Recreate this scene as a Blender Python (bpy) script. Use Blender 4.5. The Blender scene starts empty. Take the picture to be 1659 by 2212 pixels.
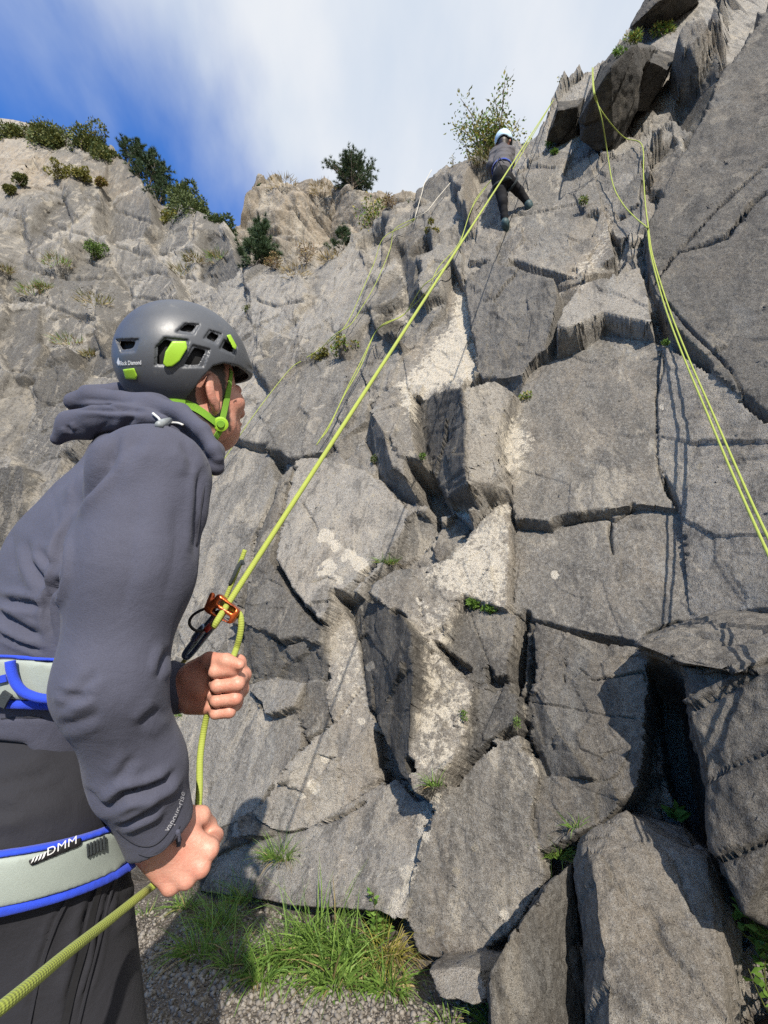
import bpy, bmesh, math, random
import numpy as np
from mathutils import Vector, Matrix

# ------------------------------------------------------------------ camera, sky, sun, exposure
scene = bpy.context.scene
CAM_H = 1.15
PITCH = math.radians(20.0)
FPX = 1013.5                      # focal length in units of a 1659 x 2212 picture
CX, CY = 829.5, 1106.0
cam_data = bpy.data.cameras.new('camera')
cam_data.sensor_fit = 'VERTICAL'
cam_data.sensor_height = 36.0
cam_data.lens = 36.0 * FPX / 2212.0
cam_data.clip_start = 0.05
cam_data.clip_end = 2000.0
cam = bpy.data.objects.new('camera', cam_data)
scene.collection.objects.link(cam)
cam.location = (0, 0, CAM_H)
cam.rotation_euler = (math.radians(90) + PITCH, 0, 0)
scene.camera = cam

SUN_TRAVEL = Vector((-0.17, 1.0, -0.56)).normalized()     # the way sunlight travels
TO_SUN = -SUN_TRAVEL
SUN_ELEV = math.asin(TO_SUN.z)
SUN_AZ = math.atan2(TO_SUN.x, TO_SUN.y)                    # from +Y towards +X
sun_data = bpy.data.lights.new('sun', 'SUN')
sun_data.energy = 5.0
sun_data.angle = math.radians(0.53)
sun_data.color = (1.0, 0.935, 0.84)
sun = bpy.data.objects.new('sun', sun_data)
scene.collection.objects.link(sun)
sun.rotation_euler = SUN_TRAVEL.to_track_quat('-Z', 'Y').to_euler()
sun.location = (4, -8, 12)

world = bpy.data.worlds.new('World')
scene.world = world
world.use_nodes = True
wt = world.node_tree
for n in list(wt.nodes):
    wt.nodes.remove(n)
w_out = wt.nodes.new('ShaderNodeOutputWorld')
w_bg = wt.nodes.new('ShaderNodeBackground')
w_sky = wt.nodes.new('ShaderNodeTexSky')
w_sky.sky_type = 'NISHITA'
w_sky.sun_disc = False
w_sky.sun_elevation = SUN_ELEV
w_sky.sun_rotation = SUN_AZ
w_sky.air_density = 1.0
w_sky.dust_density = 0.3
w_sky.ozone_density = 3.0
w_bg.inputs['Strength'].default_value = 0.082
# thin high cloud: soft stretched noise over the sky directions, thick towards +X, thinning out towards -X
w_tc = wt.nodes.new('ShaderNodeTexCoord')
w_map = wt.nodes.new('ShaderNodeMapping')
w_map.inputs['Rotation'].default_value = (0.25, 0.5, 0.35)
w_map.inputs['Scale'].default_value = (1.5, 0.75, 1.0)
wt.links.new(w_tc.outputs['Generated'], w_map.inputs['Vector'])
w_n1 = wt.nodes.new('ShaderNodeTexNoise')
w_n1.inputs['Scale'].default_value = 1.7
w_n1.inputs['Detail'].default_value = 7.0
w_n1.inputs['Roughness'].default_value = 0.52
w_n1.inputs['Distortion'].default_value = 0.35
wt.links.new(w_map.outputs['Vector'], w_n1.inputs['Vector'])
w_dot = wt.nodes.new('ShaderNodeVectorMath'); w_dot.operation = 'DOT_PRODUCT'
w_dot.inputs[1].default_value = (0.75, -0.226, 0.62)
wt.links.new(w_tc.outputs['Generated'], w_dot.inputs[0])
w_add = wt.nodes.new('ShaderNodeMath'); w_add.operation = 'MULTIPLY_ADD'
wt.links.new(w_n1.outputs['Fac'], w_add.inputs[0])
w_add.inputs[1].default_value = 0.55
wt.links.new(w_dot.outputs['Value'], w_add.inputs[2])
w_ramp = wt.nodes.new('ShaderNodeMapRange')
w_ramp.interpolation_type = 'SMOOTHSTEP'
w_ramp.inputs['From Min'].default_value = 0.27
w_ramp.inputs['From Max'].default_value = 0.58
wt.links.new(w_add.outputs[0], w_ramp.inputs['Value'])
w_tint = wt.nodes.new('ShaderNodeMix'); w_tint.data_type = 'RGBA'; w_tint.blend_type = 'MULTIPLY'
w_tint.inputs['Factor'].default_value = 1.0
wt.links.new(w_sky.outputs['Color'], w_tint.inputs['A'])
w_tint.inputs['B'].default_value = (0.60, 1.55, 2.75, 1)
w_mix = wt.nodes.new('ShaderNodeMix'); w_mix.data_type = 'RGBA'
wt.links.new(w_ramp.outputs['Result'], w_mix.inputs['Factor'])
wt.links.new(w_tint.outputs['Result'], w_mix.inputs['A'])
w_n2 = wt.nodes.new('ShaderNodeTexNoise')
w_n2.inputs['Scale'].default_value = 2.6; w_n2.inputs['Detail'].default_value = 6.0; w_n2.inputs['Roughness'].default_value = 0.5
wt.links.new(w_map.outputs['Vector'], w_n2.inputs['Vector'])
w_r2 = wt.nodes.new('ShaderNodeMapRange'); w_r2.interpolation_type = 'SMOOTHSTEP'
w_r2.inputs['From Min'].default_value = 0.32; w_r2.inputs['From Max'].default_value = 0.66
wt.links.new(w_n2.outputs['Fac'], w_r2.inputs['Value'])
w_cm = wt.nodes.new('ShaderNodeMix'); w_cm.data_type = 'RGBA'
wt.links.new(w_r2.outputs['Result'], w_cm.inputs['Factor'])
w_cm.inputs['A'].default_value = (5.7, 6.4, 7.4, 1); w_cm.inputs['B'].default_value = (7.3, 7.55, 7.95, 1)
wt.links.new(w_cm.outputs['Result'], w_mix.inputs['B'])
wt.links.new(w_mix.outputs['Result'], w_bg.inputs['Color'])
wt.links.new(w_bg.outputs['Background'], w_out.inputs['Surface'])

scene.view_settings.view_transform = 'Standard'
scene.view_settings.look = 'None'
scene.view_settings.exposure = 0.5
scene.view_settings.gamma = 1.0
scene.view_settings.use_curve_mapping = False
scene.cycles.use_denoising = False
scene.cycles.max_bounces = 6
scene.cycles.diffuse_bounces = 3
scene.cycles.transparent_max_bounces = 8

# ------------------------------------------------------------------ helpers
COL = scene.collection
rng = np.random.default_rng(7)
CP, SP = math.cos(PITCH), math.sin(PITCH)


def project(P):
    """world points (n x 3) -> picture x, y (1659 x 2212 frame) and depth"""
    P = np.asarray(P, float)
    zu = P[..., 2] - CAM_H
    d = P[..., 1] * CP + zu * SP
    v = zu * CP - P[..., 1] * SP
    d = np.maximum(d, 1e-3)
    return CX + FPX * P[..., 0] / d, CY - FPX * v / d, d


def at(fx, fy, d):
    """a place in the world: seen in direction fx, fy at the depth d metres from the lens"""
    u = (fx - CX) / FPX * d
    v = (CY - fy) / FPX * d
    return Vector((u, d * CP - v * SP, CAM_H + d * SP + v * CP))


def tag(o, label=None, cat=None, group=None, kind=None):
    if label: o['label'] = label
    if cat: o['category'] = cat
    if group: o['group'] = group
    if kind: o['kind'] = kind
    return o


def empty(name, loc=(0, 0, 0)):
    o = bpy.data.objects.new(name, None)
    o.location = loc
    o.empty_display_size = 0.1
    COL.objects.link(o)
    return o


def mesh_obj(name, verts, faces, mat=None, parent=None, smooth=True, attrs=None):
    """verts n x 3 array; faces: m x k array (all same size) or list of tuples; world coordinates"""
    me = bpy.data.meshes.new(name)
    verts = np.asarray(verts, np.float32)
    if isinstance(faces, np.ndarray):
        n, k = faces.shape
        me.vertices.add(len(verts)); me.vertices.foreach_set('co', verts.ravel())
        me.loops.add(n * k); me.loops.foreach_set('vertex_index', faces.astype(np.int32).ravel())
        me.polygons.add(n); me.polygons.foreach_set('loop_start', np.arange(0, n * k, k, dtype=np.int32))
        me.update(calc_edges=True)
    else:
        me.from_pydata([tuple(v) for v in verts], [], faces)
        me.update()
    if attrs:
        for k_, a in attrs.items():
            at_ = me.attributes.new(k_, 'FLOAT', 'POINT')
            at_.data.foreach_set('value', np.asarray(a, np.float32))
    if smooth:
        me.polygons.foreach_set('use_smooth', np.ones(len(me.polygons), bool))
    o = bpy.data.objects.new(name, me)
    COL.objects.link(o)
    if mat: me.materials.append(mat)
    if parent is not None:
        o.parent = parent
        bpy_loc = parent_world(parent)
        o.matrix_parent_inverse = bpy_loc.inverted()
    return o


def parent_world(p):
    m = Matrix.LocRotScale(p.location, p.rotation_euler, p.scale)
    if p.parent is not None:
        m = parent_world(p.parent) @ p.matrix_parent_inverse @ m
    return m


# ---- numpy gradient noise
_perm = np.random.default_rng(11).permutation(256)
_perm = np.concatenate([_perm, _perm, _perm])
_grad = np.random.default_rng(12).normal(size=(256, 3))
_grad /= np.linalg.norm(_grad, axis=1)[:, None]
_grad = _grad.astype(np.float32)
_perm = _perm.astype(np.int32)


def noise3(P, scale=1.0, off=0.0):
    P = np.asarray(P, np.float64) * scale + off
    i = np.floor(P).astype(np.int32)
    f = (P - i).astype(np.float32)
    w = f * f * f * (f * (f * 6 - 15) + 10)
    i &= 255
    out = 0
    for dx in (0, 1):
        for dy in (0, 1):
            for dz in (0, 1):
                h = _perm[_perm[_perm[i[:, 0] + dx] + i[:, 1] + dy] + i[:, 2] + dz]
                g = _grad[h]
                dot = g[:, 0] * (f[:, 0] - dx) + g[:, 1] * (f[:, 1] - dy) + g[:, 2] * (f[:, 2] - dz)
                ww = (w[:, 0] if dx else 1 - w[:, 0]) * (w[:, 1] if dy else 1 - w[:, 1]) * (w[:, 2] if dz else 1 - w[:, 2])
                out = out + ww * dot
    return out * 1.6


def fbm(P, scale, octaves=4, gain=0.5, lac=2.05, off=0.0):
    out = 0; a = 1.0
    for k in range(octaves):
        out = out + a * noise3(P, scale, off + 17.3 * k)
        scale *= lac; a *= gain
    return out


def ridged(P, scale, octaves=4, gain=0.5, off=0.0):
    out = 0; a = 1.0
    for k in range(octaves):
        n = 1 - np.abs(noise3(P, scale, off + 9.1 * k)) * 1.6
        out = out + a * n * n
        scale *= 2.1; a *= gain
    return out


def cells(q, off=0):
    """jittered-grid Voronoi on 2-D points: (nearest cell's random 5-vector, offset to its seed, F2-F1)"""
    q = np.asarray(q, np.float64)
    i = np.floor(q).astype(np.int64)
    best = np.full(len(q), 1e9); second = np.full(len(q), 1e9)
    bid = np.zeros(len(q), np.int64); bd = np.zeros((len(q), 2))
    for dx in (-1, 0, 1):
        for dy in (-1, 0, 1):
            c = i + (dx, dy)
            h = _perm[(_perm[(c[:, 0] + off) & 255] + c[:, 1]) & 255]
            h2 = _perm[h + 91]
            s = c + 0.5 + (np.stack([h, h2], 1) / 255.0 - 0.5) * 0.95
            d = q - s
            r = d[:, 0] ** 2 + d[:, 1] ** 2
            m = r < best
            second = np.where(m, best, np.minimum(second, r))
            best = np.where(m, r, best)
            bid = np.where(m, h * 7 + h2 * 3, bid)
            bd = np.where(m[:, None], d, bd)
    rv = _cellrand[bid % 997]
    return rv, bd, np.sqrt(second) - np.sqrt(best)


_cellrand = np.random.default_rng(5).uniform(-1, 1, size=(997, 5))


def poly_sd(px, py, poly):
    """signed distance to a polygon, positive inside"""
    poly = np.asarray(poly, float)
    n = len(poly)
    d2 = np.full(px.shape, 1e18)
    inside = np.zeros(px.shape, bool)
    for k in range(n):
        x0, y0 = poly[k]; x1, y1 = poly[(k + 1) % n]
        ex, ey = x1 - x0, y1 - y0
        t = np.clip(((px - x0) * ex + (py - y0) * ey) / (ex * ex + ey * ey + 1e-9), 0, 1)
        d2 = np.minimum(d2, (px - x0 - t * ex) ** 2 + (py - y0 - t * ey) ** 2)
        c = (y0 > py) != (y1 > py)
        inside ^= c & (px < (x1 - x0) * (py - y0) / ((y1 - y0) if y1 != y0 else 1e-9) + x0)
    d = np.sqrt(d2)
    return np.where(inside, d, -d)


def line_d(px, py, line):
    """distance to a polyline, and the position 0..1 along it"""
    line = np.asarray(line, float)
    seg = np.linalg.norm(np.diff(line, axis=0), axis=1)
    tot = seg.sum(); acc = 0
    d2 = np.full(px.shape, 1e18); pos = np.zeros(px.shape)
    for k in range(len(line) - 1):
        x0, y0 = line[k]; ex, ey = line[k + 1] - line[k]
        t = np.clip(((px - x0) * ex + (py - y0) * ey) / (ex * ex + ey * ey + 1e-9), 0, 1)
        dd = (px - x0 - t * ex) ** 2 + (py - y0 - t * ey) ** 2
        m = dd < d2
        d2 = np.where(m, dd, d2)
        pos = np.where(m, (acc + t * seg[k]) / tot, pos)
        acc += seg[k]
    return np.sqrt(d2), pos


def sstep(a, b, x):
    t = np.clip((x - a) / (b - a), 0, 1)
    return t * t * (3 - 2 * t)


# ---- materials
def new_mat(name):
    m = bpy.data.materials.new(name)
    m.use_nodes = True
    nt = m.node_tree
    return m, nt, nt.nodes['Principled BSDF']


def N(nt, t, **kw):
    n = nt.nodes.new(t)
    for k, v in kw.items():
        if k in n.inputs.keys():
            n.inputs[k].default_value = v
        else:
            setattr(n, k, v)
    return n


def mixc(nt, fac, a, b, blend='MIX'):
    n = nt.nodes.new('ShaderNodeMix'); n.data_type = 'RGBA'; n.blend_type = blend
    for key, val in (('Factor', fac), ('A', a), ('B', b)):
        if hasattr(val, 'links') or hasattr(val, 'is_linked'):
            nt.links.new(val, n.inputs[key])
        else:
            n.inputs[key].default_value = val if key == 'Factor' else (*val, 1.0)[:4]
    return n.outputs['Result']


def noise_node(nt, scale, detail=4, rough=0.55, vec=None, dist=0.0):
    n = N(nt, 'ShaderNodeTexNoise', Scale=scale, Detail=detail, Roughness=rough, Distortion=dist)
    if vec is not None: nt.links.new(vec, n.inputs['Vector'])
    return n.outputs['Fac']


def ramp(nt, val, lo, hi, smooth=True):
    n = N(nt, 'ShaderNodeMapRange')
    if smooth: n.interpolation_type = 'SMOOTHSTEP'
    n.inputs['From Min'].default_value = lo
    n.inputs['From Max'].default_value = hi
    nt.links.new(val, n.inputs['Value'])
    return n.outputs['Result']


def mth(nt, op, a, b=None):
    n = N(nt, 'ShaderNodeMath'); n.operation = op
    for i, v in enumerate((a, b)):
        if v is None: continue
        if isinstance(v, (int, float)): n.inputs[i].default_value = v
        else: nt.links.new(v, n.inputs[i])
    return n.outputs[0]


def attr_node(nt, name):
    n = N(nt, 'ShaderNodeAttribute'); n.attribute_name = name
    return n.outputs['Fac']


def add_bump(nt, bsdf, heights):
    """heights: list of (socket, strength, distance)"""
    prev = None
    for h, s, d in heights:
        b = N(nt, 'ShaderNodeBump', Strength=s, Distance=d)
        nt.links.new(h, b.inputs['Height'])
        if prev is not None: nt.links.new(prev, b.inputs['Normal'])
        prev = b.outputs['Normal']
    nt.links.new(prev, bsdf.inputs['Normal'])


def plain_mat(name, col, rough=0.6, var=0.12, scale=30.0, bump=0.0, bump_scale=80.0, metallic=0.0, coat=0.0, sheen=0.0, spec=None):
    m, nt, b = new_mat(name)
    tc = N(nt, 'ShaderNodeTexCoord')
    f = noise_node(nt, scale, 5, 0.6, tc.outputs['Object'])
    c0 = tuple(c * (1 - var) for c in col); c1 = tuple(min(1, c * (1 + var)) for c in col)
    nt.links.new(mixc(nt, ramp(nt, f, 0.3, 0.7), c0, c1), b.inputs['Base Color'])
    b.inputs['Roughness'].default_value = rough
    b.inputs['Metallic'].default_value = metallic
    b.inputs['Coat Weight'].default_value = coat
    b.inputs['Sheen Weight'].default_value = sheen
    if spec is not None: b.inputs['Specular IOR Level'].default_value = spec
    if bump > 0:
        f2 = noise_node(nt, bump_scale, 4, 0.6, tc.outputs['Object'])
        add_bump(nt, b, [(f2, bump, 0.01)])
    return m
# ------------------------------------------------------------------ rock materials
def rock_material(name, base=(0.250, 0.230, 0.200), scale=1.0, tan_amount=0.42, bump=1.0):
    m, nt, b = new_mat(name)
    tc = N(nt, 'ShaderNodeTexCoord')
    mp = N(nt, 'ShaderNodeMapping')
    mp.inputs['Rotation'].default_value = (0.3, 0.5, 0.55)
    mp.inputs['Scale'].default_value = (1.0 * scale, 1.0 * scale, 0.42 * scale)
    nt.links.new(tc.outputs['Object'], mp.inputs['Vector'])
    st = N(nt, 'ShaderNodeMapping')                      # streaks down the face
    st.inputs['Scale'].default_value = (3.2 * scale, 3.2 * scale, 0.35 * scale)
    nt.links.new(tc.outputs['Object'], st.inputs['Vector'])
    big = noise_node(nt, 1.1, 6, 0.6, mp.outputs['Vector'], 0.4)
    mid = noise_node(nt, 5.5, 6, 0.62, mp.outputs['Vector'], 0.6)
    fine = noise_node(nt, 46 * scale, 5, 0.7, tc.outputs['Object'])
    grain = noise_node(nt, 170 * scale, 3, 0.7, tc.outputs['Object'])
    streak = noise_node(nt, 2.0, 5, 0.6, st.outputs['Vector'], 0.2)
    dk = tuple(c * 0.56 for c in base); lt = tuple(c * 1.42 for c in base)
    c = mixc(nt, ramp(nt, big, 0.34, 0.66), tuple(x * 0.72 for x in base), tuple(x * 1.16 for x in base))
    c = mixc(nt, mth(nt, 'MULTIPLY', ramp(nt, mid, 0.5, 0.72), 0.6), c, lt)
    c = mixc(nt, mth(nt, 'MULTIPLY', ramp(nt, mid, 0.48, 0.30), 0.75), c, dk)
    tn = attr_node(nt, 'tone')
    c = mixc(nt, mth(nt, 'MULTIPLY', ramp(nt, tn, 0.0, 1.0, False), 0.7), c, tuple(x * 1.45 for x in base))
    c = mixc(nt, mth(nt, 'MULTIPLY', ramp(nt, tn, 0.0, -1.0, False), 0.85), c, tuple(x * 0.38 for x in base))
    # warm weathering
    warm = noise_node(nt, 2.4, 6, 0.65, mp.outputs['Vector'], 0.3)
    ta = attr_node(nt, 'tan')
    tf = mth(nt, 'ADD', mth(nt, 'MULTIPLY', ramp(nt, warm, 0.44, 0.7), tan_amount), mth(nt, 'MULTIPLY', ta, ramp(nt, mid, 0.3, 0.55)))
    tf = mth(nt, 'MINIMUM', tf, 1.0)
    c = mixc(nt, mth(nt, 'MULTIPLY', tf, 0.85), c, (0.29, 0.235, 0.17))
    c = mixc(nt, mth(nt, 'MULTIPLY', ramp(nt, streak, 0.54, 0.72), 0.55), c, (0.285, 0.275, 0.252))
    c = mixc(nt, mth(nt, 'MULTIPLY', ramp(nt, streak, 0.46, 0.28), 0.6), c, (0.06, 0.056, 0.052))
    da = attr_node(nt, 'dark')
    # mottling: crusty pale patches and dark stains with ragged edges
    m1_ = noise_node(nt, 3.4, 9, 0.72, mp.outputs['Vector'], 0.5)
    c = mixc(nt, mth(nt, 'MULTIPLY', ramp(nt, m1_, 0.53, 0.60), 0.6), c, (0.40, 0.355, 0.285))
    m2_ = noise_node(nt, 2.1, 9, 0.70, st.outputs['Vector'], 0.4)
    c = mixc(nt, mth(nt, 'MULTIPLY', ramp(nt, m2_, 0.47, 0.38), 0.6), c, (0.075, 0.069, 0.062))
    # pale lichen crusts
    li = attr_node(nt, 'lich')
    lf = noise_node(nt, 22, 8, 0.75, tc.outputs['Object'], 0.3)
    thr = mth(nt, 'ADD', mth(nt, 'MULTIPLY', li, 0.42), lf)
    c = mixc(nt, mth(nt, 'MULTIPLY', ramp(nt, thr, 0.68, 0.79), 0.85), c, (0.58, 0.52, 0.42))
    spot = N(nt, 'ShaderNodeTexVoronoi', Scale=9.0, Randomness=1.0)
    nt.links.new(tc.outputs['Object'], spot.inputs['Vector'])
    wob = noise_node(nt, 60, 3, 0.6, tc.outputs['Object'])
    sd = mth(nt, 'ADD', spot.outputs['Distance'], mth(nt, 'MULTIPLY', wob, 0.22))
    sf = mth(nt, 'MULTIPLY', ramp(nt, sd, 0.30, 0.25), ramp(nt, big, 0.5, 0.62))
    c = mixc(nt, mth(nt, 'MULTIPLY', sf, 0.5), c, (0.36, 0.31, 0.22))
    # earth and damp near the ground
    ma = attr_node(nt, 'soil')
    c = mixc(nt, mth(nt, 'MULTIPLY', ma, ramp(nt, mid, 0.25, 0.6)), c, (0.085, 0.066, 0.046))
    # grain
    c = mixc(nt, mth(nt, 'MULTIPLY', ramp(nt, fine, 0.51, 0.60), 0.6), c, mixc(nt, 0.45, c, (0.40, 0.385, 0.35)))
    c = mixc(nt, mth(nt, 'MULTIPLY', ramp(nt, fine, 0.47, 0.38), 0.7), c, mixc(nt, 0.5, c, (0.05, 0.047, 0.043)))
    c = mixc(nt, mth(nt, 'MULTIPLY', ramp(nt, grain, 0.58, 0.66), 0.5), c, (0.34, 0.325, 0.30))
    c = mixc(nt, mth(nt, 'MULTIPLY', ramp(nt, grain, 0.42, 0.34), 0.6), c, (0.055, 0.05, 0.045))
    c = mixc(nt, da, c, (0.30, 0.295, 0.29), 'MULTIPLY')     # darker fresh rock; also shade painted into side faces, undersides and gaps
    nt.links.new(c, b.inputs['Base Color'])
    rg = N(nt, 'ShaderNodeMapRange')
    rg.inputs['To Min'].default_value = 0.62; rg.inputs['To Max'].default_value = 0.92
    nt.links.new(fine, rg.inputs['Value'])
    nt.links.new(rg.outputs['Result'], b.inputs['Roughness'])
    b.inputs['Specular IOR Level'].default_value = 0.35
    sb = N(nt, 'ShaderNodeMapping')
    sb.inputs['Rotation'].default_value = (0.2, 0.9, 0.3)
    sb.inputs['Scale'].default_value = (2.0 * scale, 2.0 * scale, 7.5 * scale)
    nt.links.new(tc.outputs['Object'], sb.inputs['Vector'])
    stri = noise_node(nt, 5.0, 6, 0.65, sb.outputs['Vector'], 0.5)
    add_bump(nt, b, [(stri, 0.45 * bump, 0.022), (mid, 0.4 * bump, 0.02), (fine, 1.0 * bump, 0.022), (grain, 0.9 * bump, 0.009)])
    return m


M_ROCK = rock_material('quarry_rock')
M_FAR_ROCK = rock_material('weathered_rock', base=(0.175, 0.158, 0.132), scale=0.45, tan_amount=0.6, bump=1.2)

# ------------------------------------------------------------------ the cliff: base surface
T_LEAN = 0.306
COLS, ROWS, BACK = 950, 870, 14
A_TAB = np.linspace(-40, 9, 4901)
TH_TAB = np.radians(28.0 - 30.0 * sstep(-5.5, -10.5, A_TAB))
_dx = np.cos(TH_TAB); _dy = -np.sin(TH_TAB)
_ds = A_TAB[1] - A_TAB[0]
X_TAB = np.cumsum(_dx) * _ds; Y_TAB = np.cumsum(_dy) * _ds
_i0 = np.argmin(np.abs(A_TAB))
X_TAB += 0.08 - X_TAB[_i0]; Y_TAB += 2.80 - Y_TAB[_i0]


def plan(a):
    return (np.interp(a, A_TAB, X_TAB), np.interp(a, A_TAB, Y_TAB), np.interp(a, A_TAB, TH_TAB))


def wall_base(a, z):
    x, y, th = plan(a)
    return np.stack([x + np.sin(th) * T_LEAN * z, y + np.cos(th) * T_LEAN * z, z + 0 * x], -1)


def wall_normal(a):
    th = np.interp(a, A_TAB, TH_TAB)
    k = 1 / math.sqrt(1 + T_LEAN ** 2)
    return np.stack([-np.sin(th) * k, -np.cos(th) * k, np.full_like(th, T_LEAN * k)], -1)


SKYLINE = np.array([(-900, 150), (-300, 215), (0, 258), (60, 275), (120, 300), (180, 322), (250, 338), (300, 385), (330, 430), (400, 458), (440, 470),
                    (487, 482), (500, 545), (520, 590), (600, 585), (700, 565), (740, 545), (770, 505), (800, 470), (860, 442), (890, 420), (960, 372),
                    (1030, 345), (1100, 306), (1160, 290), (1180, 262), (1190, 234), (1220, 192), (1280, 150), (1320, 120), (1340, 88), (1360, 65), (1400, 18),
                    (1430, -2), (1480, -40), (1600, -120), (2400, -400)], float)

# columns: denser where the wall is near
_a = np.linspace(-26, 4.9, 6000)
_den = np.zeros(6000)
for _z, _k in ((0.1, .8), (1.0, 1.0), (3.0, 1.0), (6.0, 1.0), (9.0, 1.0), (14.0, .8)):
    _P = wall_base(_a, np.full_like(_a, _z))
    _px, _py, _ = project(_P)
    _inside = ((_px > -120) & (_px < 1780) & (_py > -60) & (_py < 2300)) * 1.0
    _den = np.maximum(_den, np.abs(np.gradient(_px)) * (_inside * _k + .02))
_den = np.convolve(np.pad(np.minimum(_den, 6.0), 40, mode='edge'), np.ones(81) / 81, 'valid')
_w = np.concatenate([[0], np.cumsum(.5 * (_den[1:] + _den[:-1]))])
COL_A = np.interp(np.linspace(0, _w[-1], COLS), _w, _a)
zs = np.linspace(0.0, 34.0, 1400)
ZT = np.zeros(COLS)
for ci, a_ in enumerate(COL_A):
    P_ = wall_base(np.full_like(zs, a_), zs)
    fx, fy, _ = project(P_)
    f = fy - np.interp(fx, SKYLINE[:, 0], SKYLINE[:, 1])
    k = np.argmax(f < 0)
    ZT[ci] = zs[k] if f[k] < 0 else 34.0
ZT = np.minimum(ZT, 30.0)
_k = np.ones(5) / 5
ZT = np.convolve(np.pad(ZT, 2, mode='edge'), _k, 'valid')
nn = np.stack([COL_A, 0 * COL_A, 0 * COL_A], -1)
ZT = ZT + 0.10 * fbm(nn, 1.6, 4) * np.clip(ZT / 9, 1, 2.5)

# rows: even steps in viewing angle from the foot to the top edge
x0, y0, th0 = plan(COL_A)
Bz0 = -0.45
pa = wall_base(COL_A, np.full(COLS, 0.0)); pe = wall_base(COL_A, np.full(COLS, 1.0)) - pa
A_ = (pa[:, 2] - CAM_H) * CP - pa[:, 1] * SP; B_ = pe[:, 2] * CP - pe[:, 1] * SP
C_ = pa[:, 1] * CP + (pa[:, 2] - CAM_H) * SP; D_ = pe[:, 1] * CP + pe[:, 2] * SP
v0 = (A_ + B_ * Bz0) / np.maximum(C_ + D_ * Bz0, 0.2); v1 = (A_ + B_ * ZT) / (C_ + D_ * ZT)
tt = np.linspace(0, 1, ROWS)[:, None]
VV = v0[None] + (v1 - v0)[None] * tt
GZ = (A_[None] - VV * C_[None]) / (VV * D_[None] - B_[None])
GZ = np.clip(GZ, Bz0, ZT[None] + 1e-6)
GA = np.broadcast_to(COL_A[None], GZ.shape)
a_f = GA.ravel().copy(); z_f = GZ.ravel().copy()
BASE = wall_base(a_f, z_f)
NRM = wall_normal(a_f)
DEPTH = project(BASE)[2]

# ------------------------------------------------------------------ relief
far = sstep(-3.5, -8.0, a_f)                       # the distant left half is broken more coarsely
H = np.zeros(len(a_f))
SOFT = np.ones(len(a_f))                           # how broken the surface is (1 = loose blocks, 0 = clean slab)
DARK = np.zeros(len(a_f)); TAN = np.zeros(len(a_f)); LICH = np.zeros(len(a_f)); SOIL = np.zeros(len(a_f))
FID = np.zeros(len(a_f), np.int32)

wx = fbm(BASE, 0.9, 2, off=3.0); wy = fbm(BASE, 0.9, 2, off=40.0)
rot = math.radians(24)
qa = a_f * math.cos(rot) + z_f * math.sin(rot) + 0.10 * wx
qz = -a_f * math.sin(rot) + z_f * math.cos(rot) + 0.10 * wy


def blocks(sx, sz, amp, tilt, slope, off, crack=0.0, crackw=0.05):
    """angular, continuous relief: the upper envelope of tilted block tops with sloping sides"""
    q = np.stack([qa / sx, qz / sz], 1)
    i = np.floor(q).astype(np.int64)
    best = np.full(len(q), -1e9); second = np.full(len(q), -1e9); bid = np.zeros(len(q), np.int64)
    for dx in (-1, 0, 1):
        for dy in (-1, 0, 1):
            c = i + (dx, dy)
            h = _perm[(_perm[(c[:, 0] + off) & 255] + c[:, 1]) & 255]
            h2 = _perm[h + 91]
            cid = (h * 7 + h2 * 3) % 997
            r = _cellrand[cid]
            sd_ = c + 0.5 + (np.stack([h, h2], 1) / 255.0 - 0.5) * 0.8
            d = q - sd_
            an = r[:, 3] * 0.7
            ca, sa = np.cos(an), np.sin(an)
            ux = d[:, 0] * ca + d[:, 1] * sa; uy = -d[:, 0] * sa + d[:, 1] * ca
            far_ = np.maximum(np.abs(ux), np.abs(uy) * 0.9)
            hh = amp * r[:, 0] + tilt * (r[:, 1] * d[:, 0] + r[:, 2] * d[:, 1]) - slope * np.maximum(far_ - 0.38, 0)
            m = hh > best
            second = np.where(m, best, np.maximum(second, hh))
            best = np.where(m, hh, best); bid = np.where(m, cid, bid)
    if crack:
        best = best - crack * np.exp(-((best - second) / (crackw * slope)) ** 2) * (_cellrand[bid][:, 4] > -0.2)
    return best, _cellrand[bid]


def cell_planes(sx, sz, amp, tilt, off, crack=0.0, crackw=0.04):
    rv, d, edge = cells(np.stack([qa / sx, qz / sz], 1), off)
    h = amp * rv[:, 0] + tilt * (rv[:, 1] * d[:, 0] + rv[:, 2] * d[:, 1])
    if crack:
        h = h - crack * np.exp(-(edge / crackw) ** 2) * (rv[:, 3] > -0.2)
    return h, rv


h2, rv2 = cell_planes(0.42, 0.62, 0.006, 0.055, 31)
h3, rv3 = cell_planes(0.13, 0.20, 0.003, 0.022, 77)
near_w = 1 - far
MACRO = 0.07 * fbm(BASE, 0.3, 2, off=8.0) * (1 + 1.6 * far) + 0.10 * sstep(1.2, -0.05, z_f)
H = MACRO + near_w * (h2 + h3) + far * (1.6 * h2 + h3)
TONE = np.zeros(len(a_f))

FACETS = []   # (polygon points (x, y[, h]), constant h or None, options)


def facet(pts, h=None, **o):
    FACETS.append((pts, h, o))


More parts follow.
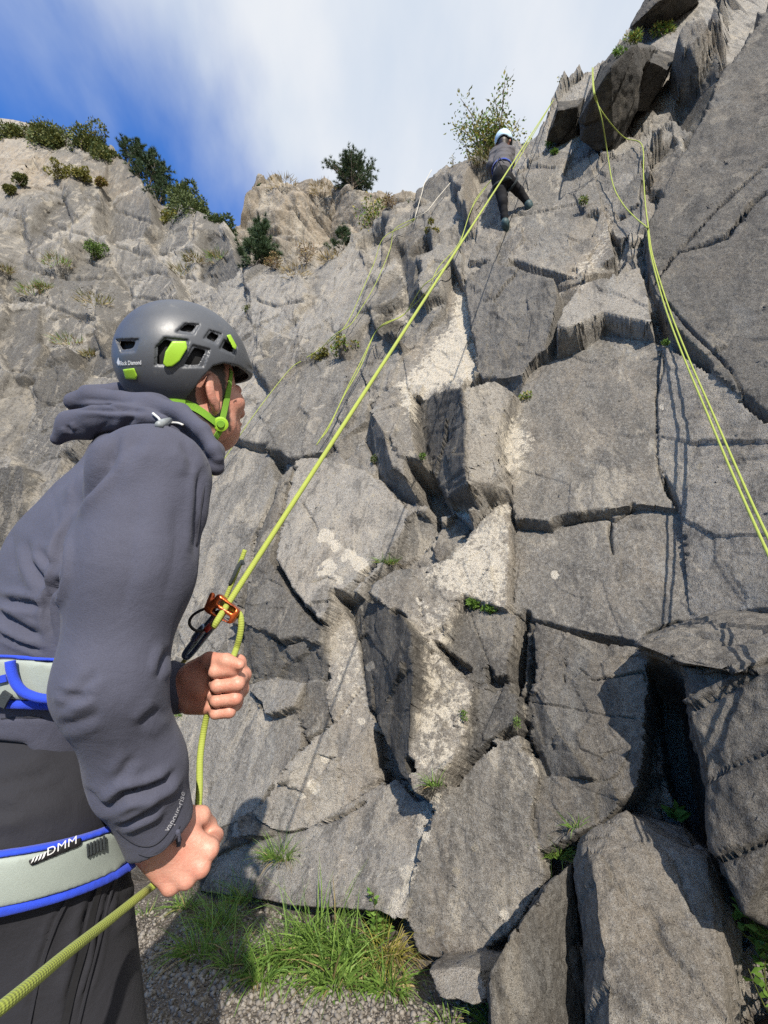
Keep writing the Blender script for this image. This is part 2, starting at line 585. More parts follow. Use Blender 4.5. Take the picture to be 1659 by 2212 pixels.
# upper right wall and the blocks under the skyline
facet([(1180, 320), (1190, 240), (1230, 190), (1290, 140), (1360, 60), (1430, -10), (1560, -40), (1560, 60), (1480, 200), (1400, 330), (1330, 360), (1250, 340)], .0, soft=.3)
facet([(1450, 60, .5), (1500, 20, .6), (1540, 40, .5), (1510, 110, .45), (1470, 122, .45), (1440, 96, .5)], soft=.4, tan=.2)
facet([(1260, 330, .0), (1324, 345, .0), (1379, 300, .1), (1392, 420, .08), (1396, 490, .05), (1340, 520, .0), (1290, 470, .0)], soft=.3, dark=.1)
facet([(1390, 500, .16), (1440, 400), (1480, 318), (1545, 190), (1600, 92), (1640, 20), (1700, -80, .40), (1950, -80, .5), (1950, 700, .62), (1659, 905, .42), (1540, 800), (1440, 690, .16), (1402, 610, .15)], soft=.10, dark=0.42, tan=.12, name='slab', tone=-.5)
# band where the climber stands
facet([(1060, 420, .05), (1180, 330, .05), (1270, 340, .0), (1310, 470, .0), (1330, 560, .08), (1240, 600, .1), (1100, 560, .1), (1010, 560, .08), (1030, 480, .02)], soft=.3)
facet([(1037, 400), (1064, 388), (1070, 440), (1062, 476), (1040, 492)], -.2, soft=.3, dark=.25)
# dark rounded buttress
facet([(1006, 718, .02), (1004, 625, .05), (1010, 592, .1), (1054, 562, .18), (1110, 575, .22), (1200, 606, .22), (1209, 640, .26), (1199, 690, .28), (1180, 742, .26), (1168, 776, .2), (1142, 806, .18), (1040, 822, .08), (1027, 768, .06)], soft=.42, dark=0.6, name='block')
# slab with the hanging flake
facet([(1168, 760, .36), (1209, 680, .32), (1244, 620, .2), (1329, 590, .2), (1384, 575, .16), (1402, 640, .18), (1424, 742, .22), (1309, 716, .36)], soft=.14, tan=.08, name='slab')
# big clean face
facet([(1168, 786, .04), (1250, 760, .06), (1310, 722, .10), (1424, 742, .12), (1434, 800, .10), (1420, 930, .10), (1437, 1060, .10), (1470, 1110, .12), (1373, 1101, .18), (1310, 1116, .18), (1215, 1131, .18), (1190, 1148, .17), (1110, 1138, .17), (1100, 1045, .15), (1074, 986, .13), (1078, 922, .12), (1115, 860, .1), (1142, 808, .06)], soft=.10, tan=.1, name='slab')
facet([(1110, 1140, .07), (1190, 1150, .07), (1215, 1133, .07), (1310, 1118, .07), (1373, 1103, .09), (1470, 1110, .10), (1490, 1340, .2), (1400, 1392, .2), (1280, 1370, .16), (1145, 1335, .12), (1095, 1323, .1), (1104, 1203, .08)], soft=.12, tan=.12, name='slab')
facet([(1430, 740, .12), (1540, 810, .3), (1659, 915, .45), (1900, 900, .6), (1900, 1330, .6), (1659, 1325, .42), (1490, 1345, .2), (1470, 1110, .12), (1425, 1000, .1), (1420, 870, .1)], soft=.12, tan=.12, name='slab')
# left upper slabs
facet([(478, 950, .1), (580, 972, .1), (621, 991, .12), (700, 978, .1), (790, 905, .06), (800, 850, .02), (770, 780, .0), (700, 770, .0), (640, 800, .02), (540, 880, .06)], soft=.22, name='slab')
facet([(380, 960, -.02), (478, 952, -.02), (580, 975, -.02), (598, 1030, .0), (580, 1096, .05), (550, 1160, .06), (531, 1253, .08), (520, 1403, .05), (523, 1462, .05), (440, 1490, .05), (360, 1300, .0)], soft=.2, tan=.05)
facet([(829, 702, -.05), (894, 655, -.05), (949, 630, -.05), (922, 668, -.05), (848, 708, -.05)], -.12, soft=.4, dark=.3)
facet([(867, 560, -.1), (872, 548, -.06), (900, 545, .22), (904, 632, .22), (884, 657, -.1)], soft=.3, dark=0.6, lsq=1)
facet([(900, 545, .24), (945, 520, .2), (995, 530, .12), (1000, 590, .1), (960, 625, .14), (904, 640, .24)], soft=.3, name='block')
facet([(690, 560, -.02), (760, 520, .0), (800, 600, .02), (770, 690, .0), (700, 750, -.02), (600, 720, -.04), (620, 640, -.04)], soft=.3)
facet([(560, 600, .1), (640, 580, .1), (680, 640, .05), (600, 720, .0), (540, 700, .05)], soft=.35, tan=.1)
# gully of pale rock
facet([(985, 600, -.1), (1006, 640, -.12), (1030, 770, -.1), (1040, 826, -.08), (1000, 834, -.02), (940, 850, .02), (870, 835, .06), (830, 860, .05), (840, 800, .04), (900, 740, .02), (960, 690, -.02)], soft=.3, tan=.3, lich=.5)
# left hanging block
facet([(801, 890, .2), (815, 848, .18), (870, 828, .16), (906, 872, .2), (912, 940, .22), (928, 1010, .27), (940, 1050, .3), (925, 1068, .32), (850, 1019, .33), (846, 998, .32), (831, 935, .28)], soft=.3, tan=.15, lich=.22, name='block')
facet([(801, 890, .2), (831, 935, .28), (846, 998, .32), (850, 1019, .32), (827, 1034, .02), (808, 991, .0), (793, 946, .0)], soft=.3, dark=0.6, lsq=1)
facet([(827, 1036, .02), (850, 1019, .28), (925, 1068, .30), (897, 1083, .04), (880, 1104, .0)], soft=.3, dark=.2, tan=.2, lsq=1)
# big dark-sided block in the middle
facet([(932, 1070), (951, 1073), (985, 1062), (980, 1103), (994, 1158), (962, 1172), (960, 1141), (936, 1118)], -.2, soft=.4, dark=.3)
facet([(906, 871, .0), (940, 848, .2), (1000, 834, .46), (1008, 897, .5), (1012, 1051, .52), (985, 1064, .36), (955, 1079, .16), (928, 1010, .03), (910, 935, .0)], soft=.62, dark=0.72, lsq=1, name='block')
facet([(1000, 833, .46), (1060, 815, .3), (1115, 850, .22), (1095, 885, .26), (1080, 930, .3), (1078, 975, .32), (1100, 1055, .26), (1060, 1092, .34), (1000, 1163, .48), (986, 1140, .5), (986, 1062, .52), (1012, 1051, .52), (1008, 897, .5)], soft=.24, tan=.12, name='block')
# main lower slab left of the pillar
facet([(587, 1205, .28), (610, 1080, .26), (640, 991, .24), (700, 985, .22), (790, 1017, .18), (827, 1040, .16), (880, 1103, .12), (865, 1148, .14), (827, 1227, .2), (790, 1253, .24), (763, 1310, .3), (715, 1367, .34), (670, 1328, .34), (625, 1268, .32)], soft=.13, tan=.08, name='slab')
facet([(595, 1036, .22), (640, 991, .2), (610, 1080, .22), (587, 1205, .22), (625, 1268, .25), (670, 1328, .26), (715, 1367, .26), (715, 1403, .26), (655, 1381, .26), (610, 1392, .26), (583, 1373, .25), (523, 1345, .26), (531, 1253, .25), (550, 1160, .22), (580, 1096, .22)], soft=.18, dark=0.28, name='slab')
facet([(523, 1345, .24), (583, 1375, .2), (610, 1394, .18), (655, 1383, .2), (715, 1403, .22), (707, 1467, .06), (662, 1476, .0), (600, 1464, -.04), (531, 1484, -.06), (520, 1420, .05)], soft=.45, dark=0.6, lsq=1)
# pale strip between slab and pillar, running down to the foot
facet([(827, 1227, .12), (800, 1255, .08), (768, 1300, .06), (778, 1382, .04), (786, 1438, .04), (793, 1525, .06), (816, 1562, .08), (831, 1600, .1), (818, 1690, .16), (790, 1712, .18), (677, 1787, .3), (600, 1800, .32), (542, 1761, .3), (580, 1697, .26), (647, 1615, .22), (715, 1562, .18), (707, 1506, .17), (707, 1467, .17), (715, 1403, .18), (718, 1366, .18), (763, 1310, .14)], soft=.18, tan=.42, lich=.18, name='slab')
facet([(340, 1480, -.02), (523, 1464, .02), (535, 1484, .03), (568, 1546, .08), (643, 1523, .1), (650, 1602, .14), (645, 1615, .15), (580, 1697, .2), (542, 1761, .24), (440, 1800, .25), (360, 1760, .2), (340, 1600, .06)], soft=.14, name='slab')
facet([(531, 1484, .10), (598, 1465, .11), (662, 1476, .14), (643, 1521, .18), (568, 1544, .17), (563, 1520, .15)], soft=.15, name='flake')
facet([(662, 1476, .12), (707, 1467, .12), (707, 1506, .12), (715, 1562, .1), (660, 1600, .12), (645, 1540, .1)], soft=.4, dark=.2)
# pillar: shaded left side, lit front
facet([(770, 1300, .12), (800, 1255, .2), (850, 1225, .3), (900, 1222, .38), (960, 1200, .3), (1000, 1165, .25), (1060, 1092, .15), (1104, 1080, .1), (1104, 1203, .12), (1095, 1323, .14), (1010, 1305, .26), (980, 1380, .34), (972, 1421, .38), (1014, 1474, .3), (1033, 1490, .26), (1022, 1532, .28), (1007, 1622, .34), (940, 1701, .48), (913, 1724, .52), (895, 1731, .55), (883, 1701, .55), (876, 1645, .55), (883, 1532, .54), (895, 1457, .52), (892, 1420, .52), (893, 1366, .5), (868, 1328, .4), (827, 1306, .25)], soft=.26, tan=.3, lich=.3, name='block')
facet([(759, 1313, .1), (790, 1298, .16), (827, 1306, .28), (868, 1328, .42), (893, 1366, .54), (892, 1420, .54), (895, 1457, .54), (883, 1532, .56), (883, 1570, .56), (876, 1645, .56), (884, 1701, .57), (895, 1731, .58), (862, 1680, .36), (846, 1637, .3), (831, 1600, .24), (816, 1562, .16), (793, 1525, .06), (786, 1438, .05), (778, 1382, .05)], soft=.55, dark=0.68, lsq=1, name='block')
facet([(831, 1590), (862, 1608), (878, 1660), (893, 1728), (866, 1706), (838, 1660)], -.02, soft=.3, dark=.3)
# right of the pillar
facet([(1010, 1305, .14), (1095, 1325, .14), (1146, 1335, .2), (1130, 1480, .26), (1112, 1560, .3), (1024, 1560, .3), (1024, 1520, .28), (1033, 1490, .26), (1014, 1474, .24), (972, 1421, .2), (980, 1380, .18)], soft=.25, dark=0.3, tan=.1, name='block')
facet([(972, 1421), (993, 1434), (1031, 1464), (1014, 1476), (990, 1450)], .08, soft=.3, dark=.3)
facet([(1064, 1446), (1070, 1478), (1121, 1474), (1072, 1502), (1062, 1480)], .14, soft=.3, dark=.3)
facet([(1024, 1545, .26), (1070, 1500, .28), (1118, 1500, .3), (1122, 1570, .32), (1070, 1596, .34), (1010, 1650, .34)], soft=.3, dark=0.35)
# R2 block
facet([(1148, 1336, .2), (1280, 1370, .22), (1392, 1396, .26), (1416, 1481, .34), (1399, 1639, .42), (1386, 1707, .44), (1326, 1767, .46), (1292, 1792, .46), (1249, 1810, .46), (1177, 1852, .44), (1147, 1784, .42), (1160, 1690, .4), (1143, 1583, .36), (1138, 1500, .32), (1150, 1440, .28)], soft=.34, dark=0.42, tan=.25, name='block', tone=-.3)
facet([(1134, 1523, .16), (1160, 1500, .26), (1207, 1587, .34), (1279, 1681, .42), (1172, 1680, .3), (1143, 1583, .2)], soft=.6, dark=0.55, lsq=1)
facet([(1144, 1336), (1152, 1338), (1140, 1450), (1136, 1523), (1124, 1490), (1128, 1440)], .02, soft=.2, dark=.3)
# long smooth slab to the ground
facet([(1121, 1579, .34), (1151, 1639, .38), (1164, 1677, .4), (1151, 1745, .44), (1147, 1784, .46), (1172, 1852, .5), (1190, 1900, .52), (1121, 1997, .62), (1100, 2023, .64), (1036, 2061, .66), (950, 2074, .66), (895, 2062, .66), (868, 1960, .6), (890, 1850, .54), (930, 1720, .46), (980, 1690, .42), (1006, 1656, .39), (1070, 1596, .34)], soft=.10, tan=.14, name='slab')
# foot slab under the pillar
facet([(662, 1795, .28), (808, 1701, .22), (850, 1675, .22), (895, 1731, .3), (913, 1724, .3), (938, 1739, .3), (930, 1795, .38), (890, 1900, .52), (872, 1990, .64), (760, 1967, .66), (655, 1960, .62), (557, 1945, .55), (430, 1930, .42), (470, 1850, .34), (560, 1815, .3)], soft=.14, tan=.22, lich=.12, name='slab')
# dark gap and the overhanging right block
facet([(1412, 1425), (1470, 1405), (1490, 1545), (1512, 1660), (1540, 1850), (1505, 1830), (1462, 1730), (1436, 1587), (1426, 1481)], -.18, soft=.35, dark=.5)  # the gap's shadow is also painted in through its dark value
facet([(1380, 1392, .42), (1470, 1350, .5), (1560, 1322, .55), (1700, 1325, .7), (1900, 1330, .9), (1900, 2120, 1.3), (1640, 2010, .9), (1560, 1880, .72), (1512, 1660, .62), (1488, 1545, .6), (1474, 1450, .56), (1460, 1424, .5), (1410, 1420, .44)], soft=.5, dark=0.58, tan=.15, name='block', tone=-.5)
# boulders at the foot
facet([(900, 2075, .80), (950, 2078, .8), (1036, 2063, .78), (1060, 2110, .8), (1090, 2185, .86), (1000, 2200, .9), (935, 2190, .88), (915, 2140, .84)], soft=.3, tan=.2, name='boulder')

# cracks and seams: polyline, half width (picture units), depth (m)
CRACKS = [
    ([(478, 950), (530, 962), (580, 974), (621, 991)], 5, .10), ([(580, 976), (606, 990), (597, 1034)], 9, .16),
    ([(605, 1005), (580, 1096), (550, 1160), (531, 1253), (522, 1340), (519, 1460)], 3.2, .09),
    ([(587, 1205), (625, 1268), (670, 1328), (715, 1367)], 4.5, .08), ([(583, 1373), (610, 1391), (655, 1381)], 4, .06),
    ([(650, 1085), (680, 1130), (687, 1155)], 2, .03), ([(668, 1260), (705, 1245), (725, 1256)], 1.8, .025),
    ([(1110, 1139), (1190, 1149), (1215, 1132), (1310, 1116), (1330, 1122), (1373, 1102)], 4, .07), ([(1322, 1122), (1317, 1152), (1326, 1197)], 3.5, .05),
    ([(1433, 640), (1500, 720), (1580, 800), (1622, 880), (1660, 912)], 3, .06), ([(1412, 691), (1433, 755), (1432, 800), (1416, 862), (1417, 930), (1424, 1016), (1437, 1060)], 2.2, .03),
    ([(1469, 545), (1520, 528), (1569, 510), (1629, 435), (1700, 390)], 3.5, .10), ([(1400, 640), (1450, 560), (1530, 470), (1680, 330)], 2.2, .05),
    ([(1000, 1165), (1040, 1120), (1080, 1085)], 1.8, .03), ([(1106, 890), (1078, 925), (1074, 986), (1100, 1045), (1108, 1138), (1104, 1203), (1096, 1323)], 2.6, .05),
    ([(1010, 840), (1007, 900), (1012, 1050)], 1.5, .02), ([(905, 1290), (912, 1350), (905, 1420)], 1.8, .025),
    ([(720, 1565), (740, 1530), (785, 1480)], 1.8, .03), ([(715, 1562), (690, 1580), (650, 1600)], 3, .05), ([(677, 1787), (740, 1762), (790, 1730)], 3.4, .06),
    ([(808, 1701), (818, 1690), (828, 1660), (834, 1640)], 1.6, .03), ([(1143, 1340), (1128, 1460), (1134, 1523)], 4, .12),
    ([(1160, 1520), (1230, 1530), (1300, 1545), (1400, 1555)], 1.8, .02), ([(1220, 1410), (1218, 1475)], 2, .03), ([(1172, 1852), (1190, 1905), (1160, 1950), (1115, 2000)], 3.2, .07),
    ([(1480, 1420), (1560, 1440), (1640, 1450), (1700, 1470)], 3, .06), ([(1350, 1746), (1335, 1790), (1365, 1830)], 2.6, .04),
    ([(1250, 1440), (1280, 1470), (1390, 1450), (1395, 1470)], 2, .03), ([(640, 745), (670, 770), (690, 800)], 2, .04), ([(700, 690), (720, 715), (735, 720)], 2.5, .05),
    ([(985, 525), (1000, 560), (1000, 590)], 2, .05), ([(1090, 470), (1180, 455), (1250, 440)], 1.8, .04), ([(1010, 1310), (1050, 1420), (1060, 1446)], 1.5, .02),
    ([(-20, 450), (60, 480), (120, 520), (180, 560), (240, 592)], 3, .16), ([(-20, 545), (90, 590), (160, 602), (250, 600)], 3, .15), ([(60, 462), (130, 490), (220, 520), (330, 556)], 3, .15),
    ([(250, 605), (330, 590), (420, 602), (490, 590)], 3, .15), ([(-20, 640), (60, 648), (130, 668), (240, 722)], 3, .12), ([(90, 690), (160, 684), (250, 700)], 3, .10), ([(-20, 790), (60, 806), (140, 778), (240, 742)], 3, .11),
    ([(300, 560), (370, 545), (430, 540), (500, 562)], 3, .15), ([(70, 400), (120, 420), (170, 470)], 3, .15), ([(190, 420), (260, 460), (330, 480)], 3, .12), ([(-20, 860), (50, 850), (120, 880)], 3, .07), ([(280, 640), (360, 650), (430, 632)], 3, .10), ([(540, 640), (600, 660), (690, 640)], 3, .07),
]
LICH_SPOTS = [(705, 1150, 17), (722, 1180, 12), (755, 1198, 12), (710, 1224, 19), (772, 1224, 19), (744, 1206, 11), (690, 1165, 8), (735, 1255, 7), (1590, 2000, 9), (1475, 1978, 20),
              (1090, 1975, 14), (700, 1640, 9), (680, 1700, 12), (650, 1720, 9), (800, 1440, 9), (780, 1560, 10), (900, 1550, 9), (940, 1480, 12), (960, 1380, 14), (960, 1540, 12), (930, 1620, 9),
              (1200, 1240, 7), (1430, 880, 8), (1010, 1110, 10), (1290, 1600, 8)]
LICH_AREAS = [
    ([(985, 600), (1010, 650), (1036, 825), (960, 838), (880, 905), (866, 830), (930, 760), (975, 700)], .75),
    ([(827, 1232), (800, 1300), (786, 1400), (792, 1520), (750, 1560), (705, 1500), (716, 1366), (765, 1308)], .42),
    ([(1000, 1165), (1100, 1080), (1096, 1320), (1010, 1302), (940, 1270), (905, 1240)], .62),
    ([(905, 1290), (1010, 1305), (972, 1421), (1030, 1500), (1010, 1620), (940, 1700), (890, 1640)], .45),
    ([(940, 1700), (960, 1720), (900, 1880), (868, 1985), (820, 1990), (880, 1850), (920, 1730)], .62),
    ([(1080, 905), (1130, 900), (1150, 960), (1130, 1020), (1095, 1030), (1078, 980)], .62),
    ([(1130, 1520), (1170, 1690), (1155, 1780), (1180, 1870), (1160, 1860), (1140, 1770), (1150, 1690), (1120, 1590)], .55),
    ([(560, 1850), (760, 1800), (880, 1800), (870, 1960), (600, 1940)], .26),
    ([(860, 560), (900, 640), (880, 700), (840, 690), (870, 620)], .6),
    ([(1225, 600), (1290, 520), (1325, 420), (1330, 500), (1300, 580), (1250, 640)], .5),
    ([(0, 820), (240, 790), (140, 870), (0, 960)], .18), ([(0, 270), (330, 440), (300, 520), (150, 430), (0, 420)], .12),
    ([(200, 480), (420, 500), (400, 560), (260, 550)], .2), ([(1420, 700), (1640, 900), (1560, 960), (1430, 820)], .2),
]
TAN_AREAS = [([(-200, 230), (330, 420), (320, 470), (200, 380), (60, 420), (-200, 420)], .95), ([(240, 430), (470, 490), (430, 540), (250, 520), (180, 470)], .4),
             ([(1200, 620), (1330, 420), (1330, 520), (1260, 640)], .55), ([(600, 1480), (800, 1500), (820, 1700), (560, 1800)], .3), ([(1300, 1400), (1420, 1420), (1380, 1760), (1200, 1840)], .22)]

wpx = 4.0 * fbm(BASE, 1.6, 2, off=70.0); wpy = 4.0 * fbm(BASE, 1.6, 2, off=90.0)
wpx2 = 4.5 * noise3(BASE, 9.0, 71.0)


FX0, FY0, _ = project(BASE + NRM * 0.2)
FACET_NAMES = {}


def paint(pl, plane, add=False, hmin=-9, hmax=9, soft=.3, tone=0.0, dark=None, tan=None, lich=None, fid=None, relief=1.0):
    """cut one flat facet into the wall: plane = (kx, ky, k0) gives its height over the picture frame; grid lines are pulled onto its outline so that edges stay sharp"""
    global H
    pl = np.asarray(pl, float)
    lo = pl.min(0) - 150; hi = pl.max(0) + 150
    idx = np.nonzero((FX0 > lo[0]) & (FX0 < hi[0]) & (FY0 > lo[1]) & (FY0 < hi[1]))[0]
    if len(idx) == 0: return

    def height(i):
        if add:
            fx, fy, _ = project(BASE[i] + NRM[i] * H[i][:, None])
            return H[i] + plane[0] * fx + plane[1] * fy + plane[2], fx, fy
        hf = np.full(len(i), plane[0] * pl[:, 0].mean() + plane[1] * pl[:, 1].mean() + plane[2])
        for it in range(5):
            fx, fy, _ = project(BASE[i] + NRM[i] * hf[:, None])
            hf = 0.3 * hf + 0.7 * np.clip(fx * plane[0] + fy * plane[1] + plane[2], hmin, hmax)
        fx, fy, _ = project(BASE[i] + NRM[i] * hf[:, None])
        return hf, fx, fy
    hf, fx, fy = height(idx)
    px = fx + wpx[idx]; py = fy + wpy[idx]
    m = (px > pl[:, 0].min() - 12) & (px < pl[:, 0].max() + 12) & (py > pl[:, 1].min() - 12) & (py < pl[:, 1].max() + 12)
    idx = idx[m]; hf = hf[m]; fx = fx[m]; fy = fy[m]; px = px[m]; py = py[m]
    if len(idx) == 0: return
    sd = poly_sd(px, py, pl)
    # local grid step in the picture frame
    r = idx // COLS; c = idx % COLS
    jc = np.where(c < COLS - 1, idx + 1, idx - 1); jr = np.where(r < ROWS - 1, idx + COLS, idx - COLS)
    ring = np.abs(sd) < 9
    ii_ = idx[ring]
    if len(ii_):
        hr = hf[ring]
        x0_, y0_ = fx[ring], fy[ring]
        xc, yc, _ = project(BASE[jc[ring]] + NRM[jc[ring]] * hr[:, None]); xr, yr, _ = project(BASE[jr[ring]] + NRM[jr[ring]] * hr[:, None])
        sc = np.where(c[ring] < COLS - 1, 1, -1); sr = np.where(r[ring] < ROWS - 1, 1, -1)
        ax, ay = (xc - x0_) * sc, (yc - y0_) * sc
        bx, by = (xr - x0_) * sr, (yr - y0_) * sr
        e = 0.5                                           # outline direction: gradient of the signed distance
        gx = (poly_sd(px[ring] + e, py[ring], pl) - poly_sd(px[ring] - e, py[ring], pl)) / (2 * e)
        gy = (poly_sd(px[ring], py[ring] + e, pl) - poly_sd(px[ring], py[ring] - e, pl)) / (2 * e)
        ga = gx * ax + gy * ay; gb = gx * bx + gy * by
        usea = np.abs(ga) > np.abs(gb)
        step = np.where(usea, ga, gb); step = np.where(np.abs(step) < .15, .15, step)
        cell = np.clip(np.abs(step), .3, 8)
        cells_full = np.full(len(idx), 3.0); cells_full[ring] = cell
        sr_ = sd[ring]
        k1 = np.abs(sr_) < .5 * cell; k2 = (sr_ <= -.5 * cell) & (sr_ > -1.5 * cell)
        tgt = np.where(k1, 0.0, -.55 * cell)
        mv = np.where(k1 | k2, tgt - sr_, 0.0)
        mv_i = np.clip(mv / step, -.95, .95)
        dc = np.where(usea, mv_i, 0.0); dr = np.where(usea, 0.0, mv_i)
        dbc = (BASE[jc[ring]] - BASE[ii_]) * sc[:, None]; dbr = (BASE[jr[ring]] - BASE[ii_]) * sr[:, None]
        dhc = np.clip((H[jc[ring]] - H[ii_]) * sc, -.05, .05); dhr = np.clip((H[jr[ring]] - H[ii_]) * sr, -.05, .05)
        H[ii_] = H[ii_] + dhc * dc + dhr * dr
        BASE[ii_] = BASE[ii_] + dbc * dc[:, None] + dbr * dr[:, None]
    else:
        cells_full = np.full(len(idx), 3.0)
    ins = sd > -.5 * cells_full
    k = idx[ins]
    hv = hf[ins]
    if not add:
        hv = hv + relief * (0.10 + soft) * (1.3 * h2[k] + 1.4 * h3[k])
    H[k] = hv
    if not add: SOFT[k] = soft
    TONE[k] = TONE[k] + tone if add else tone
    if dark is not None: DARK[k] = dark
    if tan is not None: TAN[k] = tan
    if lich is not None: LICH[k] = lich
    if fid is not None: FID[k] = fid


def voronoi_polys(seeds, ang, stretch, margin=400):
    """bounded Voronoi polygons of picture-frame seeds, in a rotated and stretched metric"""
    ca, sa = math.cos(ang), math.sin(ang)
    M_ = np.array([[ca, sa], [-sa * stretch, ca * stretch]])
    Mi = np.linalg.inv(M_)
    S = seeds @ M_.T
    out = []
    for i in range(len(S)):
        d = np.linalg.norm(S - S[i], axis=1)
        nb = np.argsort(d)[1:16]
        R_ = margin
        poly = [S[i] + np.array(v) * R_ for v in ((-1, -1), (1, -1), (1, 1), (-1, 1))]
        for j in nb:
            mid = (S[i] + S[j]) / 2; nrm_ = S[j] - S[i]
            new = []
            for q in range(len(poly)):
                A__, B__ = poly[q], poly[(q + 1) % len(poly)]
                da = (A__ - mid) @ nrm_; db = (B__ - mid) @ nrm_
                if da <= 0: new.append(A__)
                if (da < 0) != (db < 0): new.append(A__ + (B__ - A__) * (da / (da - db)))
            poly = new
            if len(poly) < 3: break
        if len(poly) >= 3: out.append((i, np.array(poly) @ Mi.T))
    return out


def scatter(n, box, mind, rs):
    pts = []
    tries = 0
    while len(pts) < n and tries < n * 40:
        tries += 1
        p = np.array([rs.uniform(box[0], box[2]), rs.uniform(box[1], box[3])])
        md = mind(p)
        if all((p[0] - q[0]) ** 2 + (p[1] - q[1]) ** 2 > md * md for q in pts): pts.append(p)
    return np.array(pts)


# the whole wall broken into blocks
rs = np.random.default_rng(21)
seeds = scatter(420, (-150, 200, 1850, 2250), lambda p: (52 + 40 * min(1, max(0, (p[1] - 500) / 900))) * (1.2 if p[0] < 560 else 1.0), rs)
for i, poly in voronoi_polys(seeds, math.radians(-58), 1.7):
    cx_, cy_ = seeds[i]
    dpt = 3.5 + 9.0 * max(0, 1 - max(cy_ - 250, 0) / 900) * (1.3 if cx_ < 500 else .6)
    s_m = dpt / FPX                                            # metres per picture unit out there
    k = (1.0 if cy_ > 450 else .55) if cx_ < 520 else .75
    off = rs.uniform(-1, 1) * 16 * s_m * k
    gx, gy = rs.normal(0, (.34 if cx_ > 560 else .32) * k, 2) * s_m
    base_h = 0.03 + .10 * max(0, (cy_ - 1700) / 500)
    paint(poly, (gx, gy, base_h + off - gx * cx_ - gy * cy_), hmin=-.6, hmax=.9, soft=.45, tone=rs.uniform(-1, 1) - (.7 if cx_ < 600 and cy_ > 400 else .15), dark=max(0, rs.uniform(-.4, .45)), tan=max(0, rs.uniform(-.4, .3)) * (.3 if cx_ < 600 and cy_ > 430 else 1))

fid = 0
for pts, hc, o in FACETS:
    fid += 1
    pl = np.array([p[:2] for p in pts], float)
    hs = np.array([(p[0], p[1], p[2]) for p in pts if len(p) > 2], float) if hc is None else np.array([(p[0], p[1], hc) for p in pts], float)
    if 'boulder' != o.get('name'):
        hs[:, 2] -= .40 * sstep(1480, 2080, hs[:, 1])
    else:
        hs[:, 2] -= .25
    M_ = np.c_[hs[:, :2], np.ones(len(hs))]
    co = np.linalg.lstsq(M_, hs[:, 2], rcond=None)[0]
    if 'name' in o: FACET_NAMES[fid] = o['name']
    paint(pl, co, hmin=hs[:, 2].min() - .06, hmax=hs[:, 2].max() + .06, soft=o.get('soft', .3), tone=rs.uniform(-.8, .8) + o.get('tone', 0), dark=o.get('dark', 0), tan=o.get('tan', 0), lich=o.get('lich', 0) * .6,
          fid=fid if 'name' in o else 0)

# flakes and scars: small facets knocked off or left standing
seeds = scatter(900, (-60, 230, 1750, 2200), lambda p: 26 + 14 * min(1, max(0, (p[1] - 500) / 900)), rs)
for i, poly in voronoi_polys(seeds, math.radians(-52), 1.9):
    if rs.uniform() > .34: continue
    cx_, cy_ = seeds[i]
    if any(poly_sd(np.array([cx_]), np.array([cy_]), [q[:2] for q in f_[0]])[0] > -8 for f_ in FACETS if f_[2].get('soft', .3) <= .16): continue
    dpt = 3.2 + 8.0 * max(0, 1 - max(cy_ - 250, 0) / 900) * (1.3 if cx_ < 500 else .6)
    s_m = dpt / FPX
    gx, gy = rs.normal(0, .11, 2) * s_m
    off = rs.uniform(-2.4, 1.6) * s_m * (1.5 if cx_ < 500 else 1)
    poly = poly.mean(0) + (poly - poly.mean(0)) * rs.uniform(.7, 1.0)
    paint(poly, (gx, gy, off - gx * cx_ - gy * cy_), add=True, tone=rs.uniform(-.35, .35))

fx, fy, _ = project(BASE + NRM * H[:, None])
fx = fx + wpx; fy = fy + wpy
for line, cw, cd in CRACKS:
    pl = np.array(line, float); lo = pl.min(0) - 30; hi = pl.max(0) + 30
    idx = np.nonzero((fx > lo[0]) & (fx < hi[0]) & (fy > lo[1]) & (fy < hi[1]))[0]
    if len(idx) == 0: continue
    d, pos = line_d(fx[idx], fy[idx], line)
    wv = cw * (0.75 + 0.7 * noise3(BASE[idx], 6.0)) * np.sqrt(np.clip(np.minimum(pos, 1 - pos) * 6, 0.08, 1))
    H[idx] -= cd * np.exp(-(d / np.maximum(wv, 0.8)) ** 2)
fx, fy, _ = project(BASE + NRM * H[:, None])
for x, y, r in LICH_SPOTS:
    idx = np.nonzero((np.abs(fx - x) < 3 * r) & (np.abs(fy - y) < 3 * r))[0]
    LICH[idx] = np.maximum(LICH[idx], .95 * sstep(1.3 * r, 0.6 * r, np.hypot(fx[idx] - x, fy[idx] - y) + 2.6 * wpx2[idx] * r / 15 + 30 * h3[idx] * r))
for pl, s in LICH_AREAS:
    sd = poly_sd(fx + wpx, fy + wpy, pl)
    LICH = np.maximum(LICH, min(1, s * 1.15) * sstep(-32, 26, sd + 2.5 * wpx2))
for pl, s in TAN_AREAS:
    sd = poly_sd(fx + wpx, fy + wpy, pl)
    TAN = np.maximum(TAN, s * sstep(-25, 25, sd))

